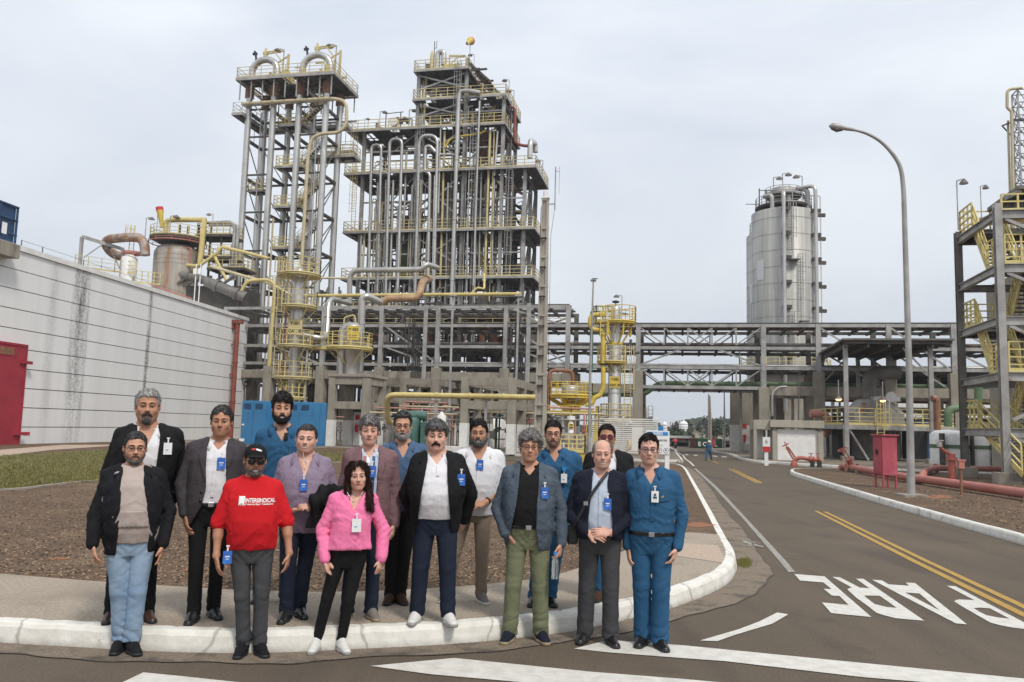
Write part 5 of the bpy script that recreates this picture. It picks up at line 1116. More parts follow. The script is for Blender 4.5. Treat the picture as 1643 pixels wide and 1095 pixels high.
part(g, 'back_wall', 'steel_dark', lambda o: [o.b2((x_, 7.1, .2), (x_+1.6, 7.2, q.uniform(3, 6))) for x_ in np.arange(0, cs[5]-cs[1]-1.6, 1.9)])
# ---------------------------------------------------------------- silos
SF1 = vessel_frame(1260, 700, 85); SF2 = vessel_frame(1246, 700, 95)
for k, (F_, R_, lab) in enumerate(((SF1, 3.28, 'tall stainless silo in front with ladders and a capped top'), (SF2, 3.28, 'second stainless silo half hidden behind the first'))):
 y_ = F_.o.y; zz = lambda v: F_.P(1260, v)[1]; g = thing('silo', lab, 'silo', F_, 'stainless storage silos'); zt0 = SF1.P(1260, 345)[1]; zb0 = SF1.P(1260, 602)[1]
 part(g, 'shell', 'silo', lambda o: (o.lathe([(.01, zt0+.6), (1.9, zt0+.45), (R_, zt0), (R_, zb0)], n=48), [o.lathe([(R_+.025, z), (R_+.025, z+.05)], n=48) for z in np.arange(zb0+.6, zt0, 1.72)]))
 part(g, 'skirt', 'concrete', lambda o: o.lathe([(R_+.25, zb0-2.2), (R_+.25, zb0+.1), (R_-.2, zb0+.1)], n=40, smooth=True))
 for a in np.linspace(.35, 5.9, 6): part(g, 'leg', 'concrete', lambda o: o.box(((R_-.3)*math.cos(a), (R_-.3)*math.sin(a), (zb0-2.1)/2+.05), (.9, .9, zb0-2.2)))
 if k == 0:
  for a, r_, z0_, z1_, m_ in ((-1.88, .2, 4, zt0+1.5, 'stainless'), (-.88, .2, 4, zt0+2.4, 'stainless'), (-.28, .08, 4, zt0+1.9, 'white_paint')):
   x_, yy = (R_+.45)*math.cos(a), (R_+.45)*math.sin(a)
   part(g, 'conveying_pipe', m_, lambda o: o.pipe([(x_, yy, z0_), (x_, yy, z1_), (x_*.55, yy*.55, z1_+.1)], r_, n=10))
   part(g, 'pipe_bracket', 'steel_dark', lambda o: [o.box((x_*.94+.25, yy*.94, z), (.9, .35, .35)) for z in np.arange(zb0+1.6, zt0, 2.55)])
  for s_, za, zb_ in ((-.35, zt0-5.5*1.0, zt0+.4), (.55, zt0-11.8, zt0-5.0), (-.35, zb0+.3, zt0-11)):
   ladder(g, s_, -R_-.15, za, zb_, 'galv')
  part(g, 'ladder_rest', 'steel_mid', lambda o: (o.box((-.1, -R_-.35, zt0-5.6), (.9, .7, .1)), o.box((.8, -R_-.35, zt0-11.9), (.9, .7, .1))))
  z = zt0+.55; o = MB(); o.lathe([(1.3, z), (2.9, z), (2.9, z+.1), (1.3, z+.1)], n=28, smooth=False); o.lathe([(1.3, z+.9), (1.85, z+1.3), (1.85, z+1.4), (1.3, z+1.4)], n=24); d = o.build('platform', M['steel_dark'], g)
  o = MB(); o.ring_rail((0, 0), 2.85, z+.1, h=1.0, n=28, np_=16, t=.03); o.ring_rail((0, 0), 1.9, z+1.4, h=.8, n=24, np_=12, t=.03); o.build('railing', M['galv'], d)
  part(g, 'cap', 'silo', lambda o: o.lathe([(.01, z+2.35), (1.1, z+2.3), (1.3, z+2.1), (1.3, z+1.4), (1.1, z+1.0), (1.1, z)], n=28))
  part(g, 'cap_duct', 'silo', lambda o: (o.pipe([(1.9, -2.0, zt0), (1.9, -2.0, z+1.7), (1.0, -1.2, z+2.0)], .25, bend=.6, n=12), o.pipe([(-1.9, -2.3, zt0-.2), (-1.95, -2.3, z+.9), (-2.6, -1.6, z+.9)], .22, bend=.4, n=12), o.tube([(.1, -1.3, z), (.1, -1.3, z+1.6)], .3, 12)))
  part(g, 'top_frame', 'steel_dark', lambda o: (o.beam((-2.8, -.8, z), (-2.8, -.8, z+2.0), .1), o.beam((-2.2, -1.4, z), (-2.2, -1.4, z+1.7), .09), o.beam((-2.8, -.8, z+1.8), (-.8, -.8, z+1.8), .07), o.beam((-4.0, 0, z+.5), (-2.8, 0, z+.5), .06), [o.beam((2.0+.15*k_, -1.6, z+.2), (1.4+.15*k_, -1.3, z+1.4), .1) for k_ in range(3)]))
  z = zb0+.15; o = MB(); o.lathe([(R_+.1, z), (R_+1.3, z), (R_+1.3, z+.12), (R_+.1, z+.12)], n=30, smooth=False); d = o.build('platform', M['steel_mid'], g); o = MB(); o.ring_rail((0, 0), R_+1.25, z+.12, h=1.2, n=30, np_=22, t=.035); o.build('railing', M['yellow_rail'], d)
 else:
  part(g, 'white_patch', 'white', lambda o: o.lathe([(R_+.04, zt0-8.2), (R_+.04, zt0-5.9)], n=4, a0=3.35, a1=3.85, smooth=True))
  part(g, 'top_rail', 'galv', lambda o: o.ring_rail((0, 0), 2.9, zt0+.3, h=1.3, n=24, np_=14, t=.03))
 if k == 0: part(g, 'white_patch', 'white', lambda o: o.lathe([(R_+.035, zt0-7.4), (R_+.035, zt0-5.3)], n=4, a0=3.45, a1=3.75, smooth=True))
 dd = 0
for u, v, lab, dy in ((1241, 285, 'leftmost of the three lamps over the silo cap', 0), (1255.5, 279, 'topmost of the three lamps over the silo cap', 1), (1287, 283, 'rightmost of the three lamps over the silo cap', 0), (1229, 310, 'low lamp at the left side of the silo top', 0)):
 lamp(u, v, 85+dy, 2.9, lab, 1 if u < 1280 else -1)
# big concrete portal piers next to the road
for k, u in enumerate((1180, 1198, 1213)):
 F_ = Frame(D(u, 722, 70+k*1.2), 12); g = thing('concrete_pier', ['leftmost broad concrete pier with white foot beside the road', 'middle broad concrete pier with white foot beside the road', 'rightmost broad concrete pier with white foot beside the road'][k], 'pier', F_, 'broad concrete piers beside the road'); h_ = F_.P(u, 628)[1]
 part(g, 'shaft', 'concrete', lambda o: o.b2((-.42, -.5, .1), (.42, .5, h_)), bevel=.03); part(g, 'painted_foot', 'white_paint', lambda o: o.b2((-.435, -.515, .1), (.435, .515, 2.4)))
 if k > 0:
  part(g, 'extinguisher', 'red', lambda o: (o.tube([(-.2, -.62, 1.0), (-.2, -.62, 1.6)], .12, 10), o.box((-.2, -.56, 2.35), (.35, .06, .35))))
for (u, v0, y, lab, h_) in ((1188, 630, 66, 'pale post standing by the piers at the road kerb', 0),):
 thin_post(1189, 725, 1186, 556, 64, 'grey lamp pole standing before the broad piers', .09, False)
thin_post(1282, 745, 1282, 600, 58, 'slim dark pole in front of the silo legs', .045, False, 'steel_mid')
# small concrete house with white wall
F_ = Frame(G(1240, 738, .15), 12); s1 = F_.P(1321, 700)[0]; h_ = F_.P(1240, 674)[1]
g = thing('pump_house', 'small open concrete hut with a whitewashed brick wall', 'building', F_)
part(g, 'side_wall', 'concrete_pale', lambda o: (o.b2((-.0, 0, 0), (.28, 3.4, h_-.62)), o.b2((s1-.3, 0, 0), (s1, 3.4, h_-.62))), bevel=.02)
part(g, 'roof', 'concrete_pale', lambda o: (o.b2((-.15, -.15, h_-.45), (s1+.05, 3.6, h_)), ), bevel=.02)
part(g, 'wall', 'whitewash', lambda o: [o.b2((.3+(.22 if r_ % 2 else 0)*0+k_*.44+(.0), .12+.004*((k_+r_) % 2), .03+r_*.2), (.3+k_*.44+.437, .3, .03+r_*.2+.197)) for k_ in range(int((s1-.6)/.44)) for r_ in range(int((h_-.5)/.2))])
part(g, 'wall_core', 'white_paint', lambda o: o.b2((.28, .16, 0), (s1-.3, .29, h_-.62)))
part(g, 'left_bay', 'concrete_pale', lambda o: (o.b2((-1.1, .4, h_-.6), (-.16, 3.6, h_-.02)), o.b2((-1.1, .4, 0), (-.9, .7, h_-.6)), o.b2((-1.1, 3.35, 0), (-.1, 3.6, h_-.62))), bevel=.02)
part(g, 'door', 'white_paint', lambda o: o.b2((-.85, 2.6, .1), (-.3, 2.66, 2.2)))
# fire-point sign post
F_ = Frame(G(1229.5, 743, .15), 4); g = thing('fire_point_sign', 'white post with a white and red fire point plate before the hut', 'sign', F_)
part(g, 'post', 'white', lambda o: o.b2((-.1, -.04, 0), (.1, .04, 1.5))); o = MB(); o.b2((-.2, -.07, .75), (.2, -.045, 1.55)); pl = o.build('plate', M['white'], g); o = MB(); o.b2((-.2, -.078, .76), (.2, -.071, 1.04)); o.build('red_band', M['red'], pl)
text_mesh('lettering', '6', .3, 'steel_mid', pl, (0, -.074, 1.3), FR)
# red hydrant valves in front of the hut
def hydrant(F_, name, label, sc=1.0, mirror=1):
 g = thing(name, label, 'valve', F_); m = mirror
 part(g, 'body', 'red_valve', lambda o: (o.pipe([(0, 0, -.05), (0, 0, .55*sc), (m*.5*sc, 0, .75*sc), (m*1.4*sc, 0, .62*sc), (m*2.1*sc, 0, .62*sc)], .16*sc, bend=.25, n=12), [o.tube([(m*x_*sc, 0, .62*sc), (m*(x_+.1)*sc, 0, .62*sc)], .26*sc, 14) for x_ in (1.2, 1.5, 1.9)], o.lathe([(.3*sc, 0), (.3*sc, .12), (.18*sc, .3)], n=14)))
 part(g, 'yoke', 'red_valve', lambda o: (o.beam((-.05, 0, .6*sc), (-.62*m*sc, 0, 1.55*sc), .07), o.beam((.1, 0, .66*sc), (-.47*m*sc, 0, 1.6*sc), .07), [o.beam((-.05-.09*k_*m*sc, 0, .62*sc+.15*k_*sc), (.08-.09*k_*m*sc, 0, .68*sc+.15*k_*sc), .04) for k_ in range(6)], o.beam((-.3*m*sc, 0, 1.1*sc), (-.75*m*sc, 0, 2.0*sc), .05)))
 def f(o):
  c = Vector((-.66*m*sc, 0, 1.75*sc)); ax_ = Vector((-.5*m, 0, .87)); x_ = ax_.cross(Vector((0, 1, 0))).normalized(); y_ = Vector((0, 1, 0)); pts = [c+(x_*math.cos(a)+y_*math.sin(a))*.3*sc for a in np.linspace(0, 2*math.pi, 17)]; o.tube(pts, .03*sc, 6, False)
  for a in (0, 1.57, 3.14, 4.71): o.beam(c, c+(x_*math.cos(a)+y_*math.sin(a))*.3*sc, .03*sc)
 part(g, 'handwheel', 'red_valve', f)
 part(g, 'outlet', 'red_valve', lambda o: [(o.beam((m*x_*sc, 0, .7*sc), (m*x_*sc, 0, 1.15*sc), .05), o.beam((m*(x_-.2)*sc, 0, 1.12*sc), (m*(x_+.2)*sc, 0, 1.12*sc), .04), o.lathe([(.16*sc, .95*sc), (.18*sc, .95*sc)], (m*x_*sc, 0, 0), 10)) for x_ in (1.35, 1.9)])
 part(g, 'support', 'dark', lambda o: [o.box((m*x_*sc, 0, .25*sc), (.2, .2, .5*sc)) for x_ in (1.45, 2.0)])
 return g
hydrant(Frame(G(1274, 744.5, .15), 8), 'hydrant_valve', 'faded red hydrant valve set in front of the whitewashed wall', .66)
# open shed
Sf = Frame(D(1358, 742, 52), 12); zs = lambda v: Sf.P(1358, v)[1]
pA, pB = Sf.P(1356, 545), Sf.P(1492, 549); T2 = 9.0
sh = thing('open_shed', 'open steel shed with a thin lean-to roof right of the silos', 'shed', Sf)
hA = zs(548); sB_ = pB[0]; sA_ = pA[0]
ptl = [(sA_, 0), (sB_, 0), (sA_, T2), (sB_, T2)]
for k, (s, t) in enumerate(ptl+[((sA_+sB_)/2, T2)]):
 part(sh, 'post', 'galv', lambda o: o.beam((s, t, .2), (s, t, hA-.25), .26)); part(sh, 'footing', 'concrete', lambda o: o.box((s, t, .2), (.7, .7, .5)), bevel=.02)
def f(o):
 z = hA; e_ = .8; vs = [(sA_-.3, -e_, z), (sB_+1.2, -e_, z), (sB_+1.2, T2+.6, z-.05), (sA_-.3, T2+.6, z-.05)]
 o.add(vs+[(a, b_, c_+.12) for a, b_, c_ in vs], [(0, 3, 2, 1), (4, 5, 6, 7), (0, 1, 5, 4), (1, 2, 6, 5), (2, 3, 7, 6), (3, 0, 4, 7)])
part(sh, 'roof_sheet', 'steel_mid', f)
part(sh, 'purlin', 'steel_dark', lambda o: ([o.beam((sA_-.2, t, hA-.12), (sB_+1.1, t, hA-.12), .12, .2) for t in np.linspace(-.6, T2+.4, 8)], [o.beam((s, -.6, hA-.3), (s, T2+.5, hA-.34), .15, .22) for s in np.linspace(sA_, sB_, 5)]))
part(sh, 'brace', 'galv', lambda o: [o.beam((s, t, hA-2.2), (s+d_, t, hA-.4), .1) for s, t, d_ in ((sA_, T2, 1.6), (sB_, T2, -1.6), (sB_, 0, -1.6))])
# conical furnace vessel under the shed
Cf = vessel_frame(1402, 725, 56); zc = lambda v: Cf.P(1402, v)[1]
cv = thing('conical_vessel', 'pale truncated cone vessel on a yellow railed deck under the shed', 'vessel', Cf)
part(cv, 'cone', 'stainless_dull', lambda o: (o.lathe([(.01, zc(641)), (.9, zc(641.5)), (1.1, zc(643)), (1.85, zc(662)), (1.95, zc(664)), (1.95, zc(684))], n=12, smooth=False), [o.beam((1.12*math.cos(a), 1.12*math.sin(a), zc(644)), (1.9*math.cos(a), 1.9*math.sin(a), zc(663)), .09) for a in np.linspace(0, 6.28, 13)]))
part(cv, 'body', 'steel_mid', lambda o: (o.lathe([(1.7, zc(684)), (1.7, .3)], n=24, smooth=False)))
part(cv, 'flue', 'steel_mid', lambda o: o.pipe([(-.1, .3, zc(641)), (-.1, .3, zc(606)), (.6, .3, zc(597)), (2.0, .4, zc(597))], .48, bend=1.2, n=14))
part(cv, 'dial', 'stainless', lambda o: (o.tube([(.75, -.9, zc(638)), (.75, -1.1, zc(638))], .36, 18), o.box((.5, -.8, zc(641)), (1.8, .5, .3))))
part(cv, 'rust_streak_panel', 'rust', lambda o: (o.beam((-1.15, -1.35, zc(648)), (-1.55, -1.65, zc(664)), .3, .03), o.beam((.1, -1.28, zc(648)), (.1, -1.83, zc(664)), .12, .03)))
z = zc(684); d = deck(cv, -3.2, 4.0, -2.9, 2.2, z, 1.0, m='steel_mid', edge='galv'); rails(d, -3.2, 4.0, -2.9, 2.2, z, 'yellow_rail', sides='flr', sp=1.0, rails=4)
part(cv, 'leg', 'galv', lambda o: [o.beam((s, t, .2), (s, t, z-.25), .18) for s in (-3.1, 3.9) for t in (-2.8, 2.1)]+[o.beam((-1.6, -2.8, .2), (-2.8, -2.8, z-.3), .12)])
ladder(cv, -.9, -3.1, .2, z+1.6, 'yellow_rail'); part(cv, 'machinery', 'dark', lambda o: (o.box((2.2, -1.2, 1.3), (1.2, 1, 2.0)), o.box((-1.9, .2, 1.5), (1.3, 1, 2.5)), [o.tube([(x_, -2.4, .3), (x_, -2.4, z-.4)], .07, 7) for x_ in (.2, .5, 1.4, 3.0)]))
part(cv, 'blue_tank', 'blue_dark', lambda o: o.tube([(3.2, .2, .3), (3.2, .2, 2.9)], .62, 16))
def work_lamp(u, v, y, lab):
 p = D(u, v, y); g = empty('work_lamp', lab, 'lamp', p); g['group'] = 'orange lit lamps under the shed'
 part(g, 'shade', 'lamp_head', lambda o: o.lathe([(.03, .3), (.06, .22), (.26, .02), (.27, 0)], n=14)); part(g, 'bulb', 'lamp_lit', lambda o: o.lathe([(.01, -.1), (.14, -.06), (.17, 0), (.1, .06)], n=12)); part(g, 'stem', 'galv', lambda o: o.beam((0, 0, .3), (0, 0, 1.2), .04))
work_lamp(1345.5, 641, 51, 'lit orange lamp left of the cone vessel'); work_lamp(1416.5, 643, 51.5, 'lit orange lamp right of the cone vessel')
# structures behind the shed: pipe runs, concrete, tanks
F_ = Frame(D(1330, 700, 66), 12); g = thing('rear_pipework', 'dark horizontal pipes and beams behind the shed and stair tower', 'pipework', F_)
q = random.Random(31)
for k, v in enumerate((598, 606, 617, 628, 640, 655, 668)):
 z = F_.P(1330, v)[1]; m_ = ('steel_mid', 'dark', 'green', 'steel_mid', 'rust', 'concrete', 'steel_dark')[k]
 part(g, 'run_pipe', m_, lambda o: o.tube([(-1, k*.6, z), (24, k*.6, z)], (.15, .5, .22, .12, .18, .3, .15)[k], 10))
part(g, 'upright', 'concrete', lambda o: [o.b2((s-.35, 1, .1), (s+.35, 1.7, 4.6)) for s in (3, 8.5, 14, 19.5)]); part(g, 'upright', 'steel_mid', lambda o: [o.beam((s, 4, .1), (s, 4, 7), .25) for s in (1, 5.5, 10, 14.5, 19)])
part(g, 'clutter', 'steel_dark', lambda o: [o.box((q.uniform(0, 22), q.uniform(2, 6), q.uniform(.6, 3)), (q.uniform(.4, 1.6), .8, q.uniform(.6, 2.4))) for _ in range(30)])
part(g, 'clutter', 'stainless_dull', lambda o: [o.tube([(x_, y_, .2), (x_, y_, z_)], .1, 7) for x_, y_, z_ in [(q.uniform(0, 22), q.uniform(0, 4), q.uniform(2, 5)) for _ in range(30)]])
part(g, 'back_screen', 'concrete', lambda o: [o.b2((s, 7, .1), (s+2.6, 7.3, q.uniform(2.2, 4.2))) for s in np.arange(0, 22, 3.0)])
F_ = Frame(D(1470, 605, 90), 12); g = thing('warehouse', 'far building with a dark blue roof seen above the pipe runs', 'building', F_); z = F_.P(1470, 590)[1]
part(g, 'roof', 'blue_dark', lambda o: o.b2((-2, 0, z-1.1), (11, 6, z))); part(g, 'wall', 'white_paint', lambda o: o.b2((-1.9, .1, .1), (10.9, 5.9, z-1.1)))
for k, (u, v0, r_) in enumerate(((1523, 693, .95), (1560, 694, .95))):
 F_ = vessel_frame(u, 730, 45); g = thing('exchanger_tank', ['cream ribbed tank left under the stair tower', 'cream ribbed tank right under the stair tower'][k], 'tank', F_); zz = F_.P(u, v0)[1]
 part(g, 'shell', 'cream_pipe' if 0 else 'white_paint', lambda o: o.lathe([(.01, zz+.1), (r_*.7, zz+.05), (r_, zz-.15), (r_, .3)], n=22)); part(g, 'rib', 'steel_dark', lambda o: [o.b2((x_, -r_-.06, .3), (x_+.1, -r_+.35, zz-.1)) for x_ in (-.85, .72)]); part(g, 'band', 'green', lambda o: o.lathe([(r_*1.02, zz-.9), (r_*1.02, zz-.7)], n=22))
wpipe('process_pipe', 'green pipe bent behind the stair tower foot', [(1521, 685, 47), (1521, 657, 47), (1540, 655, 47), (1570, 655, 47), (1570, 615, 47)], .22, 'green', bend=.6)
wpipe('process_pipe', 'rust and green pipe dropping beside the shed', [(1495, 640, 50), (1503, 640, 50), (1504, 690, 50)], .2, 'rust', bend=.5)
wpipe('process_pipe', 'faded red pipe bent over the end of the hut', [(1300, 664, 57), (1326, 664, 57), (1327, 695, 57), (1322, 695, 57)], .28, 'pink_pipe', bend=.4, supports=())
wpipe('process_pipe', 'silver hoop pipe beside the rack pier by the hut', [(1239, 668, 58), (1239, 630, 58), (1250, 621, 58), (1262, 621, 58)], .08, 'galv', bend=.6)
# ---------------------------------------------------------------- red water main and valves
q = [D(1354, 752, 34)]
def rp(u, v, z): return G(u, v, z)
mn = [rp(1352, 748, .34), rp(1450, 765, .34), rp(1643, 792, .34), rp(1900, 831, .34)]
F_ = Frame((mn[0].x, mn[0].y), 0); g = thing('water_main', 'long faded pink red water main along the right verge', 'pipe', F_); L0 = [p-F_.o for p in mn]
end = L0[0]+(L0[0]-L0[1]).normalized()*.1
part(g, 'pipe', 'red_faded', lambda o: o.pipe([end+Vector((-.2, .0, -.34)), end, L0[1], L0[2], L0[3]], .135, bend=.3, n=18, seg=7))
for f_ in (.12, .42, .75, .97): p = L0[0]+(L0[3]-L0[0])*f_; part(g, 'saddle', 'concrete', lambda o: o.box((p.x, p.y, .17), (.5, .4, .2), 1.0), bevel=.02)
part(g, 'label_band', 'steel_mid', lambda o: o.tube([L0[0]+(L0[2]-L0[0])*.52, L0[0]+(L0[2]-L0[0])*.54], .138, 18))
p = L0[0]+(L0[1]-L0[0])*.17+Vector((0, 0, .15)); Fv = Frame((F_.o.x+p.x, F_.o.y+p.y), 0)
g2 = thing('gate_valve', 'red gate valve with a tilted handwheel on the water main', 'valve', Fv)
g2.scale = (.62, .62, .62); g2.location.z = .34-.62*.62
part(g2, 'body', 'red_valve', lambda o: (o.tube([(.1, 0, .62), (-.12, 0, 1.05), (-.16, 0, 1.15)], [.22, .18, .25], 16), o.tube([(-.16, 0, 1.15), (-.19, 0, 1.2)], .26, 16)))
part(g2, 'yoke', 'red_valve', lambda o: (o.beam((-.02, 0, 1.15), (-.42, 0, 1.85), .07), o.beam((-.3, 0, 1.15), (-.6, 0, 1.72), .07)))
def f(o):
 c = Vector((-.56, 0, 1.88)); ax_ = Vector((-.45, -.1, .88)).normalized(); x_ = ax_.cross(Vector((0, 1, 0))).normalized(); y_ = ax_.cross(x_); pts = [c+(x_*math.cos(a)+y_*math.sin(a))*.36 for a in np.linspace(0, 2*math.pi, 19)]; o.tube(pts, .03, 6, False)
 for a in (0, 1.57, 3.14, 4.71): o.beam(c, c+(x_*math.cos(a)+y_*math.sin(a))*.36, .035)
part(g2, 'handwheel', 'red_valve', f)
part(g2, 'flange_bolts', 'red_faded', lambda o: (o.tube([(.45, .0, .6), (.5, .0, .6)], .32, 14), o.tube([(-.3, .0, .62), (-.35, .0, .62)], .32, 14)))
sp2 = [rp(1478, 769, .34), rp(1483, 757, .35), rp(1500, 751, .36), rp(1614, 753.5, .36), rp(1700, 756, .36)]
F_ = Frame((sp2[0].x, sp2[0].y), 0); g = thing('water_main', 'thinner red branch pipe curving behind the long main', 'pipe', F_)
part(g, 'pipe', 'red_faded', lambda o: o.pipe([p-F_.o for p in sp2], .135, bend=1.2, n=14, seg=7)); part(g, 'flange', 'red_valve', lambda o: o.tube([sp2[2]-F_.o, sp2[2]-F_.o+Vector((.12, 0, 0))], .2, 14))
F_ = Frame(G(1528, 770, .15), 0); g = thing('standpipe', 'red standpipe with small valves behind the water main', 'pipe', F_)
part(g, 'pipe', 'red_valve', lambda o: (o.tube([(0, 0, 0), (0, 0, 1.15)], .13, 12), o.tube([(0, 0, .9), (0, 0, 1.0)], .2, 12), o.pipe([(0, 0, 1.1), (-.3, 0, 1.25), (-.5, 0, 1.5)], .06, n=8)))
part(g, 'valve', 'stainless', lambda o: (o.tube([(-.45, 0, 1.4), (-.45, 0, 1.6)], .1, 10), o.beam((-.6, 0, 1.65), (-.3, 0, 1.65), .05)))
F_ = Frame(G(1543, 795, .15), 0); g = thing('marker_post', 'thin rusty marker post with red head in front of the main', 'post', F_)
part(g, 'post', 'rust', lambda o: o.beam((0, 0, 0), (0, 0, .95), .06)); part(g, 'head', 'red_faded', lambda o: (o.box((0, 0, 1.0), (.16, .12, .2)), o.box((0, 0, 1.13), (.24, .14, .05))))
# red hose cabinet on legs
F_ = Frame(G(1423, 784, .15), -8); a, c = F_.P(1416, 740)[0], F_.P(1440, 740)[0]; zz = lambda v: F_.P(1425, v)[1]
g = thing('hose_cabinet', 'faded red metal hose cabinet standing on four legs', 'cabinet', F_)
w_ = c-a; F2_ = 0
part(g, 'body', 'cabinet_red', lambda o: o.b2((a, 0, zz(763)), (c, .5, zz(700))), bevel=.012); part(g, 'lid', 'cabinet_red', lambda o: o.b2((a-.05, -.05, zz(700)+.002), (c+.05, .55, zz(700)+.05)), bevel=.01)
o = MB(); o.b2((a-.03, .05, zz(760)), (a-.002, .45, zz(704))); dr = o.build('door', M['cabinet_red'], g); o = MB(); o.b2((a-.06, .2, zz(730)), (a-.03, .28, zz(722))); o.build('handle', M['black'], dr)
for x_, y_ in ((a+.04, .04), (c-.04, .04), (a+.04, .45), (c-.04, .45)): part(g, 'leg', 'cabinet_red', lambda o: o.beam((x_, y_, -.02), (x_, y_, zz(763)), .05))
# ---------------------------------------------------------------- street lamp
b0 = G(1462, 797, .15); LP = Frame((b0.x, b0.y), 0); zz = lambda v: LP.P(1455, v)[1]; sx = lambda u, v: LP.P(u, v)[0]
g = thing('street_lamp', 'tall curved grey street lamp rising from the right verge', 'street lamp', LP)
pts = [(0, 0, .2), (sx(1459, 600)*.9, 0, zz(600)), (sx(1450, 310), 0, zz(310)), (sx(1446, 275), 0, zz(275)), (sx(1436, 253), 0, zz(253)), (sx(1415, 230), 0, zz(230)), (sx(1390, 216), 0, zz(216)), (sx(1363, 209.5), 0, zz(209.5))]
P_ = cat_rom(pts[2:], 4); allp = [Vector(pts[0]), Vector(pts[1])]+P_
part(g, 'pole', 'galv', lambda o: o.tube(allp, [.105, .085]+[max(.035, .065-.0015*i) for i in range(len(P_))], 12))
hd = Vector(pts[-1])
part(g, 'lamp_head', 'galv', lambda o: (o.tube([hd+Vector((.12, 0, -.02)), hd+Vector((-.15, 0, .02)), hd+Vector((-.32, 0, .05)), hd+Vector((-.5, 0, .07)), hd+Vector((-.58, 0, .07))], [.05, .065, .10, .09, .02], 12)))
part(g, 'lamp_glass', 'lamp_head', lambda o: o.tube([hd+Vector((-.2, 0, -.03)), hd+Vector((-.36, 0, -.02)), hd+Vector((-.52, 0, .01))], [.04, .085, .04], 10))
part(g, 'footing', 'concrete', lambda o: o.b2((-.32, -.3, -.05), (.32, .3, .22)), bevel=.02)
# ---------------------------------------------------------------- stair tower on the right
b0 = G(1616, 776, .15); ST = Frame((b0.x, b0.y), 12)
st_ = thing('stair_tower', 'grey steel stair tower with yellow railed flights at the right edge', 'stair tower', ST)
TT = ST.Q(1547, 700, 0)[0]
zS = [ST.P(u, v)[1] for u, v in ((1609, 687), (1604, 597), (1601, 508), (1597, 424), (1593, 338))]; WS = 6.5
for s, t in ((0, 0), (0, TT), (WS, 0), (WS, TT), (3.2, TT)):
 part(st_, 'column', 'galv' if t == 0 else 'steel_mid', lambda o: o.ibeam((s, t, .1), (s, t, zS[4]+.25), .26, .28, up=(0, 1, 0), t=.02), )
 part(st_, 'footing', 'concrete', lambda o: o.b2((s-.4, t-.35, -.05), (s+.4, t+.35, .55)), bevel=.02)
for i, z in enumerate(zS):
 part(st_, 'side_beam', 'galv', lambda o: o.ibeam((0, .16, z-.15), (0, TT-.16, z-.15), .2, .3)); part(st_, 'front_beam', 'galv', lambda o: o.ibeam((.15, 0, z-.17), (WS-.15, 0, z-.17), .2, .34)); part(st_, 'rear_beam', 'steel_mid', lambda o: (o.ibeam((.15, TT, z-.17), (WS-.15, TT, z-.17), .2, .3), o.ibeam((WS, .15, z-.15), (WS, TT-.15, z-.15), .2, .3), o.beam((2.6, .2, z-.2), (2.6, TT-.2, z-.2), .12, .2)))
for i in range(5):
 z1_ = zS[i]-.35; z0_ = zS[i-1] if i else .4
 part(st_, 'front_brace', 'galv', lambda o: o.ibeam((.25, -.02, z1_), (3.2, -.02, z0_+.2), .12, .12, up=(0, 1, 0), t=.015) if i % 2 == 0 or i == 3 else o.ibeam((.25, -.02, z0_+.3), (3.2, -.02, z1_), .12, .12, up=(0, 1, 0), t=.015))
xw_ = 1.15
def yl(root, pts, **kw): o = MB(); o.rail(pts, h=1.15, t=.05, sp=.55, rails=4, **kw); o.build('railing', M['yellow_rail'], root)
for i in (0, 2, 4):     # far landings
 z = zS[i]; d = deck(st_, .1, 2.5, TT-1.5, TT, z-.02, .8, m='deck', eh=.2); yl(d, [(.1, TT-1.5, z), (.1, TT, z), (2.5, TT, z)])
 zn = zS[i-1] if i else .55; tn = 1.5 if i else -1.0
 stair(st_, (.65, tn, zn), (.65, TT-1.5, z), 1.0, (1, 0, 0), 'yellow_rail', 13, 'deck', st=.17)
 if i < 4: stair(st_, (1.85, TT-1.5, z), (1.85, 1.5, zS[i+1]), 1.0, (1, 0, 0), 'yellow_rail', 13, 'deck', st=.17)
for i in (1, 3):
 z = zS[i]; d = deck(st_, .1, WS, .1, 1.5, z-.02, .8, m='deck', eh=.2); yl(d, [(.25, .1, z), (WS, .1, z)]); yl(d, [(.1, .3, z), (.1, 1.5, z)])
z = zS[4]; d = deck(st_, 2.6, WS, .1, TT, z-.02, .9, m='deck', eh=.2); yl(d, [(.2, .12, z-.5), (WS, .12, z-.5)])
part(st_, 'roof_frame', 'steel_mid', lambda o: (o.beam((.3, .3, z+.5), (1.5, 1.5, z+1.2), .12), o.beam((.3, TT*.6, z+.3), (2.2, TT*.6, z+1.3), .12), o.b2((1.2, 1.2, z+1.15), (WS, TT, z+1.3)), [o.box((1.8+.8*k, 2.6, z+.6), (.5, .5, .9)) for k in range(5)]))
part(st_, 'inner_pipe', 'red_drain', lambda o: o.tube([(2.7, TT+.3, 4), (2.7, TT+.3, zS[3]+.3)], .11, 8)); part(st_, 'inner_pipe', 'rust', lambda o: [o.tube([(4+.7*k, TT-1, .5), (4+.7*k, TT-1, zS[4])], .14, 8) for k in range(3)])
part(st_, 'louvre_screen', 'white_paint', lambda o: [o.b2((3.0, TT+.6, zS[2]+.2+k*.16), (5.6, TT+.65, zS[2]+.29+k*.16)) for k in range(22)])
F_ = Frame(ST.W(2.4, TT+2.5, 0), 12); g = thing('concrete_core', 'brown concrete wall block behind the stair tower', 'building', F_)
part(g, 'wall', 'concrete', lambda o: o.b2((.8, 0, 0), (8, 4, zS[3]+1.0)), bevel=.03); part(g, 'door', 'white_paint', lambda o: o.b2((2.2, -.05, .1), (4.8, -.003, 2.9)))
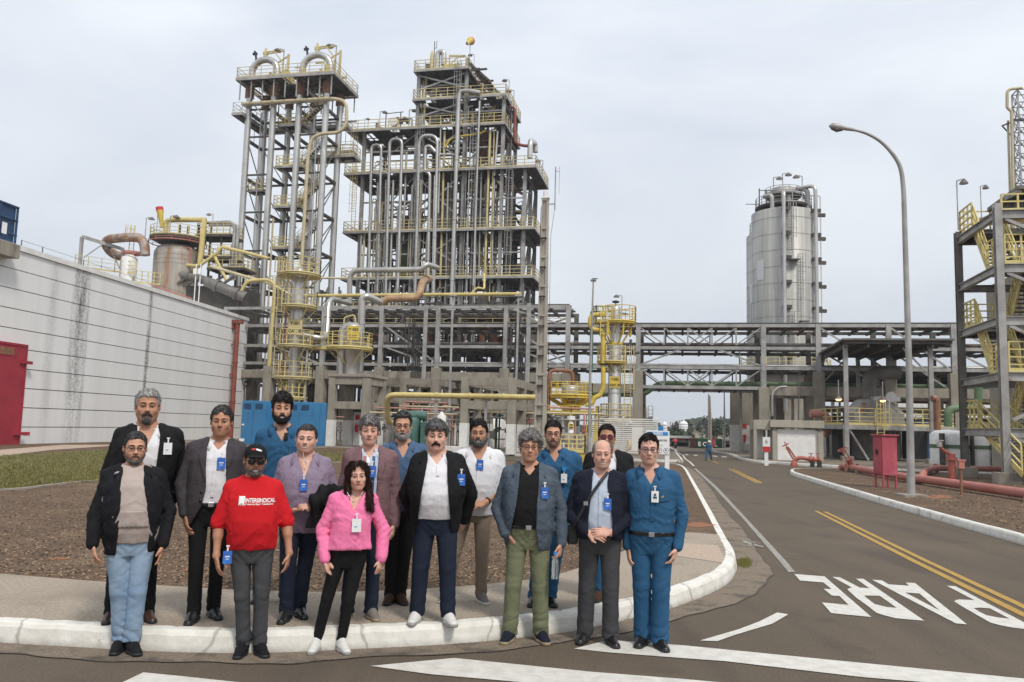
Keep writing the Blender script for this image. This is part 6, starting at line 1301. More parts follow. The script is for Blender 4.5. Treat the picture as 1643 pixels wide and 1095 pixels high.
part(g, 'pipes', 'steel_dark', lambda o: [o.tube([(1.0+.6*k, -.3, .3), (1.0+.6*k, -.3, zS[3]-k*.7)], .1, 8) for k in range(6)])
lamp(1535, 290, ST.W(.2, TT-.4, 0).y, 2.2, 'red brown lamp at the far left corner of the stair tower top', 1)
lamp(1573, 299, ST.W(.5, 3, 0).y, 1.6, 'round lamp standing over the stair tower roof beam', 1)
# lattice mast
pm = D(1655, 322, 80); LM = Frame((pm.x, pm.y), 12); zl0 = LM.P(1650, 330)[1]; zl1 = LM.P(1650, 143)[1]; a = LM.P(1635, 200)[0]
g = thing('lattice_mast', 'grey steel lattice mast above the stair tower, cut by the frame', 'mast', LM); w_ = 1.5
cor = [(a, 0), (a+w_, 0), (a+w_, w_), (a, w_)]
part(g, 'leg', 'galv', lambda o: [o.beam((s, t, zl0-6), (s, t, zl1), .13) for s, t in cor])
def f(o):
 n = 9
 for i in range(n+4):
  z0_ = zl1-(zl1-zl0)/n*i; z1_ = z0_-(zl1-zl0)/n
  for j in range(4):
   p, q_ = cor[j], cor[(j+1) % 4]
   o.beam((*p, z0_), (*q_, z0_), .08); o.beam((*p, z0_), ((p[0]+q_[0])/2, (p[1]+q_[1])/2, z1_), .06); o.beam((*q_, z0_), ((p[0]+q_[0])/2, (p[1]+q_[1])/2, z1_), .06)
part(g, 'lattice', 'steel_mid', f)
zq = lambda v: LM.P(1625, v)[1]; xq = lambda u, v: LM.P(u, v, -.3)[0]
part(g, 'side_pipe', 'cream_pipe', lambda o: o.pipe([(xq(1640, 144), -.3, zq(144)), (xq(1616, 145), -.3, zq(145)), (xq(1616, 175), -.3, zq(175)), (xq(1623, 180), -.3, zq(180)), (xq(1626, 360), -.3, zq(330)-4)], .15, bend=.5, n=10))
part(g, 'side_pipe', 'cream_pipe', lambda o: o.tube([(xq(1620, 200), .1, zq(193)), (xq(1623, 330), .1, zq(330)-4)], .12, 8))
part(g, 'bracket_platform', 'steel_dark', lambda o: (o.beam((a+.1, -.1, zq(192)), (xq(1609, 202), -.1, zq(202)), .14), o.beam((xq(1609, 202), -.1, zq(202)), (a, 1.5, zq(214)), .1), o.b2((a-.3, 0, zq(193)), (a+2, .5, zq(191)))))
# ---------------------------------------------------------------- reactor group above the white building
RF = vessel_frame(268, 640, 74); RF.e1 = Vector((math.cos(R(8)), -math.sin(R(8)), 0)); RF.e2 = Vector((math.sin(R(8)), math.cos(R(8)), 0)); RF.yaw = -R(8)
rg = thing('reactor_tank', 'rust streaked grey tank with a yellow railed top behind the white building', 'tank', RF)
rz = lambda v: RF.P(270, v)[1]; rs = lambda u, v=420: RF.P(u, v)[0]
mat('tank_shell', (.38, .355, .31), .55, .2, col2=(.27, .23, .18), scale=1.4, stretch=(1, 1, .12), col3=(.30, .13, .06), scale3=1.6, mix3=(.52, .68))
part(rg, 'shell', 'tank_shell', lambda o: (o.lathe([(.4, rz(394)), (1.1, rz(395)), (1.7, rz(399)), (1.95, rz(406)), (1.98, rz(410)), (1.98, 2)], n=32), [o.lathe([(2.0, z_), (2.0, z_+.06)], n=32) for z_ in (rz(414), rz(421), rz(428))]))
z = rz(385); o = MB(); o.lathe([(.4, z-.3), (1.9, z-.35), (2.45, z-.1), (2.45, z), (.4, z)], n=30, smooth=False); d = o.build('platform', M['steel_dark'], rg); o = MB(); o.ring_rail((0, 0), 2.42, z, h=1.0, n=30, np_=18, t=.028); o.build('railing', M['yellow_pale'], d); o = MB(); o.ring_rail((0, 0), 2.5, z-.5, h=.3, n=30, np_=10, rails=1, t=.02); o.build('red_pipe_ring', M['red_faded'], d)
ladder(rg, rs(226), -1.6, rz(430), rz(369), 'yellow_rail')
def rp_(lab, pts, r_, m, t=-2, bend=None, root=None, nm='pipe', fl=0):
 Q = [(RF.P(u, v, t if len(x_) == 0 else x_[0])[0], (t if len(x_) == 0 else x_[0]), RF.P(u, v, t if len(x_) == 0 else x_[0])[1]) for u, v, *x_ in pts]
 return part(root or rg, nm, m, lambda o: o.pipe(Q, r_, bend=bend, n=12, flanges=fl))
rp_('', [(266, 386), (266, 356), (274, 353), (327, 353), (328, 353), (320, 430), (311, 438)], .24, 'yellow_pipe', -.5, .8, nm='arch_pipe')
rg2 = thing('rusty_duct', 'rusty elbow duct on a steel trestle left of the streaked tank', 'duct', RF)
rp_('', [(205, 415, 0.4), (180, 408, .2), (168, 392, -.2), (174, 384, -1), (206, 381, -2), (225, 382, -2), (232, 392, -2), (233, 410, -2)], .42, 'rust_pipe', bend=.9, root=rg2, nm='duct', fl=3)
part(rg2, 'white_drum', 'white_paint', lambda o: o.lathe([(.01, rz(416)), (.35, rz(417)), (.65, rz(421)), (.68, rz(424)), (.68, rz(446)), (.6, 2)], (rs(228, 430), -2, 0), 20))
part(rg2, 'trestle', 'galv', lambda o: [(o.beam((rs(152, 420), -2, 8), (rs(154, 388), -2, rz(388)), .25), o.beam((rs(154, 386), -2, rz(387)), (rs(203, 402), -.4, rz(402)), .18, .3), o.beam((rs(200, 420), -.4, 8), (rs(202, 402), -.4, rz(402)), .25), o.beam((rs(156, 421), -2, rz(421)), (rs(180, 396), -1.3, rz(396)), .1), o.beam((rs(198, 434), -.5, rz(434)), (rs(187, 400), -.9, rz(403)), .1))])
part(rg2, 'valve_ring', 'red_faded', lambda o: o.ring_rail((rs(233, 414), -2), .75, rz(416), h=.2, n=16, np_=8, rails=1, t=.04))
part(rg2, 'platform_railing', 'yellow_pale', lambda o: (o.rail([(rs(150, 430), -2.6, rz(437)), (rs(212, 436), -2.6, rz(446)), (rs(245, 446), -2.6, rz(448))], sp=1.2), o.rail([(rs(245, 446), -2.6, rz(462)), (rs(279, 450), -2.2, rz(465))], sp=.6)))
rg3 = thing('upper_pipe_frame', 'frame of bent grey pipes and yellow platforms right of the streaked tank', 'pipework', RF)
for k in (0, 1): rp_('', [(330+k*6, 358+k*4, .2), (372+k*5, 356+k*5, .2), (377+k*5, 365, .2), (370+k*6, 450, .2)], .15, 'galv', bend=.6, root=rg3, nm='bent_pipe', fl=4)
rp_('', [(268, 436), (285, 427), (300, 425), (318, 428), (350, 405), (355, 396), (400, 407), (430, 415)], .15, 'yellow_pipe', -1, .5, root=rg3, nm='yellow_line')
rp_('', [(345, 413), (358, 440), (365, 452)], .15, 'yellow_pipe', -1.2, .5, root=rg3, nm='yellow_line'); rp_('', [(250, 432, -1), (330, 449, -1.5), (395, 475, -1.5)], .34, 'steel_mid', root=rg3, nm='fat_pipe', fl=2)
for (u, v, w_) in ((334, 377, 3.2), (345, 412, 2.6), (352, 430, 3.4)):
 z = rz(v); s = rs(u-18, v); d = deck(rg3, s, s+w_, 0, 2.4, z, .8, m='deck', edge='steel_dark', eh=.2); rails(d, s, s+w_, 0, 2.4, z, 'yellow_pale', sp=.7)
part(rg3, 'post', 'steel_dark', lambda o: [o.beam((rs(u, 400), t_, 5), (rs(u, 400), t_, rz(v)), .16) for u, v, t_ in ((314, 360, .3), (334, 358, .3), (352, 377, .3), (364, 377, 2), (290, 363, -.4), (296, 362, .4), (377, 440, 2))])
part(rg3, 'base_structure', 'steel_dark', lambda o: (o.b2((rs(262, 450), -1, 6), (rs(395, 450), 3, rz(462))), [o.beam((rs(265+18*k, 450), -1.6, rz(460)), (rs(280+18*k, 450), -1.4, rz(448)), .2) for k in range(7)]))
part(rg3, 'conduit_post', 'white_paint', lambda o: [(o.tube([(rs(u, 450), -2.4, 8), (rs(u, 450), -2.4, rz(432))], .05, 6), o.box((rs(u, 445), -2.5, rz(444)), (.3, .15, .5))) for u in (336, 343)])
part(rg3, 'red_line', 'red_faded', lambda o: (o.pipe([(rs(304, 402), -1, rz(402)), (rs(316, 402), -1, rz(402)), (rs(314, 430), -1, rz(430))], .06, n=6), o.beam((rs(262, 462), -2.3, rz(463)), (rs(330, 480), -2.3, rz(486)), .12)))
windsock(254, 333, 74, 2.6, 'red mouthed windsock hanging limp over the streaked tank', (.35, 0, -1.5), sc=1.0)
for u, v, lab, fl, h_ in ((235, 350, 'lamp on a thin pole left of the limp windsock', 1, 2.2), (274, 347, 'lamp on a thin pole above the yellow arch pipe', 1, 2.4), (342, 344, 'lamp on a thin pole above the bent grey pipes', -1, 1.8)): lamp(u, v, 73, h_, lab, fl)
# ---------------------------------------------------------------- signs and small things near the road
F_ = Frame(G(1066, 754, .15), 2); zz = lambda v: F_.P(1060, v)[1]; a, c = F_.P(1036.5, 710)[0], F_.P(1073.5, 710)[0]
g = thing('warning_sign', 'white and blue AVISO sign board on a white post', 'sign', F_)
part(g, 'post', 'white', lambda o: o.b2((F_.P(1067, 740)[0], 0, -.02), (F_.P(1074, 740)[0], .1, zz(692)))); o = MB(); o.b2((a, -.04, zz(729)), (c, -.01, zz(691.5))); bd_ = o.build('board', M['white'], g)
w_ = c-a; o = MB(); o.b2((a+.04, -.05, zz(699)), (c-.05, -.041, zz(693.5))); o.build('blue_band', M['blue_sign'], bd_)
mid = (a+c)/2
text_mesh('lettering', 'AVISO', .15, 'white', bd_, (mid, -.053, zz(696.4)), FR, .006); text_mesh('lettering', 'Área Restrita', .15, 'dark', bd_, (mid, -.045, zz(706.5)), FR, .0, sx=.95)
text_mesh('lettering', 'Uso obrigatório de EPI', .045, 'steel_mid', bd_, (mid, -.045, zz(715)), FR)
for k in range(3):
 cx = c-.13-k*.27; o = MB(); zc_ = zz(723); o.tube([(cx+.1*math.cos(t), -.046, zc_+.1*math.sin(t)) for t in np.linspace(0, 6.283, 22)], .007, 5, False); o.box((cx, -.047, zc_), (.07, .006, .03)); o.box((cx-.02, -.047, zc_+.02), (.03, .006, .06)); o.build('pictogram', M['dark'], bd_)
# small white windsock-like cone lamp left of it
F_ = Frame(D(1007, 735, 30), 0); g = thing('marker_flag', 'small limp cream flag on a thin white stake by the kerb', 'flag', F_); zz = lambda v: F_.P(1007, v)[1]
part(g, 'stake', 'white', lambda o: o.beam((0, 0, 0), (0, 0, zz(707)), .03)); part(g, 'cloth', 'cream_pipe', lambda o: o.tube([(.03, 0, zz(706)), (.06, 0, zz(712)), (.03, -.02, zz(719)), (-.06, -.02, zz(724))], [.06, .09, .08, .03], 8))
# ---------------------------------------------------------------- far things
def trees():
 rr = random.Random(9); mat('leaf_a', (.055, .075, .04), .9); mat('leaf_b', (.085, .10, .055), .9); mat('leaf_c', (.035, .055, .032), .9); mat('bark', (.1, .08, .06), .9)
 def tree(u, vb, y, h_, w_, lab, n=420):
  b_ = G(u, vb, 0) if y is None else D(u, vb, y); F_ = Frame((b_.x, b_.y), 0); g = thing('tree', lab, 'tree', F_, 'trees beyond the plant')
  part(g, 'trunk', 'bark', lambda o: (o.tube([(0, 0, -1), (0, 0, h_*.55)], [w_*.06, w_*.03], 7), [o.tube([(0, 0, h_*.3), (math.cos(a)*w_*.3, math.sin(a)*w_*.3, h_*.65)], [w_*.025, w_*.01], 5) for a in (0, 2, 4)]))
  o = MB(); cl = [(rr.gauss(0, w_*.24), rr.gauss(0, w_*.24), h_*rr.uniform(.35, .92), rr.uniform(.12, .26)*w_) for _ in range(16)]
  for _ in range(n):
   cx, cy, cz, r_ = rr.choice(cl); d = Vector((rr.gauss(0, 1), rr.gauss(0, 1), rr.gauss(0, .8))).normalized()*r_*rr.uniform(.6, 1.05); p = Vector((cx, cy, cz))+d; s = w_*.045*rr.uniform(.6, 1.5); o.m = rr.randrange(3)
   x_ = Vector((rr.gauss(0, 1), rr.gauss(0, 1), rr.gauss(0, 1))).normalized(); y_ = x_.cross(Vector((rr.gauss(0, 1), rr.gauss(0, 1), 1))).normalized(); o.add([p-x_*s-y_*s*.4, p+x_*s*.2-y_*s, p+x_*s, p+y_*s*.9], [(0, 1, 2, 3)])
  o.build('crown', [M['leaf_a'], M['leaf_b'], M['leaf_c']], g)
 tree(1146, 706, 150, 3.2, 3.6, 'dark tree beside the far building left of the pole'); tree(1150, 706, 155, 4.0, 3.2, 'dark tree just behind the concrete far pole'); tree(1166, 706, 150, 3.0, 3.6, 'dark tree between the far pole and the piers')
 tree(1136, 706, 190, 5.2, 5.0, 'broad dark tree in front of the long far building'); tree(1171, 706, 170, 4.4, 4.6, 'dark tree at the left edge of the broad piers'); tree(1092, 702, 170, 3.6, 5.0, 'dark round tree left of the white far silo', 500); tree(1101, 705, 150, 1.4, 5, 'low bush below the white far silo')
 tree(1074, 706, 140, 1.3, 7, 'low bush beside the striped mast')
 o = MB()
 for k in range(9000):
  x = rr.uniform(-40, 420); z_ = 1+7*rr.random()*(.55+.45*math.sin(x*.11)*math.sin(x*.037+1)) + 2.5*math.sin(x*.3)*rr.random(); yy = 400+rr.uniform(-10, 10); s = rr.uniform(.6, 1.6); o.m = rr.randrange(3)
  o.add([(x-s, yy, z_-s*.6), (x+s*.9, yy+.3, z_-s*.5), (x+s, yy, z_+s*.5), (x-s*.7, yy-.3, z_+s*.7)], [(0, 1, 2, 3)])
 o.m = 0; tagit(o.build('far_wood', [M['leaf_a'], M['leaf_b'], M['leaf_c']]), kind='stuff', label='far dark wood along the skyline')
trees()
def farbox(name, label, cat, u0, u1, v0, v1, y, m, depth=3, yaw=12, det=None):
 p0 = D(u0, v1, y); F_ = Frame((p0.x, p0.y), yaw); s1 = F_.P(u1, v0)[0]; z1_ = F_.P(u0, v0)[1]; z0_ = max(0.0, F_.P(u0, v1)[1]); g = thing(name, label, cat, F_)
 part(g, 'body', m, lambda o: o.b2((0, 0, z0_), (s1, depth, z1_)), bevel=.02)
 if det: det(g, s1, z0_, z1_)
 return g
mat('brown_box', (.12, .05, .035), .7, 0, col2=(.09, .04, .03), scale=3); mat('green_box', (.03, .10, .045), .6, 0, col2=(.025, .08, .035), scale=2); mat('beige_wall', (.50, .43, .34), .8, 0, col2=(.42, .36, .28), scale=.5)
def ribs(m, n):
 return lambda g, s1, z0, z1: part(g, 'ribs', m, lambda o: [o.b2((s1*(k+.2)/n, -.06, z0+.1), (s1*(k+.6)/n, -.002, z1-.1)) for k in range(n)])
farbox('container', 'brown container beside the green one at the road end', 'container', 1107, 1117, 703, 719, 88, 'brown_box', det=ribs('brown_box', 6))
def dg(g, s1, z0, z1):
 ribs('green_box', 16)(g, s1, z0, z1); text_mesh('lettering', 'E C B', .62, 'white', g, (s1*.33, -.08, z1-.62), FR, .02); text_mesh('lettering', 'L', .6, 'white', g, (s1*.75, -.08, z1-.62), FR, .02)
farbox('container', 'long green container with white letters at the road end', 'container', 1117.3, 1159, 703.5, 720, 88, 'green_box', det=dg)
farbox('cabinet', 'small faded red cabinet before the green container', 'cabinet', 1143, 1148, 704, 717, 84, 'cabinet_red', .6, det=lambda g, s1, z0, z1: part(g, 'top', 'cabinet_red', lambda o: o.b2((-.05, -.05, z1), (s1+.05, .65, z1+.06))))
farbox('far_warehouse', 'long beige far building with grey roof right of the white silo', 'building', 1103, 1330, 686.5, 712, 230, 'beige_wall', 15, det=lambda g, s1, z0, z1: part(g, 'roof', 'steel_mid', lambda o: o.b2((-1, -1, z1), (s1+1, 16, z1+.9))))
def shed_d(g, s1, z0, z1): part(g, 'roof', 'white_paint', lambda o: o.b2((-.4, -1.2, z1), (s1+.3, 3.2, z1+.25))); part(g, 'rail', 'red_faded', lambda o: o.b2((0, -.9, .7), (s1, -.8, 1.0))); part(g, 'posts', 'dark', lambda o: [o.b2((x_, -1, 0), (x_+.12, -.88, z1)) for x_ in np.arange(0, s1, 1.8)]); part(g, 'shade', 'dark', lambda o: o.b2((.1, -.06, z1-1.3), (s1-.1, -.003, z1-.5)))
farbox('bus_shelter', 'low white shelter with a red rail left of the brown container', 'shelter', 1076, 1106, 703, 717, 96, 'white_paint', 2, det=shed_d)
farbox('bus_shelter', 'low cream shelter with a red rail right of the green container', 'shelter', 1160, 1180, 707, 718, 98, 'white_paint', 2, det=shed_d)
for u, v0, v1, y, r_, lab in ((1066, 680, 700, 120, .42, 'white ribbed tank just above the sign board'), (1096.5, 678.5, 700, 150, .82, 'round topped white far silo left of the beige building')):
 F_ = vessel_frame(u, v1, y); z0_, z1_ = 0, F_.P(u, v0)[1]; g = thing('far_silo', lab, 'silo', F_); part(g, 'shell', 'white', lambda o: o.lathe([(.01, z1_+.3), (r_*.6, z1_+.2), (r_, z1_-.2), (r_, .6), (r_*.3, 0)], n=18)); part(g, 'band', 'steel_mid', lambda o: [o.lathe([(r_*1.02, z1_*f_), (r_*1.02, z1_*f_+.08)], n=18) for f_ in (.6, .75, .9)])
F_ = vessel_frame(1077, 700, 160); g = thing('striped_mast', 'thin red and white striped far mast', 'mast', F_); h_ = F_.P(1077, 676)[1]
for k in range(5): part(g, 'section', 'red_faded' if k % 2 else 'white', lambda o: o.tube([(0, 0, h_*k/5), (0, 0, h_*(k+1)/5-.01)], .25-.03*k, 8))
thin_post(1136.5, 722, 1136.5, 632, 84, 'grey far pole left of the concrete one by the containers', .07, False); thin_post(1139.5, 722, 1138.5, 635, 84, 'tapered beige concrete far pole behind the walking worker', .16, False, 'concrete'); thin_post(1162.5, 722, 1162, 630, 82, 'dark far pole right of the green container', .09, False, 'steel_mid')
g = thin_post(1160, 715, 1160, 686, 110, 'small far street lamp with a curved arm', .05, True)
# builder's sack
F_ = vessel_frame(1195, 726, 70); F_ = Frame(G(1195, 725.5, .1), 12); g = thing('bulk_bag', 'white bulk bag standing on the verge before the piers', 'sack', F_); hh = F_.P(1195, 710)[1]
part(g, 'bag', 'sack', lambda o: o.lathe([(.01, 0), (.62, .02), (.78, hh*.3), (.72, hh*.8), (.78, hh), (.5, hh-.1), (.01, hh-.15)], n=14)); part(g, 'strap', 'white', lambda o: [o.beam((x_, -.6, hh-.1), (x_*.6, -.4, hh+.1), .08) for x_ in (-.4, .4)])
F_ = Frame(G(1083, 719, 0), 0); g = thing('red_tank_cart', 'small red round tank cart parked by the far road end', 'cart', F_); part(g, 'tank', 'red', lambda o: o.lathe([(.01, .95), (.2, .88), (.27, .68), (.2, .5), (.01, .42)], n=16)); part(g, 'wheel', 'black', lambda o: o.tube([(-.1, -.2, .3), (.1, -.2, .3)], .3, 14)); part(g, 'drum', 'yellow', lambda o: o.box((-1.2, 0, .45), (.5, .4, .6))); part(g, 'blue_bin', 'blue_sign', lambda o: o.b2((-1.7, .2, .2), (-1.2, .8, 2.2)))
F_ = Frame(D(1046, 640, 66), 12)
g = thing('office_cabin', 'white cabin corner beyond the rack pier above the road', 'cabin', Frame(D(1030, 690, 74), 12)); Fq = Frame(D(1030, 690, 74), 12); z0_, z1_ = Fq.P(1036, 671)[1], Fq.P(1036, 653)[1]; s_ = Fq.P(1038.5, 660)[0]
part(g, 'wall', 'white', lambda o: o.b2((-4, 0, z0_), (s_, 3, z1_)), bevel=.02); part(g, 'floor', 'dark', lambda o: o.b2((-4, -.1, z0_-.25), (s_+.4, 3.1, z0_))); part(g, 'leg', 'galv', lambda o: [o.beam((x_, 1, 0), (x_, 1, z0_-.25), .2) for x_ in (-3.5, s_-.3)]); part(g, 'stair_rail', 'galv', lambda o: o.rail([(s_+.1, 0, z0_), (s_+.5, 0, z0_)], sp=.4))
thin_post(1036, 722, 1035.5, 642, 60, 'green pole right of the concrete rack pier', .07, False, 'green')
for k, u in enumerate((390, 398)):
 F_ = Frame(D(u, 708, 50), 0); g = thing('vent_bollard', ['left one of two small white capped vents before the wall', 'right one of two small white capped vents before the wall'][k], 'vent', F_); part(g, 'stem', 'white', lambda o: o.tube([(0, 0, .1), (0, 0, .45)], .06, 8)); part(g, 'cap', 'white', lambda o: o.box((0, 0, .52), (.42, .2, .16)), bevel=.01)

# ---------------------------------------------------------------- air
hz = MB(); hz.b2((-300, -30, -1.2), (520, 470, 48)); m = bpy.data.materials.new('haze'); m.use_nodes = True; t = m.node_tree; t.nodes.clear(); oo = t.nodes.new('ShaderNodeOutputMaterial'); pv = t.nodes.new('ShaderNodeVolumePrincipled'); pv.inputs['Density'].default_value = .00045; pv.inputs['Color'].default_value = (.86, .9, .96, 1); pv.inputs['Anisotropy'].default_value = .2; t.links.new(pv.outputs[0], oo.inputs['Volume']); M['haze'] = m
tagit(hz.build('haze', m), kind='stuff')
# ================================================================ PEOPLE (implicit surfaces meshed by surface nets)
from mathutils.bvhtree import BVHTree
def surfnet(F, xs, ys, zs):
 ins = F < 0; nx, ny, nz = F.shape
 c = ins[:-1, :-1, :-1].astype(np.int8)
 s = np.zeros((nx-1, ny-1, nz-1), np.int8)
 for i in (0, 1):
  for j in (0, 1):
   for k in (0, 1): s += ins[i:nx-1+i, j:ny-1+j, k:nz-1+k]
 act = (s > 0) & (s < 8); I, J, K = np.nonzero(act); n = len(I)
 if n == 0: return np.zeros((0, 3)), []
 idx = np.full(act.shape, -1, np.int32); idx[I, J, K] = np.arange(n)
 acc = np.zeros((n, 3)); cnt = np.zeros(n)
 co = [(i, j, k) for i in (0, 1) for j in (0, 1) for k in (0, 1)]
 val = {q: F[I+q[0], J+q[1], K+q[2]] for q in co}
 X = [xs[I], xs[I+1]]; Y = [ys[J], ys[J+1]]; Zz = [zs[K], zs[K+1]]
 for a in co:
  for ax in range(3):
   if a[ax]: continue
   b = list(a); b[ax] = 1; b = tuple(b); fa, fb = val[a], val[b]; m = (fa < 0) != (fb < 0)
   t = np.where(m, fa/np.where(m, fa-fb, 1), 0)
   pa = (X[a[0]], Y[a[1]], Zz[a[2]]); pb = (X[b[0]], Y[b[1]], Zz[b[2]])
   for d in range(3): acc[:, d] += np.where(m, pa[d]+(pb[d]-pa[d])*t, 0)
   cnt += m
 V = acc/cnt[:, None]; faces = []
 def quads(m, offs, flip):
  i, j, k = np.nonzero(m); q = np.stack([idx[i+o[0], j+o[1], k+o[2]] for o in offs], 1); q = q[(q >= 0).all(1)]
  faces.append(q[:, ::-1] if flip else q)
 for ax in range(3):
  if ax == 0: A_, B_ = ins[:-1, 1:-1, 1:-1], ins[1:, 1:-1, 1:-1]; offs = [(0, 0, 0), (0, 1, 0), (0, 1, 1), (0, 0, 1)]
  elif ax == 1: A_, B_ = ins[1:-1, :-1, 1:-1], ins[1:-1, 1:, 1:-1]; offs = [(0, 0, 0), (0, 0, 1), (1, 0, 1), (1, 0, 0)]
  else: A_, B_ = ins[1:-1, 1:-1, :-1], ins[1:-1, 1:-1, 1:]; offs = [(0, 0, 0), (1, 0, 0), (1, 1, 0), (0, 1, 0)]
  quads(A_ & ~B_, offs, False); quads(~A_ & B_, offs, True)
 return V, np.concatenate(faces)
_rg = np.random.RandomState(5); _LAT = _rg.rand(32, 32, 32).astype(np.float32)
def vnoise(x, y, z):
 xi = np.floor(x).astype(np.int32); yi = np.floor(y).astype(np.int32); zi = np.floor(z).astype(np.int32); fx, fy, fz = x-xi, y-yi, z-zi
 fx, fy, fz = [f*f*(3-2*f) for f in (fx, fy, fz)]; r = 0
 for a in (0, 1):
  for b in (0, 1):
   for c in (0, 1): r = r+_LAT[(xi+a) & 31, (yi+b) & 31, (zi+c) & 31]*(fx if a else 1-fx)*(fy if b else 1-fy)*(fz if c else 1-fz)
 return r
class Vol:
 def __init__(s, lo, hi, h, zs=None):
  s.xs = np.arange(lo[0], hi[0], h).astype(np.float32); s.ys = np.arange(lo[1], hi[1], h).astype(np.float32)
  s.zs = (np.arange(lo[2], hi[2], h) if zs is None else np.array(zs)).astype(np.float32)
  s.F = np.ones((len(s.xs), len(s.ys), len(s.zs)), np.float32); s.h = h
 def sub(s, lo, hi):
  i = [np.searchsorted(a, (l, h_)) for a, l, h_ in ((s.xs, lo[0], hi[0]), (s.ys, lo[1], hi[1]), (s.zs, lo[2], hi[2]))]
  sl = tuple(slice(int(a), int(b)) for a, b in i)
  return sl, s.xs[sl[0]][:, None, None], s.ys[sl[1]][None, :, None], s.zs[sl[2]][None, None, :]
 def comb(s, sl, d, k, op):
  a = s.F[sl]
  if a.size == 0: return
  if op == 'sub': a2, d = -a, d
  else: a2 = a
  if k > 0: hh = np.maximum(k-np.abs(a2-d), 0)/k; r = np.minimum(a2, d)-hh*hh*k*.25
  else: r = np.minimum(a2, d)
  s.F[sl] = -r if op == 'sub' else r
 def cap(s, a, b, ra, rb=None, k=.02, op='add', sq=None):
  rb = ra if rb is None else rb; a = np.array(a, float); b = np.array(b, float); m = max(ra, rb)+max(k, .0)+.02
  sl, x, y, z = s.sub(np.minimum(a, b)-m, np.maximum(a, b)+m); ba = b-a; L2 = max(float(ba@ba), 1e-9)
  px, py, pz = x-a[0], y-a[1], z-a[2]; t = np.clip((px*ba[0]+py*ba[1]+pz*ba[2])/L2, 0, 1)
  dx, dy, dz = px-t*ba[0], py-t*ba[1], pz-t*ba[2]
  if sq is not None: dx, dy, dz = dx/sq[0], dy/sq[1], dz/sq[2]
  s.comb(sl, (np.sqrt(dx*dx+dy*dy+dz*dz)-(ra+(rb-ra)*t)).astype(np.float32), k, op)
 def ell(s, c, r, k=.02, op='add', M3=None):
  m = max(r)+max(k, 0)+.02; c = np.array(c, float); sl, x, y, z = s.sub(c-m, c+m); X, Y, Z_ = x-c[0], y-c[1], z-c[2]
  if M3 is not None: X, Y, Z_ = [M3[i][0]*X+M3[i][1]*Y+M3[i][2]*Z_ for i in range(3)]
  k0 = np.sqrt((X/r[0])**2+(Y/r[1])**2+(Z_/r[2])**2)+1e-6; k1 = np.sqrt((X/r[0]**2)**2+(Y/r[1]**2)**2+(Z_/r[2]**2)**2)+1e-6
  s.comb(sl, (k0*(k0-1)/k1).astype(np.float32), k, op)
 def loft(s, sec, k=.02, op='add', p=2.3, zlo=None, zhi=None):
  sec = np.array(sec, float); zlo = sec[0, 0] if zlo is None else zlo; zhi = sec[-1, 0] if zhi is None else zhi
  m = .05; A = sec[:, 3].max()+m; B = sec[:, 4].max()+m
  sl, x, y, z = s.sub((sec[:, 1].min()-A, sec[:, 2].min()-B, zlo-m), (sec[:, 1].max()+A, sec[:, 2].max()+B, zhi+m)); zz = z[0, 0]
  if zz.size == 0: return
  def it(c):
   v = np.interp(zz, sec[:, 0], sec[:, c]); return v.astype(np.float32)[None, None, :]
  cx, cy, a, b = it(1), it(2), it(3), it(4)
  q = (np.abs((x-cx)/a)**p+np.abs((y-cy)/b)**p)**(1/p); d = (q-1)*np.minimum(a, b)
  d = np.maximum(d, np.maximum(zlo-z, z-zhi)); s.comb(sl, d.astype(np.float32), k, op)
 def disp(s, f):
  m = np.abs(s.F) < .04; I, J, K = np.nonzero(m); s.F[I, J, K] += f(s.xs[I], s.ys[J], s.zs[K]).astype(np.float32)
 def clip(s, f):
  x, y, z = s.xs[:, None, None], s.ys[None, :, None], s.zs[None, None, :]; s.F = np.maximum(s.F, f(x, y, z)).astype(np.float32)
 def mesh(s, name, mats, parent, smooth_it=1, slot=None):
  s.F[0] = 1; s.F[-1] = 1; s.F[:, 0] = 1; s.F[:, -1] = 1; s.F[:, :, 0] = 1; s.F[:, :, -1] = 1
  V, Q = surfnet(s.F, s.xs, s.ys, s.zs)
  if smooth_it and len(V):
   E = np.concatenate([Q[:, [0, 1]], Q[:, [1, 2]], Q[:, [2, 3]], Q[:, [3, 0]]]);
   for _ in range(smooth_it):
    acc = np.zeros_like(V); n = np.zeros(len(V))
    for d in range(3): acc[:, d] = np.bincount(E[:, 0], V[E[:, 1], d], len(V))
    n = np.bincount(E[:, 0], minlength=len(V)); V = V*.5+.5*acc/np.maximum(n, 1)[:, None]
  me = bpy.data.meshes.new(name); me.vertices.add(len(V)); me.vertices.foreach_set('co', V.astype(np.float32).ravel())
  me.loops.add(len(Q)*4); me.loops.foreach_set('vertex_index', Q.astype(np.int32).ravel()); me.polygons.add(len(Q)); me.polygons.foreach_set('loop_start', np.arange(0, len(Q)*4, 4, dtype=np.int32))
  me.polygons.foreach_set('loop_total', np.full(len(Q), 4, np.int32)); me.update(calc_edges=True); me.shade_smooth()
  mats = mats if isinstance(mats, (list, tuple)) else [mats]
  o = bpy.data.objects.new(name, me); COL.objects.link(o); o.parent = parent
  for m in mats: me.materials.append(m)
  if slot is not None:
   me.polygons.foreach_set('material_index', slot(V[Q].mean(1)).astype(np.int32))
  o['_'] = 1; del o['_']; s.V, s.Q = V, Q; return o
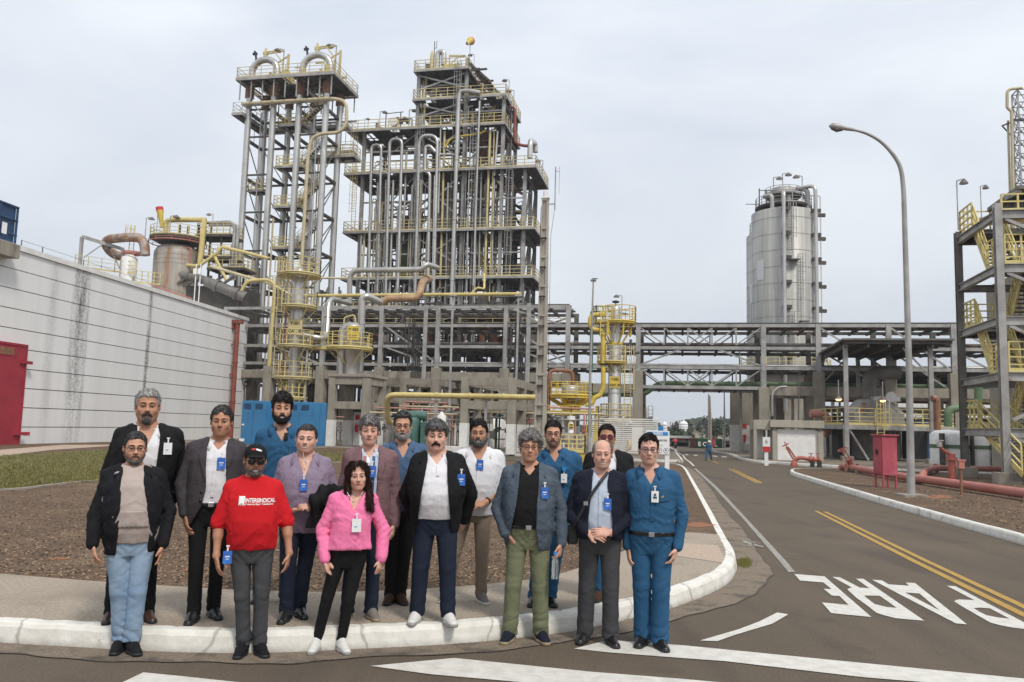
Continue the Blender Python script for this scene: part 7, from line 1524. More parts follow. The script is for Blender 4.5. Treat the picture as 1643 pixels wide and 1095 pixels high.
def strands(v, ob, n, L_, wd=.0016, comb=(0, .3, -1), nr=.5, jit=.45, seed=1, zmin=None):
 V, Q = v.V, v.Q; rg = np.random.RandomState(seed)
 if len(Q) < 10: return
 q = Q[rg.randint(0, len(Q), n)]; P_ = V[q]; c = P_.mean(1); nn = np.cross(P_[:, 2]-P_[:, 0], P_[:, 3]-P_[:, 1]); nn /= np.linalg.norm(nn, axis=1)[:, None]+1e-9
 cm = np.array(comb, float); cm = cm-nn*(nn@cm)[:, None]; cm /= np.linalg.norm(cm, axis=1)[:, None]+1e-6
 d = cm+nn*nr+rg.randn(n, 3)*jit; d /= np.linalg.norm(d, axis=1)[:, None]; w_ = np.cross(d, nn); w_ /= np.linalg.norm(w_, axis=1)[:, None]+1e-9
 l = (L_*rg.uniform(.6, 1.3, n))[:, None]; a = c-nn*.002-w_*wd; b = c-nn*.002+w_*wd; t = c+d*l; m_ = c+nn*.003+d*l*.5
 vs = np.stack([a, b, m_+w_*wd*.8, t, m_-w_*wd*.8], 1).reshape(-1, 3); k = len(ob.data.vertices); bm = bmesh.new(); bm.from_mesh(ob.data); vv = [bm.verts.new(p) for p in vs.tolist()]
 for i in range(n): bm.faces.new(vv[i*5:i*5+5])
 bm.to_mesh(ob.data); bm.free()
def fabric(name, col, col2=None, rough=.85, bump=.25, sc=28, weave=0, metal=0):
 c2 = col2 or tuple(c*.78 for c in col)
 M[name] = material(name, col, rough, metal, col2=c2, scale=sc*.35, mixr=(.35, .7), bump=bump*1.3, bscale=sc, spec=.2); return M[name]
mat('skin_mid', (.55, .30, .20), .5, col2=(.49, .245, .155), scale=16, bump=.12, bscale=160, sss=.12, spec=.4)
mat('skin_tan', (.45, .23, .14), .5, col2=(.39, .185, .11), scale=16, bump=.12, bscale=160, sss=.1, spec=.4)
mat('skin_pale', (.64, .38, .285), .5, col2=(.58, .31, .225), scale=16, bump=.12, bscale=160, sss=.14, spec=.4)
mat('lip', (.40, .17, .125), .5); mat('lip_pink', (.50, .12, .13), .4)
mat('mouth_line', (.09, .03, .025), .6); mat('eye_white', (.36, .32, .29), .3); mat('eye_dark', (.02, .013, .01), .15); mat('lash', (.025, .018, .015), .8)
for n_, c_, c2_ in (('hair_black', (.016, .013, .012), (.035, .03, .028)), ('hair_dark', (.03, .021, .017), (.012, .009, .008)), ('hair_grey', (.21, .205, .20), (.085, .082, .08)), ('hair_darkgrey', (.13, .127, .124), (.035, .033, .032)),
     ('hair_white', (.52, .51, .49), (.33, .32, .31)), ('hair_silver', (.36, .345, .33), (.15, .14, .135)), ('hair_woman', (.028, .013, .010), (.05, .022, .016)), ('beard_salt', (.23, .22, .21), (.06, .055, .05)), ('stubble', (.17, .105, .075), (.25, .15, .11))):
 M[n_] = material(n_, c_, .6, col2=c2_, scale=85, mixr=(.35, .65), bump=.9, bscale=150, spec=.3, stretch=(1, 1, .45))
fabric('f_black', (.011, .011, .012)); fabric('f_black_quilt', (.009, .009, .011), (.015, .015, .018), sc=70, bump=.3); fabric('f_beige', (.46, .385, .345), sc=18); fabric('f_jeans', (.19, .28, .40), (.34, .44, .55), sc=9, bump=.35)
fabric('f_white', (.72, .71, .72), (.66, .655, .68), sc=14); fabric('f_greyblazer', (.062, .055, .060), (.045, .04, .044), sc=60); fabric('f_red', (.56, .014, .020), (.50, .010, .015), sc=12); fabric('f_greyjeans', (.05, .052, .055), (.075, .077, .082), sc=10, bump=.35)
fabric('f_blue', (.024, .088, .178), (.03, .105, .205), sc=10, bump=.35); fabric('f_lilac', (.27, .215, .29), (.22, .165, .225), sc=60); fabric('f_darkjeans', (.011, .017, .033), (.019, .026, .045), sc=10); fabric('f_pink', (.85, .215, .40), (.80, .185, .36), sc=30)
fabric('f_pinkblazer', (.23, .135, .14), (.17, .10, .11), sc=110, bump=.4); fabric('f_denim', (.075, .13, .22), (.055, .10, .175), sc=20, bump=.4); fabric('f_denimgrey', (.065, .085, .11), (.09, .115, .145), sc=24, bump=.4); fabric('f_khaki', (.27, .21, .16), (.23, .18, .135), sc=12)
fabric('f_olive', (.155, .165, .095), (.18, .19, .115), sc=10, bump=.35); fabric('f_navy', (.010, .012, .022), (.014, .016, .03), sc=40); fabric('f_lightblue', (.50, .56, .66), (.46, .52, .63), sc=14); fabric('f_greytrouser', (.060, .060, .064), (.05, .05, .053), sc=30)
fabric('f_shirtplaid', (.30, .36, .50), (.68, .50, .52), sc=22); fabric('f_brown', (.07, .035, .022)); fabric('f_greyshoe', (.22, .2, .175)); M['leather'] = material('leather', (.012, .011, .011), .28, spec=.5); M['leather_brown'] = material('leather_brown', (.05, .022, .014), .35); mat('sole_white', (.62, .61, .58), .6); mat('sole_tan', (.30, .24, .15), .7); mat('badge_blue', (.03, .10, .42), .35, col2=(.05, .2, .6), scale=12); mat('bottle', (.75, .85, .9), .05, trans=.9); mat('lens', (.02, .02, .024), .06); mat('steel', (.6, .6, .6), .3, 1.0); mat('glass_clear', (.9, .9, .9), .02, trans=.95)
mat('maroon', (.16, .02, .03), .4)

class Person:
 def __init__(s, label, feet, head, zg=0.0, girth=1.0, belly=0.0, sh=1.0, group='people posing together at the kerb', skin='skin_mid', female=False, hsc=1.0, chest=None, hip=None, headturn=0, tilt=0, t_up=0.0, name='person'):
  A_, B_ = G(feet[0][0], feet[0][1], zg), G(feet[1][0], feet[1][1], zg); mid = (A_+B_)/2; s.zg = zg
  back = Vector((mid.x, mid.y, 0)).normalized(); mid = mid+back*.13; mid.z = zg
  yaw = math.degrees(math.atan2(mid.x, mid.y)); s.F = Frame((mid.x, mid.y), yaw); s.F.o.z = zg
  s.root = tagit(empty(name, label, 'person', s.F.o, s.F.yaw), group=group)
  s.skin = skin; s.fem = female; s.px = lambda u, v, t=0.0: (s.F.P(u, v, t)[0], t, s.F.P(u, v, t)[1]-zg)
  Hx, _, H = s.px(head[0], head[1], t_up-.02); s.H = H; s.k = H/1.75; k = s.k; s.hx = Hx; s.tu = t_up
  s.hsc = 1.03*hsc*(k if k > .97 else (k+.97)/2)
  s.cx = s.px(chest, 800, t_up)[0] if chest else Hx*.8; s.hipx = s.px(hip, 900, 0)[0] if hip else s.cx*.5
  s.girth, s.belly, s.sh = girth, belly, sh
  s.head = np.array([Hx, t_up-.03, H-.012-.119*s.hsc]); s.turn, s.tilt = R(headturn), R(tilt)
  w2l = lambda p: (float((p-s.F.o).dot(s.F.e1)), float((p-s.F.o).dot(s.F.e2)))
  s.toes = [w2l(A_), w2l(B_)]; s.ank = []; s.fdir = []
  for i, (x, y) in enumerate(s.toes):
   side = -1 if i == 0 else 1; d = Vector((side*.28, -1)).normalized(); s.fdir.append(d); s.ank.append((x-d.x*.19, y-d.y*.19))
  s.meshes = {}
 def line(s, z):   # body centre x at a height
  k = s.k; return float(np.interp(z, [.85*k, 1.05*k, 1.40*k, 1.52*k], [s.hipx, s.hipx*.6+s.cx*.4, s.cx, s.hx])), float(np.interp(z, [.85*k, 1.4*k, 1.52*k], [.0, s.tu, s.tu]))
 def sections(s, inf=0.0, bell=1.0, z0=.80, hemw=0.0, z1=1.50, infx=None):
  k = s.k; g = s.girth; f = s.fem; ix = inf if infx is None else infx
  T = [(.72, .125, .050, 0), (.80, .150, .082, 0), (.88, .168, .106, 0), (.95, .172 if not f else .18, .12, .25), (1.03, .158 if not f else .148, .112, .8), (1.12, .160 if not f else .145, .112, 1.0), (1.22, .170 if not f else .155, .118, .7), (1.31, .176 if not f else .158, .120 if not f else .126, .3),
    (1.36, .165 if not f else .148, .108, .1), (1.41, .130 if not f else .115, .092, 0), (1.448, .095, .076, 0), (1.48, .070, .062, 0)]
  out_ = []
  for z, a, b, w_ in T:
   if z > z1+.03: continue
   cx, cy = s.line(z*k); bb = s.belly*w_*bell; a2 = a*(g if z > 1.1 else g**.6)*k*(s.sh if z > 1.3 else 1)+ix+bb*(.35 if z > 1 else .15); b2 = b*g*k+inf+bb*.5; hw = hemw*max(0, (1.15-z))
   out_.append((z*k, cx, cy-bb*.5+.0, a2+hw, b2+hw))
  return out_
 def sho(s, side):   # shoulder joint
  cx, cy = s.line(1.4*s.k); return np.array([cx+side*.168*s.k*s.sh*(.93 if s.fem else 1), cy+.01, 1.382*s.k])
 def hipj(s, side): return np.array([s.hipx+side*.088*s.k*s.girth**.5, .0, .88*s.k])
 def knee(s, i):
  side = -1 if i == 0 else 1; a = s.hipj(side); b = np.array([s.ank[i][0], s.ank[i][1], .09]); kn = a*.46+b*.54; kn[1] -= .025; kn[2] = .48*s.k; return kn
 def set_arms(s, Lf, Rt):
  s.arms = []
  for side, a in ((-1, Lf), (1, Rt)):
   e_, w_, t_ = [np.array(s.px(*q)) for q in a[:3]]; S = s.sho(side)
   ul, fl = .285*s.k, .25*s.k;
   d = e_-S; e_ = S+d/np.linalg.norm(d)*min(max(np.linalg.norm(d), ul*.85), ul*1.08); d = w_-e_; w_ = e_+d/np.linalg.norm(d)*min(max(np.linalg.norm(d), fl*.7), fl*1.08)
   s.arms.append(dict(S=S, E=e_, W=w_, d=(t_-w_)/np.linalg.norm(t_-w_), n=np.array(a[3], float), curl=a[4], side=side, show=a[5] if len(a) > 5 else True))
 def hand(s, v, A_):
  k = .98*s.k*(.86 if s.fem else 1); d = A_['d']; n = A_['n']-A_['n']@d*d; n /= np.linalg.norm(n); x = np.cross(d, n)
  if (x@np.array([1, 0, 0]))*A_['side'] < 0 and abs(x[0]) > .3: x = -x     # x: towards the little finger side? thumb is opposite
  th = A_.get('thumb', -1); W = A_['W']+d*.015
  pc = W+d*.052*k; M3 = [x, n, d]; v.ell(pc, (.043*k, .0165*k, .058*k), .012, M3=M3); v.ell(W+d*.085*k, (.043*k, .014*k, .02*k), .01, M3=M3)
  L_ = [.070, .078, .073, .058]; c = A_['curl']
  for i in range(4):
   off = (-.031+.0207*i)*k*(-th); b0 = W+d*.088*k+x*off*1.0; fan = (i-1.5)*.05*(-th)
   dirv = d*math.cos(fan)+x*math.sin(fan); seg = [.45, .3, .25]; p = b0; ang = 0; cc = c*(1+.12*(i-1))
   for j, q in enumerate(seg):
    ang += cc*(.5 if j == 0 else .8); dv = dirv*math.cos(ang)+n*math.sin(ang); p2 = p+dv*L_[i]*k*q; r0_ = (.0088-.0009*j)*k; v.cap(p, p2, r0_, r0_-.0007, .003); p = p2
  tb = W+d*.022*k+x*th*.028*k; t1 = tb+(d*.7+x*th*.62+n*.25)*.045*k; t2 = t1+(d*.9+x*th*.12+n*.35)*.034*k; v.cap(tb, t1, .0145*k, .0115*k, .012); v.cap(t1, t2, .0105*k, .0088*k, .004)
 def hmat(s):
  a, b = s.turn, s.tilt; ca, sa, cb, sb = math.cos(a), math.sin(a), math.cos(b), math.sin(b)
  Rz = np.array([[ca, -sa, 0], [sa, ca, 0], [0, 0, 1]]); Ry = np.array([[cb, 0, sb], [0, 1, 0], [-sb, 0, cb]]); return Ry@Rz
 def hp(s, x, y, z): return s.head+s.hmat()@(np.array([x, y, z])*s.hsc)
 def he(s, v, c, r, k=.015, op='add'): v.ell(s.hp(*c), tuple(q*s.hsc for q in r), k*s.hsc, op, M3=[tuple(r_) for r_ in s.hmat().T])
 def hc(s, v, a, b, ra, rb=None, k=.012, op='add'): v.cap(s.hp(*a), s.hp(*b), ra*s.hsc, (ra if rb is None else rb)*s.hsc, k*s.hsc, op)
 def headshape(s, v, J=1.0, W=1.0, inf=0.0, face=True, smile=0.0, nose=1.0):
  e_, c_ = s.he, s.hc; i = inf
  e_(v, (0, .012, .032), (.0765*W+i, .095+i, .086+i), .02); e_(v, (0, -.026, -.040), (.062*W*J+i, .066+i, .078+i), .03)
  for m in (-1, 1): c_(v, (m*.050*W*J, .0, -.052), (m*.018*J, -.060, -.098), .022+i, .020+i, .02)
  e_(v, (0, -.076, -.099), (.021*J+i, .017+i, .016+i), .015)
  if not face: return
  for m in (-1, 1):
   e_(v, (m*.041*W, -.060, -.028), (.023, .022, .024), .022); c_(v, (m*.046*W, -.077, .024), (m*.010, -.090, .021), .010, .011, .012)
   e_(v, (m*.031, -.108, .001), (.021, .0155, .012), .026, 'sub'); e_(v, (m*.031, -.0815, .0085), (.0175, .0125, .0085), .009)
   e_(v, (m*.0795*W, .014, -.004), (.0105, .020, .031), .008); e_(v, (m*.084*W, .006, .002), (.005, .010, .016), .004, 'sub'); e_(v, (m*.0125*nose, -.103, -.036), (.0085, .011, .0075), .006)
  c_(v, (0, -.088, .014), (0, -.110*1.0, -.026), .0075, .0115*nose, .010); e_(v, (0, -.113, -.031), (.0135*nose, .0135, .0115), .006)
  e_(v, (0, -.080, -.066), (.031, .0185, .025), .02)
  e_(v, (0, -.0935, -.0635), (.026+smile*.004, .0085, .0048), .004); e_(v, (0, -.0915, -.0730), (.021, .0085, .0058), .004); s.hc(v, (-.028, -.088, -.067+smile*.007), (0, -.1015, -.0685-smile*.002), .0019, None, .002, 'sub'); s.hc(v, (.028, -.088, -.067+smile*.007), (0, -.1015, -.0685-smile*.002), .0019, None, .002, 'sub')
  for m in (-1, 1): s.hc(v, (m*.018, -.104, -.038), (m*.036, -.086, -.068), .0028, None, .006, 'sub')
 def body(s, J=1.0, W=1.0, smile=0.0, nose=1.0, bare=0.0, neckr=1.0, lip='lip'):
  k = s.k; top = s.H+.05
  zs = np.concatenate([np.arange(-.02, .60*k, .022), np.arange(.60*k, 1.10*k, .0062), np.arange(1.10*k, s.head[2]-.17, .011), np.arange(s.head[2]-.17, top, .0052)])
  ext = [a[q] for a in s.arms for q in ('S', 'E', 'W')]+[a['W']+a['d']*.2 for a in s.arms]; lo = np.min(ext, 0)-.1; hi = np.max(ext, 0)+.1
  lox = min(lo[0], s.ank[0][0]-.12, s.hx-.14); hix = max(hi[0], s.ank[1][0]+.12, s.hx+.14); loy = min(lo[1], -.22+s.tu, min(a[1] for a in s.ank)-.1); hiy = max(hi[1], .2+s.tu, max(a[1] for a in s.ank)+.1)
  v = Vol((lox, loy, 0), (hix, hiy, 0), .0058, zs); s.vol = v
  v.loft(s.sections(-.008, z0=.8), .05, zlo=.80*k)
  nb = np.array([*s.line(1.46*k), 1.42*k]);
  for side in (-1, 1): v.cap((nb[0]+side*.03, nb[1]+.01, 1.445*k), s.sho(side), .042*k, .048*k, .04)
  v.cap(nb, s.hp(0, .016, -.065), .060*k*neckr, .056*neckr*s.hsc, .03)
  for A_ in s.arms:
   v.cap(A_['S'], A_['E'], .048*k, .041*k, .03); v.cap(A_['E'], A_['W'], .040*k, .0265*k, .02); v.cap(A_['E'], A_['E']*.6+A_['W']*.4, .043*k, .040*k, .02); v.ell(A_['W'], (.030*k, .022*k, .03*k), .015); s.hand(v, A_)
  for i, side in ((0, -1), (1, 1)):
   kn = s.knee(i); an = (s.ank[i][0], s.ank[i][1], .09); v.cap(s.hipj(side), kn, .078*k*s.girth, .052*k, .03); v.cap(kn, an, .050*k, .030, .02); d = s.fdir[i]; v.cap((an[0], an[1], .05), (an[0]+d.x*.11, an[1]+d.y*.11, .028), .024, .014, .01)
  s.headshape(v, J, W, 0, True, smile, nose)
  lc, ld = s.hp(0, -.1, -.0645), s.hp(0, -.1, -.0735)
  def slot(c):
   q = (c-s.hp(0, -.1, -.0688))@s.hmat()/s.hsc; return ((np.abs(q[:, 0]/.025)**2+np.abs(q[:, 2]/.0092)**2) < 1) & (np.abs(q[:, 1]) < .02)
  s.meshes['body'] = v.mesh('body', [M[s.skin], M[lip]], s.root, 1, slot); s.J, s.W = J, W
  mw = 1+.2*smile; L_ = [(m*q*mw, -.1020+abs(q)**1.5*3.0, -.0685-smile*.002+(q/.026)**2*smile*.0065) for m, q in ((-1, .026), (-1, .019), (-1, .010), (1, 0), (1, .010), (1, .019), (1, .026))]
  if smile >= .9: o = MB(); o.tube([s.hp(x, y-.0005, z-.0022) for x, y, z in L_[1:-1]], [.0012, .0024, .0028, .0024, .0012], 6); o.build('teeth', M['white'], s.root)
  o = MB(); o.tube([s.hp(*q) for q in L_], .0013*s.hsc, 5); o.build('mouth', M['mouth_line'], s.root)
  for m in (-1, 1):
   o = MB(); c = s.hp(m*.031, -.0815, -.0005); o.lathe([(.0001, .0062), (.006, .0054), (.0102, .0032), (.0122, 0), (.0102, -.0032), (.006, -.0054), (.0001, -.0062)], c, 12); e_ = o.build('eye', M['eye_white'], s.root)
   o = MB(); c = s.hp(m*.031, -.0900, -.0003); r_ = .0048; o.lathe([(.0001, r_), (r_*.7, r_*.7), (r_, 0), (r_*.7, -r_*.7), (.0001, -r_)], c, 10); o.build('iris', M['eye_dark'], e_)
   o = MB(); o.tube([s.hp(m*(.031+q), -.0945+abs(q)*.35, .0050-abs(q)*.22) for q in (-.014, -.006, .006, .015)], .0015*s.hsc, 5); o.build('eyelash', M['lash'], e_)
 def brows(s, m_='hair_black', th=1.0):
  for m in (-1, 1):
   o = MB(); o.tube([s.hp(m*.013, -.099, .0235), s.hp(m*.027, -.0985, .0262), s.hp(m*.042, -.090, .0252), s.hp(m*.052, -.078, .019)], [.0022*th, .0030*th, .0026*th, .001], 6); o.build('eyebrow', M[m_], s.root)
 def hair(s, m_='hair_black', top=.014, side=.008, line=.066, curl=0.0, fringe=0.0, nape=-.07, recede=0.0, bald=False, peak=0):
  c = s.head; h = .0062; v = Vol(c-.17, c+.17, h*.9); i = side
  s.he(v, (0, .014, .034), (.0765*s.W+side, .095+side, .086+top), .01); s.he(v, (0, .05, -.02), (.066*s.W+side*.6, .058+side, .075), .02)
  if top > .018: s.he(v, (0, -.02, .06), (.065*s.W+side, .075+fringe, .055+top*.85), .02)
  Mi = s.hmat(); hc = s.head
  fz_y = np.array([-.14, -.075, -.058, -.045, -.028, .0, .022, .034, .06, .14]); rz_ = recede
  fz = np.array([line, line, line-.004, .046+rz_, .012, .004, .030, -.030, nape, nape])
  def f(x, y, z):
   X, Y, Z_ = x-hc[0], y-hc[1], z-hc[2]; a = [(Mi[0][j]*X+Mi[1][j]*Y+Mi[2][j]*Z_)/s.hsc for j in range(3)]
   lz = np.interp(a[1], fz_y, fz); lz = lz+recede*np.clip(np.abs(a[0])/.06, 0, 1)*(a[1] < -.03)*.6 + .012*np.sin(a[0]*90+1.3)*(a[1] < -.05)*(fringe > 0)
   return (lz-a[2])*.8*s.hsc
  v.clip(f)
  if bald: v.clip(lambda x, y, z: -(np.sqrt(((x-hc[0])/.07)**2+((y-hc[1]+.03)/.085)**2+((z-hc[2]-.11)/.06)**2)-1)*.05)
  am = .0034+curl*.006; fr = 95 if not curl else 62
  v.disp(lambda x, y, z: (vnoise(x*fr, y*fr*.45, z*fr*.5)-.5)*2*am+(vnoise(x*fr*.4+7, y*fr*.4, z*fr*.4)-.5)*am*1.6)
  o = v.mesh('hair', M[m_], s.root, 1); strands(v, o, 2600, .009+top*.28, nr=.18+curl*.4, jit=.2+curl*.5, comb=(.25, .6, -.5)); return o
 def beard(s, m_='beard_salt', kind='full', th=.007, mo=True, mm=None):
  c = s.hp(0, -.05, -.07); v = Vol(c-.12, c+.12, .0056)
  if kind in ('full', 'short', 'goatee', 'chin'):
   s.headshape(v, s.J, s.W, th, False); s.he(v, (0, -.082, -.066), (.030+th, .020+th*.8, .026+th), .02)
   Mi = s.hmat(); hc = s.head
   def f(x, y, z):
    X, Y, Z_ = x-hc[0], y-hc[1], z-hc[2]; a = [(Mi[0][j]*X+Mi[1][j]*Y+Mi[2][j]*Z_)/s.hsc for j in range(3)]
    if kind in ('full', 'short'):
     lim = np.interp(a[1], [-.11, -.085, -.05, -.02, -.012, .01, .02], [-.074, -.066, -.052, -.018, .01, .015, -.2]); d = (a[2]-lim)*.8
     mouth = (1-np.sqrt((a[0]/.026)**2+((a[2]+.068)/.0125)**2))*.012*(a[1] < -.06)-(a[1] >= -.06)*.1; d = np.maximum(d, mouth)
    elif kind == 'goatee':
     d = np.maximum(np.abs(a[0])-.026, a[2]+.080); d = np.maximum(d, a[1]+.055)
    else: d = np.maximum(a[2]+.087, a[1]+.025)
    return d*s.hsc
   v.clip(f)
  if mo:
   for m in (-1, 1): s.hc(v, (m*.004, -.1065, -.053), (m*.024, -.101, -.060), .0062, .0050, .004); s.hc(v, (m*.024, -.101, -.060), (m*.033, -.092, -.071), .0045, .003, .004)
  v.disp(lambda x, y, z: (vnoise(x*130, y*130, z*130)-.5)*.003); o = v.mesh('beard' if kind != 'none' else 'moustache', M[m_], s.root, 0)
  if th > .004 or kind == 'none': strands(v, o, 900 if kind != 'none' else 250, .009, .0011, (0, -.2, -1), .3, .3)
  return o
 def glasses(s, dark=False, m_='black', big=1.0):
  g = empty('glasses', None, None); g.parent = s.root; o = MB()
  for m in (-1, 1):
   c = (m*.0335, -.109, -.002); w_, h_ = .0245*big, .0185*big; n = 20
   pts = [s.hp(c[0]+w_*abs(math.cos(a))**.7*math.copysign(1, math.cos(a)), c[1]+.004*(abs(math.cos(a))), c[2]+h_*abs(math.sin(a))**.7*math.copysign(1, math.sin(a))) for a in [2*math.pi*i/n for i in range(n+1)]]
   o.tube(pts, .0022*s.hsc, 5, False); o.tube([s.hp(m*.057*big, -.104, .004), s.hp(m*.074*s.W, -.085, .006), s.hp(m*.082*s.W, .01, .006)], .0022*s.hsc, 5)
   if dark:
    o2 = MB(); o2.add([s.hp(c[0], c[1]-.002, c[2])]+list(pts[:-1]), [(0, i+1, (i+1) % n+1) for i in range(n)]); o2.build('lens', M['lens' if dark == 1 else 'maroon'], s.root)
  o.beam(s.hp(-.011, -.112, .004), s.hp(.011, -.112, .004), .004, .003); bpy.data.objects.remove(g); o.build('glasses', M[m_], s.root)
 def armvol(s, v, r_up, r_el, r_wr, upto=1.0, k=.03):
  kk = s.k*.92
  for A_ in s.arms:
   S, E, W = A_['S'], A_['E'], A_['W']
   if upto <= .5: v.cap(S, S+(E-S)*upto*2, r_up*kk, r_el*kk, k)
   else:
    v.cap(S, S*.75+E*.25, r_up*kk, r_up*kk*.98, k); v.cap(S*.8+E*.2, E, r_up*kk*.98, r_el*kk, .010); We = E+(W-E)*(upto-.5)*2; v.cap(E, We, r_el*kk, r_wr*kk, .010)
 def folds(s, v, amp=.006, fr=1.0, seed=0.0, sleeves=True):
  arms = s.arms if hasattr(s, 'arms') else []
  def f(x, y, z):
   w1 = vnoise(x*5+seed, y*5, z*4+seed)*2.2
   n = vnoise(x*9*fr+w1+seed, y*9*fr+3, (z*13*fr+np.abs(x)*7)+w1); r_ = (1-np.abs(2*n-1))**2
   d = amp*(r_-.35)*-1.0; n2 = vnoise(x*21+w1*1.5, y*21, z*27+np.abs(x)*22+w1+seed); d = d+amp*.6*(1-np.abs(2*n2-1))**4*vnoise(x*6+3, y*6, z*6+seed)*1.6
   if sleeves:
    for A_ in arms:
     for P_, am in ((A_['E'], 1.0), (A_['S']+(A_['E']-A_['S'])*.35, .5)):
      q = (x-P_[0])**2+(y-P_[1])**2+(z-P_[2])**2; wgt = np.exp(-q/.012); ax_ = (A_['W']-A_['S']); ax_ = ax_/np.linalg.norm(ax_)
      d = d+am*amp*.55*wgt*(1-2*np.abs(np.sin(((x-P_[0])*ax_[0]+(y-P_[1])*ax_[1]+(z-P_[2])*ax_[2])*62+(x-P_[0])*26+7*vnoise(x*11, y*11, z*11+seed)))**.7)
   return d
  v.disp(f)
 def _box(s, pad=.13):
  ext = [a[q] for a in s.arms for q in ('S', 'E', 'W')]+[(s.hipx-.25, -.2, .9), (s.hipx+.25, .2, .9)]; return np.min(ext, 0)-pad, np.max(ext, 0)+pad
 def top(s, name, m_, inf=.012, hem=.98, sleeve=1.0, ru=.060, re=.050, rw=.040, neck='round', nr=.07, vdepth=.12, open_=None, shell=0, fold=.005, seed=0.0, h=.0088, hemw=0.0, bell=1.0, tuck=False, ztop=1.475, infx=None):
  k = s.k; lo, hi = s._box(.14); lo[1] = min(lo[1], -.32+s.tu-s.belly); lo[2] = min(lo[2], hem*k-.05); hi[2] = 1.56*k; v = Vol(lo, hi, h)
  sec = s.sections(inf, bell, z0=.78, hemw=hemw, infx=infx); v.loft(sec, .02, zlo=hem*k, zhi=ztop*k)
  nb = s.line(1.46*k)
  for side in (-1, 1): v.cap((nb[0]+side*.035, nb[1]+.01, 1.443*k), s.sho(side), .042*k+inf*.6, .046*k+inf*.8, .03)
  s.armvol(v, ru, re, rw, sleeve)
  s.folds(v, fold, 1.0, seed)
  if shell:
   v2 = Vol(lo, hi, h); v2.loft(s.sections(inf-shell-.007, bell, z0=.78, hemw=hemw, infx=(infx-shell-.016) if infx is not None else None), .02, zlo=hem*k-.1, zhi=1.42*k); sv = v2.F
   v.F = np.maximum(v.F, -sv)
  hx_, hy_ = s.line(1.5*k)
  v.cap((hx_, hy_+.012, 1.435*k), (hx_, hy_-.0, 1.60*k), nr*k, (nr+.02)*k, .008, 'sub')
  x, y, z = v.xs[:, None, None], v.ys[None, :, None], v.zs[None, None, :]
  if neck == 'v':
   w_ = np.interp(v.zs, [(1.44-vdepth)*k, 1.46*k], [0, nr*k*1.0])[None, None, :]; cz = np.interp(v.zs, [1.2*k, 1.5*k], [s.line(1.3*k)[0], hx_])[None, None, :]
   d = np.maximum(np.maximum(np.abs(x-cz)-w_, (1.44-vdepth)*k-z), y-(hy_+.0)); v.F = np.maximum(v.F, -d.astype(np.float32))
  if open_:
   zz = np.array([q[0]*k for q in open_]); wL = np.array([q[1]*k for q in open_]); wR = np.array([q[2]*k for q in open_]); cz = np.array([s.line(q)[0] for q in v.zs])[None, None, :]; cy = np.array([s.line(q)[1] for q in v.zs])[None, None, :]
   a, b = np.interp(v.zs, zz, wL)[None, None, :], np.interp(v.zs, zz, wR)[None, None, :]; d = np.maximum(np.maximum(-(x-cz)-a, (x-cz)-b), y-(cy-.02)); v.F = np.maximum(v.F, -d.astype(np.float32))
  o = v.mesh(name, M[m_], s.root, 1); s.meshes[name] = v; s.last = name; return o
 def collar(s, m_, h=.036, r=.068, spread=.35, drop=.075, name='collar', th=.004, zc=1.457, parent=None, w=.034, back=.01, tiltz=.01):
  k = s.k; cx, cy = s.line(1.5*k); n = 22; vs = []; fs = []; z0 = zc*k+tiltz; r = r+.017; back = .004
  for side in (-1, 1):
   base = len(vs)
   for i in range(n+1):
    f = i/n; a = math.pi/2-side*(math.pi-spread)*f; rx, ry = r*k, r*k*1.05; x, y = cx+rx*math.cos(a), cy+back+ry*math.sin(a); dz = -.030*(f**1.5)*k
    zt_ = z0+h*.55+dz; ex = w*(.75+.6*max(0, (f-.7)/.3));
    top = Vector((x, y, zt_)); out_ = Vector((math.cos(a), math.sin(a), 0)); tip = max(0, (f-.72)/.28)
    bot = top+out_*(.012+ex*.55)*k+Vector((side*.0*tip, 0, -(h+.004+drop*.35*tip)*k)); bot += Vector((side*.026*tip, -.012*tip, -.012*tip))
    vs += [top, bot, top-out_*.006*k-Vector((0, 0, h*.9))]
   for i in range(n): a = base+i*3; fs += [(a, a+1, a+4, a+3), (a+2, a, a+3, a+5)]
  bvh = s.proj(s.last)
  for i in range(1, len(vs), 3):
   q = vs[i]
   if q.y < cy:
    hit = bvh.ray_cast(Vector((q.x, -1, q.z)), Vector((0, 1, 0)))
    if hit[0] and abs(hit[0].y-q.y) < .06: q.y = hit[0].y-.010
  o = MB(); o.add(vs, fs, True); ob = o.build(name, M[m_], s.root if parent is None else parent); md = ob.modifiers.new('solid', 'SOLIDIFY'); md.thickness = th; md.offset = 0; return ob
 def proj(s, key):
  v = s.meshes[key]
  if not hasattr(v, 'bvh'): v.bvh = BVHTree.FromPolygons([Vector(p) for p in v.V.tolist()], v.Q.tolist())
  return v.bvh
 def decal(s, key, poly, m_, off=.004, name='panel', th=.003, sub=.02, holes=None, from_y=-1.0):
  """poly: (x, z) outline in the person's frame, laid on the garment's front"""
  bm = bmesh.new(); vs = [bm.verts.new((x, 0, z)) for x, z in poly]; bm.faces.new(vs); bmesh.ops.triangulate(bm, faces=bm.faces[:])
  for _ in range(6):
   L_ = [e_ for e_ in bm.edges if e_.calc_length() > sub]
   if not L_: break
   bmesh.ops.subdivide_edges(bm, edges=L_, cuts=1); bmesh.ops.triangulate(bm, faces=bm.faces[:])
  bvh = s.proj(key); bad = []
  for q in bm.verts:
   hit = bvh.ray_cast(Vector((q.co.x, from_y, q.co.z)), Vector((0, 1, 0)))
   if hit[0] is None: bad.append(q)
   else: q.co.y = hit[0].y-off
  bmesh.ops.delete(bm, geom=bad, context='VERTS')
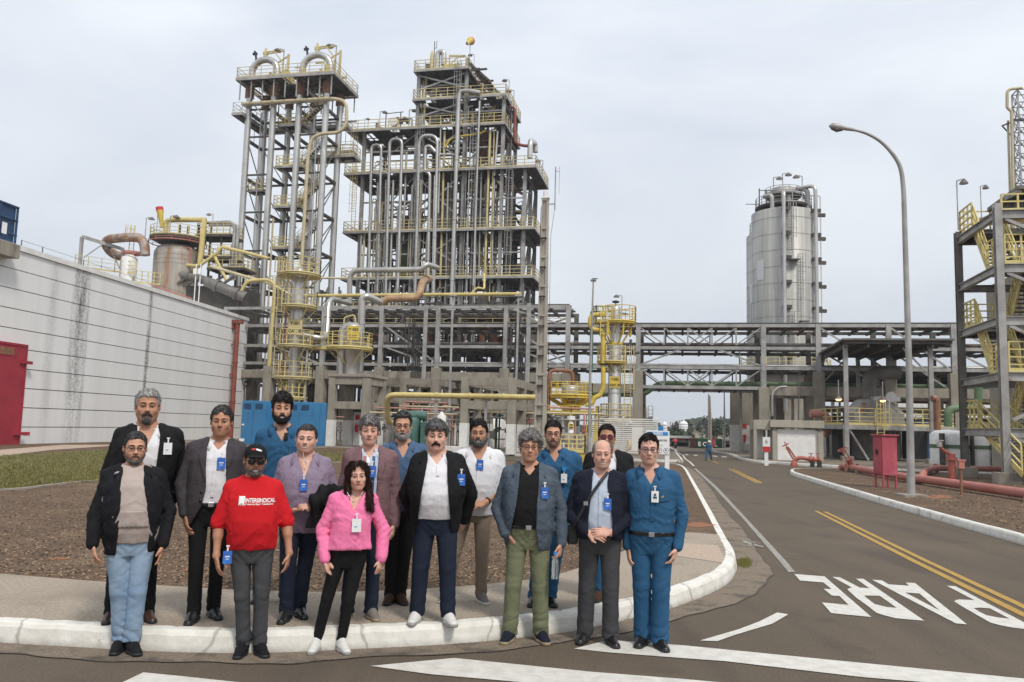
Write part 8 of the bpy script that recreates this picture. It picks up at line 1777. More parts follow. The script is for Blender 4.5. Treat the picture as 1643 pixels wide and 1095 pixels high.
  me = bpy.data.meshes.new(name); bm.to_mesh(me); bm.free(); me.shade_smooth(); o = link(name, me, M[m_], s.root)
  if th: md = o.modifiers.new('solid', 'SOLIDIFY'); md.thickness = th; md.offset = 0
  return o
 def dtext(s, key, txt, size, x, z, m_, off=.003, name='lettering', sx=1.0, bold=.0):
  c = bpy.data.curves.new(name, 'FONT'); c.body = txt; c.size = size; c.align_x = 'LEFT'; c.offset = bold; t = bpy.data.objects.new(name, c); COL.objects.link(t); me = bpy.data.meshes.new_from_object(t.evaluated_get(bpy.context.evaluated_depsgraph_get())); bpy.data.objects.remove(t)
  bm = bmesh.new(); bm.from_mesh(me); L_ = [e_ for e_ in bm.edges if e_.calc_length() > .02]
  if L_: bmesh.ops.subdivide_edges(bm, edges=L_, cuts=1)
  bmesh.ops.triangulate(bm, faces=bm.faces[:]); bvh = s.proj(key)
  for q in bm.verts:
   X, Z_ = x+q.co.x*sx, z+q.co.y; hit = bvh.ray_cast(Vector((X, -1, Z_)), Vector((0, 1, 0))); q.co = Vector((X, (hit[0].y if hit[0] else -.15)-off, Z_))
  bm.to_mesh(me); bm.free(); return link(name, me, M[m_], s.root)
 def trousers(s, m_, waist=.95, inf=.012, rt=.094, rk=.068, rh=.064, hem=.045, fold=.006, bunch=.008, seed=0.0, h=.0088, skirt=0):
  k = s.k; g = s.girth; lox = min(s.ank[0][0], s.hipx-.2)-.12; hix = max(s.ank[1][0], s.hipx+.2)+.12; loy = min(-.2-s.belly, s.ank[0][1]-.13, s.ank[1][1]-.13); hiy = max(.2, s.ank[0][1]+.13, s.ank[1][1]+.13)
  v = Vol((lox, loy, 0), (hix, hiy, (waist+.04)*k), h); sec = [q for q in s.sections(inf, bell=.55, z0=.8)]; v.loft(sec, .05, zlo=.76*k, zhi=waist*k)
  waist = min(waist, .96); rk *= .92; rh *= .9; fold *= .55; bunch *= .75
  for i, side in ((0, -1), (1, 1)):
   kn = s.knee(i); a = np.array([s.ank[i][0], s.ank[i][1]+.0, hem]); hj = s.hipj(side); hj[2] = .84*k
   v.cap(hj, kn, rt*.93*k*g**.5, rk*k*g**.3, .012); v.cap(kn, a, rk*k*g**.3, rh*k, .008)
  v.clip(lambda x, y, z: hem-z+0*x+0*y)
  def f(x, y, z):
   w1 = vnoise(x*5+seed, y*5, z*5+seed)*2.5; n = vnoise(x*9+w1+seed, y*8+2, z*14+w1); d = -fold*((1-np.abs(2*n-1))**2-.35)
   lowb = np.clip((.30*k-z)/.2, 0, 1); kneeb = np.exp(-((z-.47*k)/.07)**2); crotch = np.exp(-((z-.83*k)/.06)**2)
   wr = 1-2*np.abs(np.sin(z*34+x*22*np.sin(seed)+seed+5*vnoise(x*9, y*9, z*7+seed)))**.6; n2 = vnoise(x*20+w1, y*20, z*25+x*14*np.sin(seed*3)+w1); d = d+fold*.9*(1-np.abs(2*n2-1))**4*vnoise(x*6, y*6, z*6+seed)*1.6; d = d+bunch*(lowb*.9+kneeb*.4)*wr; d = d+crotch*.35*bunch*np.sin(z*90-np.abs(x-s.hipx)*95); return d
  v.disp(f); o = v.mesh('trousers', M[m_], s.root, 1); s.meshes['trousers'] = v
  return o
 def fly(s, m_, jeans=True):
  k = s.k; x0 = s.line(.95*k)[0]; z1 = s.waist_z
  s.decal('trousers', [(x0-.004, .86*k), (x0+.004, .86*k), (x0+.012, z1), (x0+.004, z1)], m_, .002, 'fly_seam', .002)
  for sd in (-1, 1): s.decal('trousers', [(x0+sd*.075*k, z1-.005), (x0+sd*.083*k, z1-.005), (x0+sd*.135*k, z1-.10*k), (x0+sd*.129*k, z1-.105*k)], m_, .002, 'pocket_seam', .002)
 def belt(s, m_='leather', z=.945, inf=.02, h=.034, buckle='steel', bell=.55, key=None):
  k = s.k; v = Vol((s.hipx-.32, -.32-s.belly, z*k-.06), (s.hipx+.32, .28, z*k+.06), .0085); v.loft(s.sections(inf, bell=bell, z0=.8), 0, zlo=z*k-h/2, zhi=z*k+h/2); o = v.mesh('belt', M[m_], s.root, 0); s.meshes['belt'] = v
  if buckle: x0 = s.line(z*k)[0]; hit = s.proj('belt').ray_cast(Vector((x0, -1, z*k)), Vector((0, 1, 0))); b_ = MB(); b_.box((x0, (hit[0].y if hit[0] else -.15)-.002, z*k), (.045, .010, .036)); b_.build('buckle', M[buckle], o, bevel=.003)
 def shoes(s, m_='leather', sole='black', big=1.0, lace=None, toe=.0):
  for i in (0, 1):
   d = s.fdir[i]; a = s.ank[i]; nrm = Vector((-d.y, d.x)); f = lambda l, w_, z: (a[0]+d.x*l+nrm.x*w_, a[1]+d.y*l+nrm.y*w_, z)
   lo = (min(a[0], a[0]+d.x*.2)-.13, min(a[1], a[1]+d.y*.2)-.13, -.012); hi = (max(a[0], a[0]+d.x*.2)+.13, max(a[1], a[1]+d.y*.2)+.13, .19); v = Vol(lo, hi, .0068); b = big
   v.cap(f(-.045, 0, .048), f(.05, 0, .045), .037*b, .042*b, .02, sq=(1, 1, .85)); v.cap(f(.05, 0, .040), f(.145, .004, .026), .042*b, .035*b, .02, sq=(1, 1, .72)); v.cap(f(0, 0, .06), f(-.01, 0, .125), .040*b, .040*b, .02); v.cap(f(.0, 0, .09), f(.10, 0, .045), .032*b, .024*b, .02); v.clip(lambda x, y, z: .018-z+0*x+0*y)
   sh = v.mesh('shoe', M[m_], s.root, 1)
   v = Vol(lo, hi, .0062); v.cap(f(-.048, 0, .02), f(.05, 0, .02), .039*b, .042*b, .02); v.cap(f(.05, 0, .02), f(.150, .004, .02), .044*b, .036*b, .03); v.clip(lambda x, y, z: np.maximum(z-.030, .002-z)+0*x+0*y); v.mesh('sole', M[sole], sh, 0)
   if lace:
    o = MB()
    for q in range(5): l = .03+.02*q; o.beam(f(l, -.018, .098-.0125*q), f(l+.006, .018, .098-.0125*q), .006, .005)
    o.build('laces', M[lace], sh)
 def badge(s, key, u, v_, lab, m_='badge_blue', t=None, w=.062, h=.092, clip=True, photo=False, rot=0):
  x, _, z = s.px(u, v_, s.tu-.15); hit = s.proj(key).ray_cast(Vector((x, -1, z)), Vector((0, 1, 0))); y = (hit[0].y if hit[0] else s.tu-.15)-.02
  p = s.F.W(x, y, z); b = empty('name_badge', lab, 'badge', (p.x, p.y, p.z+s.zg if abs(p.z-z) < 1e-6 else p.z), s.F.yaw); b['group'] = 'visitor badges'
  o = MB(); o.box((0, 0, 0), (w, .004, h)); c = o.build('card', M[m_], b)
  o = MB()
  if m_ == 'badge_blue': o.box((0, -.003, .006), (w*.55, .002, .008)); o.box((0, -.003, -.012), (w*.35, .002, .005)); o.build('print', M['white'], c);
  else: o.box((-.005, -.003, -.01), (w*.3, .002, .006)); o.build('print', M['blue_sign'], c)
  if photo:
   o = MB(); o.box((0, -.003, .008), (w*.62, .002, .045)); o.build('photo', M['white'], c); o = MB(); o.lathe([(.0001, .012), (.009, .006), (.009, -.006), (.0001, -.012)], (0, -.004, .016), 10); o.box((0, -.0045, -.006), (.03, .003, .014)); o.build('portrait', M['blue_dark'], c)
  if clip: o = MB(); o.box((0, -.001, h/2+.018), (.010, .004, .035)); o.box((0, -.003, h/2+.036), (.022, .008, .010)); o.build('clip', M['white'], b)
  return b
DOWN_IN_L, DOWN_IN_R = (1, .25, 0), (-1, .25, 0)
# 1 ---- front left, hoodie
def p1():
 p = Person('man with glasses in black zip jacket, beige hoodie and light blue jeans', [(179, 1055), (222, 1056)], (219, 692), 0, 1.07, .05, chest=212, hip=207, skin='skin_mid', headturn=4)
 p.set_arms(((150, 832, 0), (148, 872, -.06), (154, 905, -.10), DOWN_IN_L, .35), ((274, 828, .02), (262, 872, -.06), (256, 900, -.06), DOWN_IN_R, .3))
 p.body(1.05, 1.0); p.brows('hair_black', 1.1); p.hair('hair_darkgrey', .012, .006, .072, recede=.0); p.beard('stubble', 'short', .0018, True); p.beard('beard_salt', 'chin', .004, False); p.glasses()
 p.trousers('f_jeans', .95, .014, .098, .076, .072, .085, .006, .010, 1.3); p.waist_z = .95*p.k; p.fly('f_jeans'); p.shoes('f_black', 'black', 1.05, 'sole_white')
 p.top('hoodie', 'f_beige', .025, .865, .3, neck='round', nr=.066, fold=.006, seed=2.0, ru=.05, re=.045)
 o = MB(); cx, cy = p.line(1.48*p.k)
 for m in (-1, 1): o.tube([(cx+m*.075*math.cos(a), cy+.02-.078*math.sin(a), p.k*(1.448-.028*max(0, math.sin(a)))+.010) for a in np.linspace(-1.3, 1.5, 12)], [.024]*9+[.022, .018, .012], 8)
 o.build('hood_collar', M['f_beige'], p.root)
 p.top('jacket', 'f_black_quilt', .032, .775, 1.0, .072, .062, .052, nr=.082, open_=[(.76, .10, .125), (1.0, .085, .13), (1.2, .082, .10), (1.36, .085, .07), (1.5, .07, .07)], shell=.016, fold=.007, seed=5.0, infx=.03)
 p.collar('f_black_quilt', .05, .085, 1.0, .02, 'jacket_collar', .008, 1.445, w=.02)
 x = p.line(1.0*p.k)[0]; p.decal('hoodie', [(x-.12, 1.0*p.k), (x+.12, 1.0*p.k), (x+.08, 1.13*p.k), (x-.08, 1.13*p.k)], 'f_beige', .006, 'pocket', .004)
# 2 ---- tall white haired
def p2():
 p = Person('tall white haired man with grey goatee in black jacket and open white shirt', [(166, 1006), (246, 1003)], (239, 624), KH, 1.14, .04, sh=1.04, chest=232, hip=212, skin='skin_tan', hsc=1.02)
 p.set_arms(((172, 765, .08), (190, 810, .2), (205, 830, .25), (0, 1, 0), .4), ((292, 765, .08), (270, 812, .2), (255, 830, .25), (0, 1, 0), .4))
 p.body(1.08, 1.0, smile=.2, neckr=1.15); p.brows('hair_black', 1.2); p.hair('hair_white', .013, .008, .07, curl=.5, recede=.01); p.beard('hair_silver', 'goatee', .008, False); p.beard('beard_salt', 'none', 0, True)
 p.trousers('f_black', 1.0, .012, .095, .07, .065, .05, .005, .006, 3.0); p.shoes('leather_brown', 'black'); p.top('shirt', 'f_white', .012, .90, .4, neck='v', nr=.068, vdepth=.13, fold=.007, seed=1.0); p.collar('f_white', .036, .068, .55, .08, w=.036)
 p.top('jacket', 'f_black', .034, .80, 1.0, .074, .064, .052, nr=.085, open_=[(.78, .10, .09), (1.1, .10, .085), (1.3, .09, .08), (1.5, .07, .07)], shell=.016, fold=.007, seed=7.0, infx=.032); p.collar('f_black', .05, .09, .9, .03, 'jacket_collar', .008, 1.44, w=.026)
 p.badge('jacket', 269, 720, 'white badge clipped to the jacket of the tall white haired man', 'white')
def lapels(p, key, m_, xin, xout, zt, zn, zb, off=.006):
 k = p.k
 for m in (-1, 1):
  c = lambda z: p.line(z*k)[0]
  p.decal(key, [(c(zb)+m*(xin(zb)+.002)*k, zb*k), (c(zb)+m*(xin(zb)+.006)*k, zb*k), (c(zn)+m*(xout)*k, (zn-.015)*k), (c(zn)+m*(xout-.022)*k, (zn+.006)*k), (c(zn)+m*(xout+.0)*k, (zn+.022)*k), (c(zt)+m*(xin(zt)+.028)*k, zt*k), (c(zt)+m*(xin(zt)+.004)*k, zt*k), (c(1.3)+m*(xin(1.3)+.004)*k, 1.3*k)], m_, off, 'lapel', .004)
# 3 ---- grey blazer
def p3():
 p = Person('grey haired man in dark grey blazer, white shirt and black trousers', [(298, 1007), (352, 998)], (357, 651), KH, 1.02, .03, chest=343, hip=332, skin='skin_tan', headturn=-6)
 p.set_arms(((291, 778, .0), (296, 824, -.05), (300, 850, -.09), DOWN_IN_L, .4), ((396, 780, .05), (388, 826, 0), (386, 856, -.02), DOWN_IN_R, .4))
 p.body(1.05, 1.0); p.brows('hair_black', 1.1); p.hair('hair_darkgrey', .018, .009, .072, fringe=.004); p.trousers('f_black', 1.0, .01, .088, .064, .060, .05, .005, .006, 4.0); p.shoes('leather', 'black'); p.belt()
 p.top('shirt', 'f_white', .012, .93, .4, neck='v', nr=.066, vdepth=.06, fold=.006, seed=3.0); p.collar('f_white', .038, .066, .45, .07, w=.032); x = lambda z: p.line(z*p.k)[0]
 p.decal('shirt', [(x(1.0)-.012, 1.0*p.k), (x(1.0)+.012, 1.0*p.k), (x(1.4)+.012, 1.4*p.k), (x(1.4)-.012, 1.4*p.k)], 'f_white', .004, 'placket', .003)
 op = [(.76, .15, .17), (.92, .075, .12), (1.08, .05, .10), (1.25, .07, .085), (1.4, .075, .07), (1.5, .07, .07)]
 p.top('blazer', 'f_greyblazer', .030, .775, 1.0, .070, .058, .048, nr=.078, open_=op, shell=.014, fold=.004, seed=9.0, hemw=.06, infx=.028)
 lapels(p, 'blazer', 'f_greyblazer', lambda z: float(np.interp(z, [q[0] for q in op], [max(q[1], .06) for q in op])), .135, 1.435, 1.335, 1.13)
 p.badge('shirt', 355, 744, 'blue badge hanging on the white shirt under the grey blazer')
 for zz in (1.05, .98): q = p.decal('blazer', [(x(zz)-.085*p.k-.01, zz*p.k-.01), (x(zz)-.085*p.k+.01, zz*p.k-.01), (x(zz)-.085*p.k+.01, zz*p.k+.01), (x(zz)-.085*p.k-.01, zz*p.k+.01)], 'black', .005, 'button', .004)
# 4 ---- red shirt
def p4():
 p = Person('man in black cap and sunglasses with red T-shirt and dark grey jeans', [(377, 1061), (427, 1059)], (411, 713), 0, 1.06, .055, chest=406, hip=403, skin='skin_tan', headturn=5)
 p.set_arms(((347, 850, .02), (347, 893, -.05), (353, 932, -.09), DOWN_IN_L, .4), ((464, 848, .02), (464, 888, -.05), (457, 922, -.09), DOWN_IN_R, .4))
 p.body(1.05, 1.0, smile=1); p.brows('hair_black'); p.hair('hair_black', .004, .004, .06); p.beard('beard_salt', 'short', .0018, True); p.glasses(1, 'black', 1.12)
 v = Vol(p.head-.2, p.head+.22, .006); p.he(v, (0, .008, .045), (.088, .107, .092), .01); hc = p.head; v.clip(lambda x, y, z: (.032*p.hsc+.35*(y-hc[1])*-.12-(z-hc[2]))+0*x)
 v2 = v; v.cap(p.hp(-.045, -.095, .036), p.hp(.045, -.095, .036), .012, .012, .01); p.he(v, (0, -.115, .036), (.078, .072, .0085), .008); cp_ = v.mesh('cap', M['f_black'], p.root, 1); p.meshes['cap'] = v
 for i, (tx, m_) in enumerate((('CNV', 'red'), ('Fbrasil', 'white'))): pass
 p.decal('cap', [(p.head[0]-.032, p.head[2]+.082), (p.head[0]+.0, p.head[2]+.086), (p.head[0]+.0, p.head[2]+.098), (p.head[0]-.032, p.head[2]+.094)], 'red', .003, 'emblem', .002); p.decal('cap', [(p.head[0]+.004, p.head[2]+.083), (p.head[0]+.045, p.head[2]+.072), (p.head[0]+.045, p.head[2]+.084), (p.head[0]+.004, p.head[2]+.097)], 'white', .003, 'emblem', .002)
 p.trousers('f_greyjeans', 1.0, .012, .094, .068, .064, .07, .006, .010, 6.0); p.waist_z = .945*p.k; p.fly('f_greyjeans'); p.shoes('f_black', 'black')
 p.top('tshirt', 'f_red', .018, .875, .5, .074, .074, .06, nr=.068, fold=.0075, seed=11.0, hemw=.012)
 o = MB(); cx, cy = p.line(1.49*p.k); o.tube([(cx+.072*p.k*math.cos(a), cy+.006-.075*p.k*math.sin(a), 1.462*p.k-.026*(1+math.sin(a))*.5-.004) for a in np.linspace(0, 6.283, 25)], .007, 6, False); o.build('neckband', M['f_red'], p.root)
 a = p.px(393, 809, -.14); b = p.px(441, 809, -.14); w_ = b[0]-a[0]; z = p.px(415, 806.5, -.16)[2]; p.dtext('tshirt', 'INTERSINDICAL', .0415, a[0], z, 'white', sx=w_/.292, bold=.0012); p.dtext('tshirt', 'Central da Classe Trabalhadora', .0165, a[0], z-.018, 'white', sx=w_/.224, bold=.0005)
 x0 = p.px(383.5, 800, -.14)[0]; z1 = p.px(385, 796.5, -.14)[2]; z0 = p.px(385, 812, -.14)[2]; w2 = .044; hh = z1-z0
 p.decal('tshirt', [(x0, z1), (x0+w2, z1), (x0+w2*.98, z1-hh*.22), (x0+w2*.8, z1-hh*.3), (x0+w2*.84, z1-hh*.75), (x0+w2, z0+hh*.02), (x0+w2*.85, z0+hh*.05), (x0+w2*.7, z0+hh*.2), (x0+w2*.62, z0), (x0+w2*.5, z0+hh*.22), (x0+w2*.3, z0+hh*.02), (x0+w2*.22, z0+hh*.2), (x0-w2*.05, z0), (x0+w2*.18, z1-hh*.75), (x0+w2*.2, z1-hh*.3), (x0+w2*.02, z1-hh*.22)], 'white', .003, 'emblem', 0, sub=.01)
 p.badge('trousers', 365, 894, 'blue badge clipped at the hip of the man in red')
def worker(label, feet, head, chest, hip, arms, zg=KH, g=1.0, belly=0, **kw):
 p = Person(label, feet, head, zg, g, belly, chest=chest, hip=hip, **kw); p.set_arms(*arms); return p
def work_shirt(p, m_='f_blue', tucked=True, v=.10, seed=0.0):
 p.top('shirt', m_, .016, .935 if tucked else .85, 1.0, .066, .056, .047, neck='v', nr=.068, vdepth=v, fold=.0075, seed=seed, infx=.014); p.collar(m_, .042, .069, .5, .085, w=.038)
 k = p.k; x = lambda z: p.line(z*k)[0]; p.decal('shirt', [(x(1.03)-.015, 1.03*k), (x(1.03)+.015, 1.03*k), (x(1.34)+.015, 1.34*k), (x(1.34)-.015, 1.34*k)], m_, .003, 'placket', .003)
 p.decal('shirt', [(x(1.2)+.05*k, 1.19*k), (x(1.2)+.13*k, 1.20*k), (x(1.2)+.13*k, 1.31*k), (x(1.2)+.05*k, 1.31*k)], m_, .004, 'pocket', .003)
# 5 ---- tall bearded worker
def p5():
 p = worker('tall black bearded young man in blue work shirt with a radio microphone', [(405, 972), (468, 973)], (454, 631), 450, 440, (((405, 765, .05), (402, 812, 0), (402, 842, -.03), DOWN_IN_L, .4), ((495, 765, .05), (492, 812, .05), (492, 842, 0), DOWN_IN_R, .4)), skin='skin_mid', headturn=3)
 p.body(1.0, .96, smile=1, neckr=.95); p.brows('hair_black', 1.3); p.hair('hair_black', .026, .010, .064, curl=.35, fringe=.01); p.beard('hair_black', 'full', .008)
 p.trousers('f_blue', 1.0); p.shoes('leather', 'black'); work_shirt(p, seed=13.0)
 x, _, z = p.px(459, 700, -.16); hit = p.proj('shirt').ray_cast(Vector((x, -1, z)), Vector((0, 1, 0))); y = hit[0].y if hit[0] else -.14
 o = MB(); o.box((x, y-.02, z), (.035, .03, .06)); o.box((x+.0, y-.037, z+.005), (.022, .005, .03)); o.pipe([(x-.005, y-.02, z-.03), (x-.02, y-.02, z-.10), (x-.022, y-.01, z-.22)], .005, n=6); q = o.build('radio_microphone', M['black'], p.root, bevel=.003)
# 6 ---- lilac shirt
def p6():
 p = Person('stout smiling man in lilac shirt with a black jacket over his forearm', [(447, 1005), (489, 997)], (493, 680), KH, 1.12, .07, chest=487, hip=480, skin='skin_pale', headturn=-5, tilt=3)
 p.set_arms(((441, 795, .0), (478, 822, -.19), (497, 812, -.22), (0, .6, -1), .6), ((541, 797, .0), (506, 815, -.17), (486, 812, -.22), (0, .6, -1), .5))
 p.arms[0]['thumb'] = 1
 p.body(1.12, 1.06, smile=1, neckr=1.2); p.brows('hair_dark', .9); p.hair('hair_darkgrey', .008, .006, .074, recede=.02)
 p.trousers('f_darkjeans', 1.0, .01, .096, .072, .068); p.shoes('leather', 'black'); p.top('shirt', 'f_lilac', .020, .77, .92, .070, .062, .05, neck='v', nr=.070, vdepth=.17, fold=.0075, seed=17.0, hemw=.02); p.collar('f_lilac', .042, .071, .7, .10, w=.05)
 p.badge('shirt', 487, 778, 'blue badge on the lilac shirt')
 o = MB(); n = [p.px(*q) for q in ((486, 726, -.13), (488, 738, -.15), (491, 744, -.16), (497, 738, -.15), (503, 726, -.13))]; o.tube(n, .0025, 5); o.box(n[2], (.008, .006, .025)); o.build('necklace', M['steel'], p.root)
 q = empty('draped_jacket', 'black jacket draped over the forearm of the lilac shirt man', 'jacket', p.F.o, p.F.yaw); v = Vol((p.px(497, 800)[0]-.08, -.42, .75), (p.px(540, 800)[0]+.1, .05, 1.3), .009)
 a, b, c, d, e_ = [np.array(p.px(*q_)) for q_ in ((538, 792, -.10), (508, 805, -.23), (500, 845, -.22), (527, 858, -.15), (522, 790, -.2))]; v.cap(a, b, .062, .055, .03); v.cap(b, c, .05, .030, .04); v.cap((b+a)/2, (c+d)/2, .055, .035, .05); v.cap(a, d, .05, .035, .05); v.cap(e_, b, .06, .05, .03)
 v.disp(lambda x, y, z: .012*np.sin(x*75+z*14+3*vnoise(x*9, y*9, z*9))-.010*vnoise(x*22, y*22, z*8)); v.mesh('cloth', M['f_black'], q, 1)
# 7 ---- woman
def p7():
 p = Person('long haired woman in pink V-neck sweater and black trousers', [(496, 1054), (558, 1054)], (575, 739), 0, .97, .03, chest=567, hip=558, skin='skin_pale', female=True, headturn=3, tilt=-3, hsc=.98)
 p.set_arms(((516, 856, .02), (521, 898, -.07), (531, 930, -.12), (.4, -.2, 0), .12), ((618, 856, .02), (611, 905, -.05), (603, 932, -.08), (-.5, .4, 0), .25))
 p.body(1.0, .96, smile=.6, nose=.92, neckr=.9, lip='lip_pink'); p.brows('hair_dark', .75)
 c = p.head; v = Vol(c-np.array([.2, .22, .34]), c+np.array([.2, .22, .2]), .0066); p.he(v, (0, .018, .032), (.092, .104, .098), .01); p.he(v, (0, .05, -.06), (.085, .06, .11), .03)
 for m in (-1, 1):
  p.hc(v, (m*.066, -.02, .055), (m*.084, -.012, -.06), .026, .022, .02); p.hc(v, (m*.084, -.012, -.06), (m*.092, -.02, -.17), .024, .026, .02); p.hc(v, (m*.06, .03, -.10), (m*.075, .03, -.2), .04, .03, .03)
 p.hc(v, (.092, -.02, -.16), (.11, -.085, -.27), .027, .012, .02); p.hc(v, (.075, -.03, -.17), (.075, -.1, -.25), .02, .010, .02)
 hc = c; Mi = p.hmat()
 def f(x, y, z):
  X, Y, Z_ = x-hc[0], y-hc[1], z-hc[2]; a = [(Mi[0][j]*X+Mi[1][j]*Y+Mi[2][j]*Z_)/p.hsc for j in range(3)]
  w_ = np.interp(a[2], [-.13, -.08, 0, .05, .078, .09], [.062, .061, .068, .058, .030, .0]); return -np.maximum(np.maximum(np.abs(a[0])-w_, a[1]-(-.0)), -.145-a[2])*.9*p.hsc
 v.clip(f); v.disp(lambda x, y, z: (vnoise(x*95, y*95, z*9)-.5)*.007); o = v.mesh('hair', M['hair_woman'], p.root, 1); strands(v, o, 3500, .05, .002, (0, 0, -1), .12, .12)
 for m in (-1, 1): o = MB(); o.lathe([(.0001, .008), (.006, .006), (.009, 0), (.006, -.007), (.0001, -.009)], p.hp(m*.083, -.005, -.045), 10); o.build('earring', M['steel'], p.root)
 p.trousers('f_black', .96, .008, .090, .062, .050, .075, .004, .005, 8.0); p.shoes('sole_white', 'hair_white', .92, 'hair_white')
 p.top('sweater', 'f_pink', .024, .935, .97, .070, .068, .056, neck='v', nr=.080, vdepth=.155, fold=.0085, seed=19.0, h=.0082, hemw=.03)
 for A_ in p.arms:
  v = Vol(A_['W']-.12, A_['W']+.12, .007); dd = A_['E']-A_['W']; dd = dd/np.linalg.norm(dd); v.cap(A_['W']+dd*.035, A_['W']+dd*.0, .045, .041, .0); v.mesh('cuff', M['f_pink'], p.root, 1)
 for sgn in (-1, 1):
  pass
 p.badge('sweater', 572, 843, 'white badge hanging on the pink sweater', 'white', w=.07, h=.1); o = MB(); x, _, z = p.px(568, 805, -.12); o.tube([p.px(557, 790, -.09), p.px(563, 800, -.115), p.px(568, 804, -.125), p.px(576, 799, -.115), p.px(584, 789, -.09)], .0018, 4); o.box(p.px(567, 806, -.13), (.014, .005, .01)); o.build('necklace', M['steel'], p.root)
 for A_ in p.arms:
  pass
# 8 ---- pink blazer
def p8():
 p = Person('grey haired man in dusty pink blazer over a striped shirt', [(545, 1001), (605, 1000)], (594, 667), KH, 1.0, .02, chest=592, hip=584, skin='skin_pale', hsc=1.0)
 p.set_arms(((548, 795, .05), (548, 842, 0), (550, 870, -.03), DOWN_IN_L, .4), ((636, 797, .02), (633, 840, -.03), (627, 866, -.07), DOWN_IN_R, .5))
 p.body(.98, .96, neckr=.95); p.brows('hair_darkgrey', .9); p.hair('hair_silver', .026, .010, .062, fringe=.012, curl=.15); p.trousers('f_darkjeans', 1.0); p.shoes('f_greyshoe', 'sole_tan'); p.top('shirt', 'f_lightblue', .012, .90, .4, neck='v', nr=.066, vdepth=.06, fold=.005, seed=21.0); p.collar('f_white', .038, .066, .5, .07, w=.030)
 k = p.k; x = lambda z: p.line(z*k)[0]
 for dx, m_ in ((-.055, 'red_faded'), (-.02, 'white'), (.035, 'f_denim')): p.decal('shirt', [(x(.96)+dx-.014, .96*k), (x(.96)+dx+.014, .96*k), (x(1.42)+dx*.8+.012, 1.40*k), (x(1.42)+dx*.8-.012, 1.40*k)], m_, .002, 'stripe', .001)
 op = [(.72, .14, .15), (.95, .065, .08), (1.15, .058, .07), (1.3, .07, .07), (1.5, .07, .07)]; p.top('blazer', 'f_pinkblazer', .030, .745, 1.0, .070, .060, .050, nr=.078, open_=op, shell=.014, fold=.005, seed=23.0, hemw=.05, infx=.028); lapels(p, 'blazer', 'f_pinkblazer', lambda z: float(np.interp(z, [q[0] for q in op], [max(q[1], .06) for q in op])), .13, 1.435, 1.33, 1.10)
 p.badge('shirt', 597, 757, 'blue badge on the striped shirt under the pink blazer')
# 9 ---- denim back
def p9():
 p = Person('man with glasses and grey beard in denim polo shirt standing at the back', [(617, 974), (650, 974)], (647, 661), KH, 1.0, .03, chest=646, hip=640, skin='skin_mid')
 p.set_arms(((612, 780, .02), (640, 803, -.16), (655, 797, -.19), (0, .6, -1), .6), ((688, 780, .02), (662, 805, -.15), (645, 800, -.19), (0, .6, -1), .5)); p.arms[0]['thumb'] = 1
 p.body(.98, .97); p.brows('hair_darkgrey', .9); p.hair('hair_darkgrey', .020, .006, .078, curl=.3, recede=.02); p.beard('hair_white', 'full', .006); p.glasses(); p.trousers('f_black', 1.0); p.shoes('f_brown', 'black', 1.05); p.top('shirt', 'f_denim', .018, .84, .5, .07, .068, .06, neck='v', nr=.07, vdepth=.12, fold=.006, seed=25.0); p.collar('f_denim', .040, .070, .6, .07, w=.038)
# 10 ---- black jacket white polo moustache
def p10():
 p = Person('heavy moustached man in white polo, open black jacket, jeans and white trainers', [(657, 1006), (729, 1009)], (701, 675), KH, 1.16, .085, sh=1.0, chest=701, hip=697, skin='skin_pale', hsc=1.02)
 p.set_arms(((646, 806, .10), (668, 848, .22), (685, 860, .25), (0, 1, 0), .4), ((762, 806, .10), (742, 848, .22), (728, 860, .25), (0, 1, 0), .4))
 p.body(1.12, 1.04, neckr=1.25); p.brows('hair_black', 1.1); p.hair('hair_grey', .024, .011, .060, fringe=.010, curl=.2); p.beard('hair_black', 'none', .0, True); p.trousers('f_darkjeans', .93, .012, .100, .078, .070, .05, .005, .008, 12.0); p.shoes('sole_white', 'hair_white', 1.08, 'hair_white'); pass
 p.top('polo', 'f_white', .014, .90, .4, neck='v', nr=.070, vdepth=.075, fold=.005, seed=27.0); p.collar('f_white', .040, .072, .55, .07, w=.036); p.decal('polo', [(p.line(1.3*p.k)[0]-.012, 1.27*p.k), (p.line(1.3*p.k)[0]+.012, 1.27*p.k), (p.line(1.4*p.k)[0]+.012, 1.40*p.k), (p.line(1.4*p.k)[0]-.012, 1.40*p.k)], 'f_white', .004, 'placket', .003)
 p.top('jacket', 'f_black', .036, .775, 1.0, .076, .068, .055, nr=.088, open_=[(.76, .165, .14), (1.1, .135, .10), (1.3, .105, .08), (1.5, .075, .075)], shell=.016, fold=.007, seed=29.0, infx=.034); p.collar('f_black', .05, .092, .95, .03, 'jacket_collar', .008, 1.437, w=.026)
 p.badge('jacket', 740, 770, 'blue badge clipped to the black jacket beside the white polo')
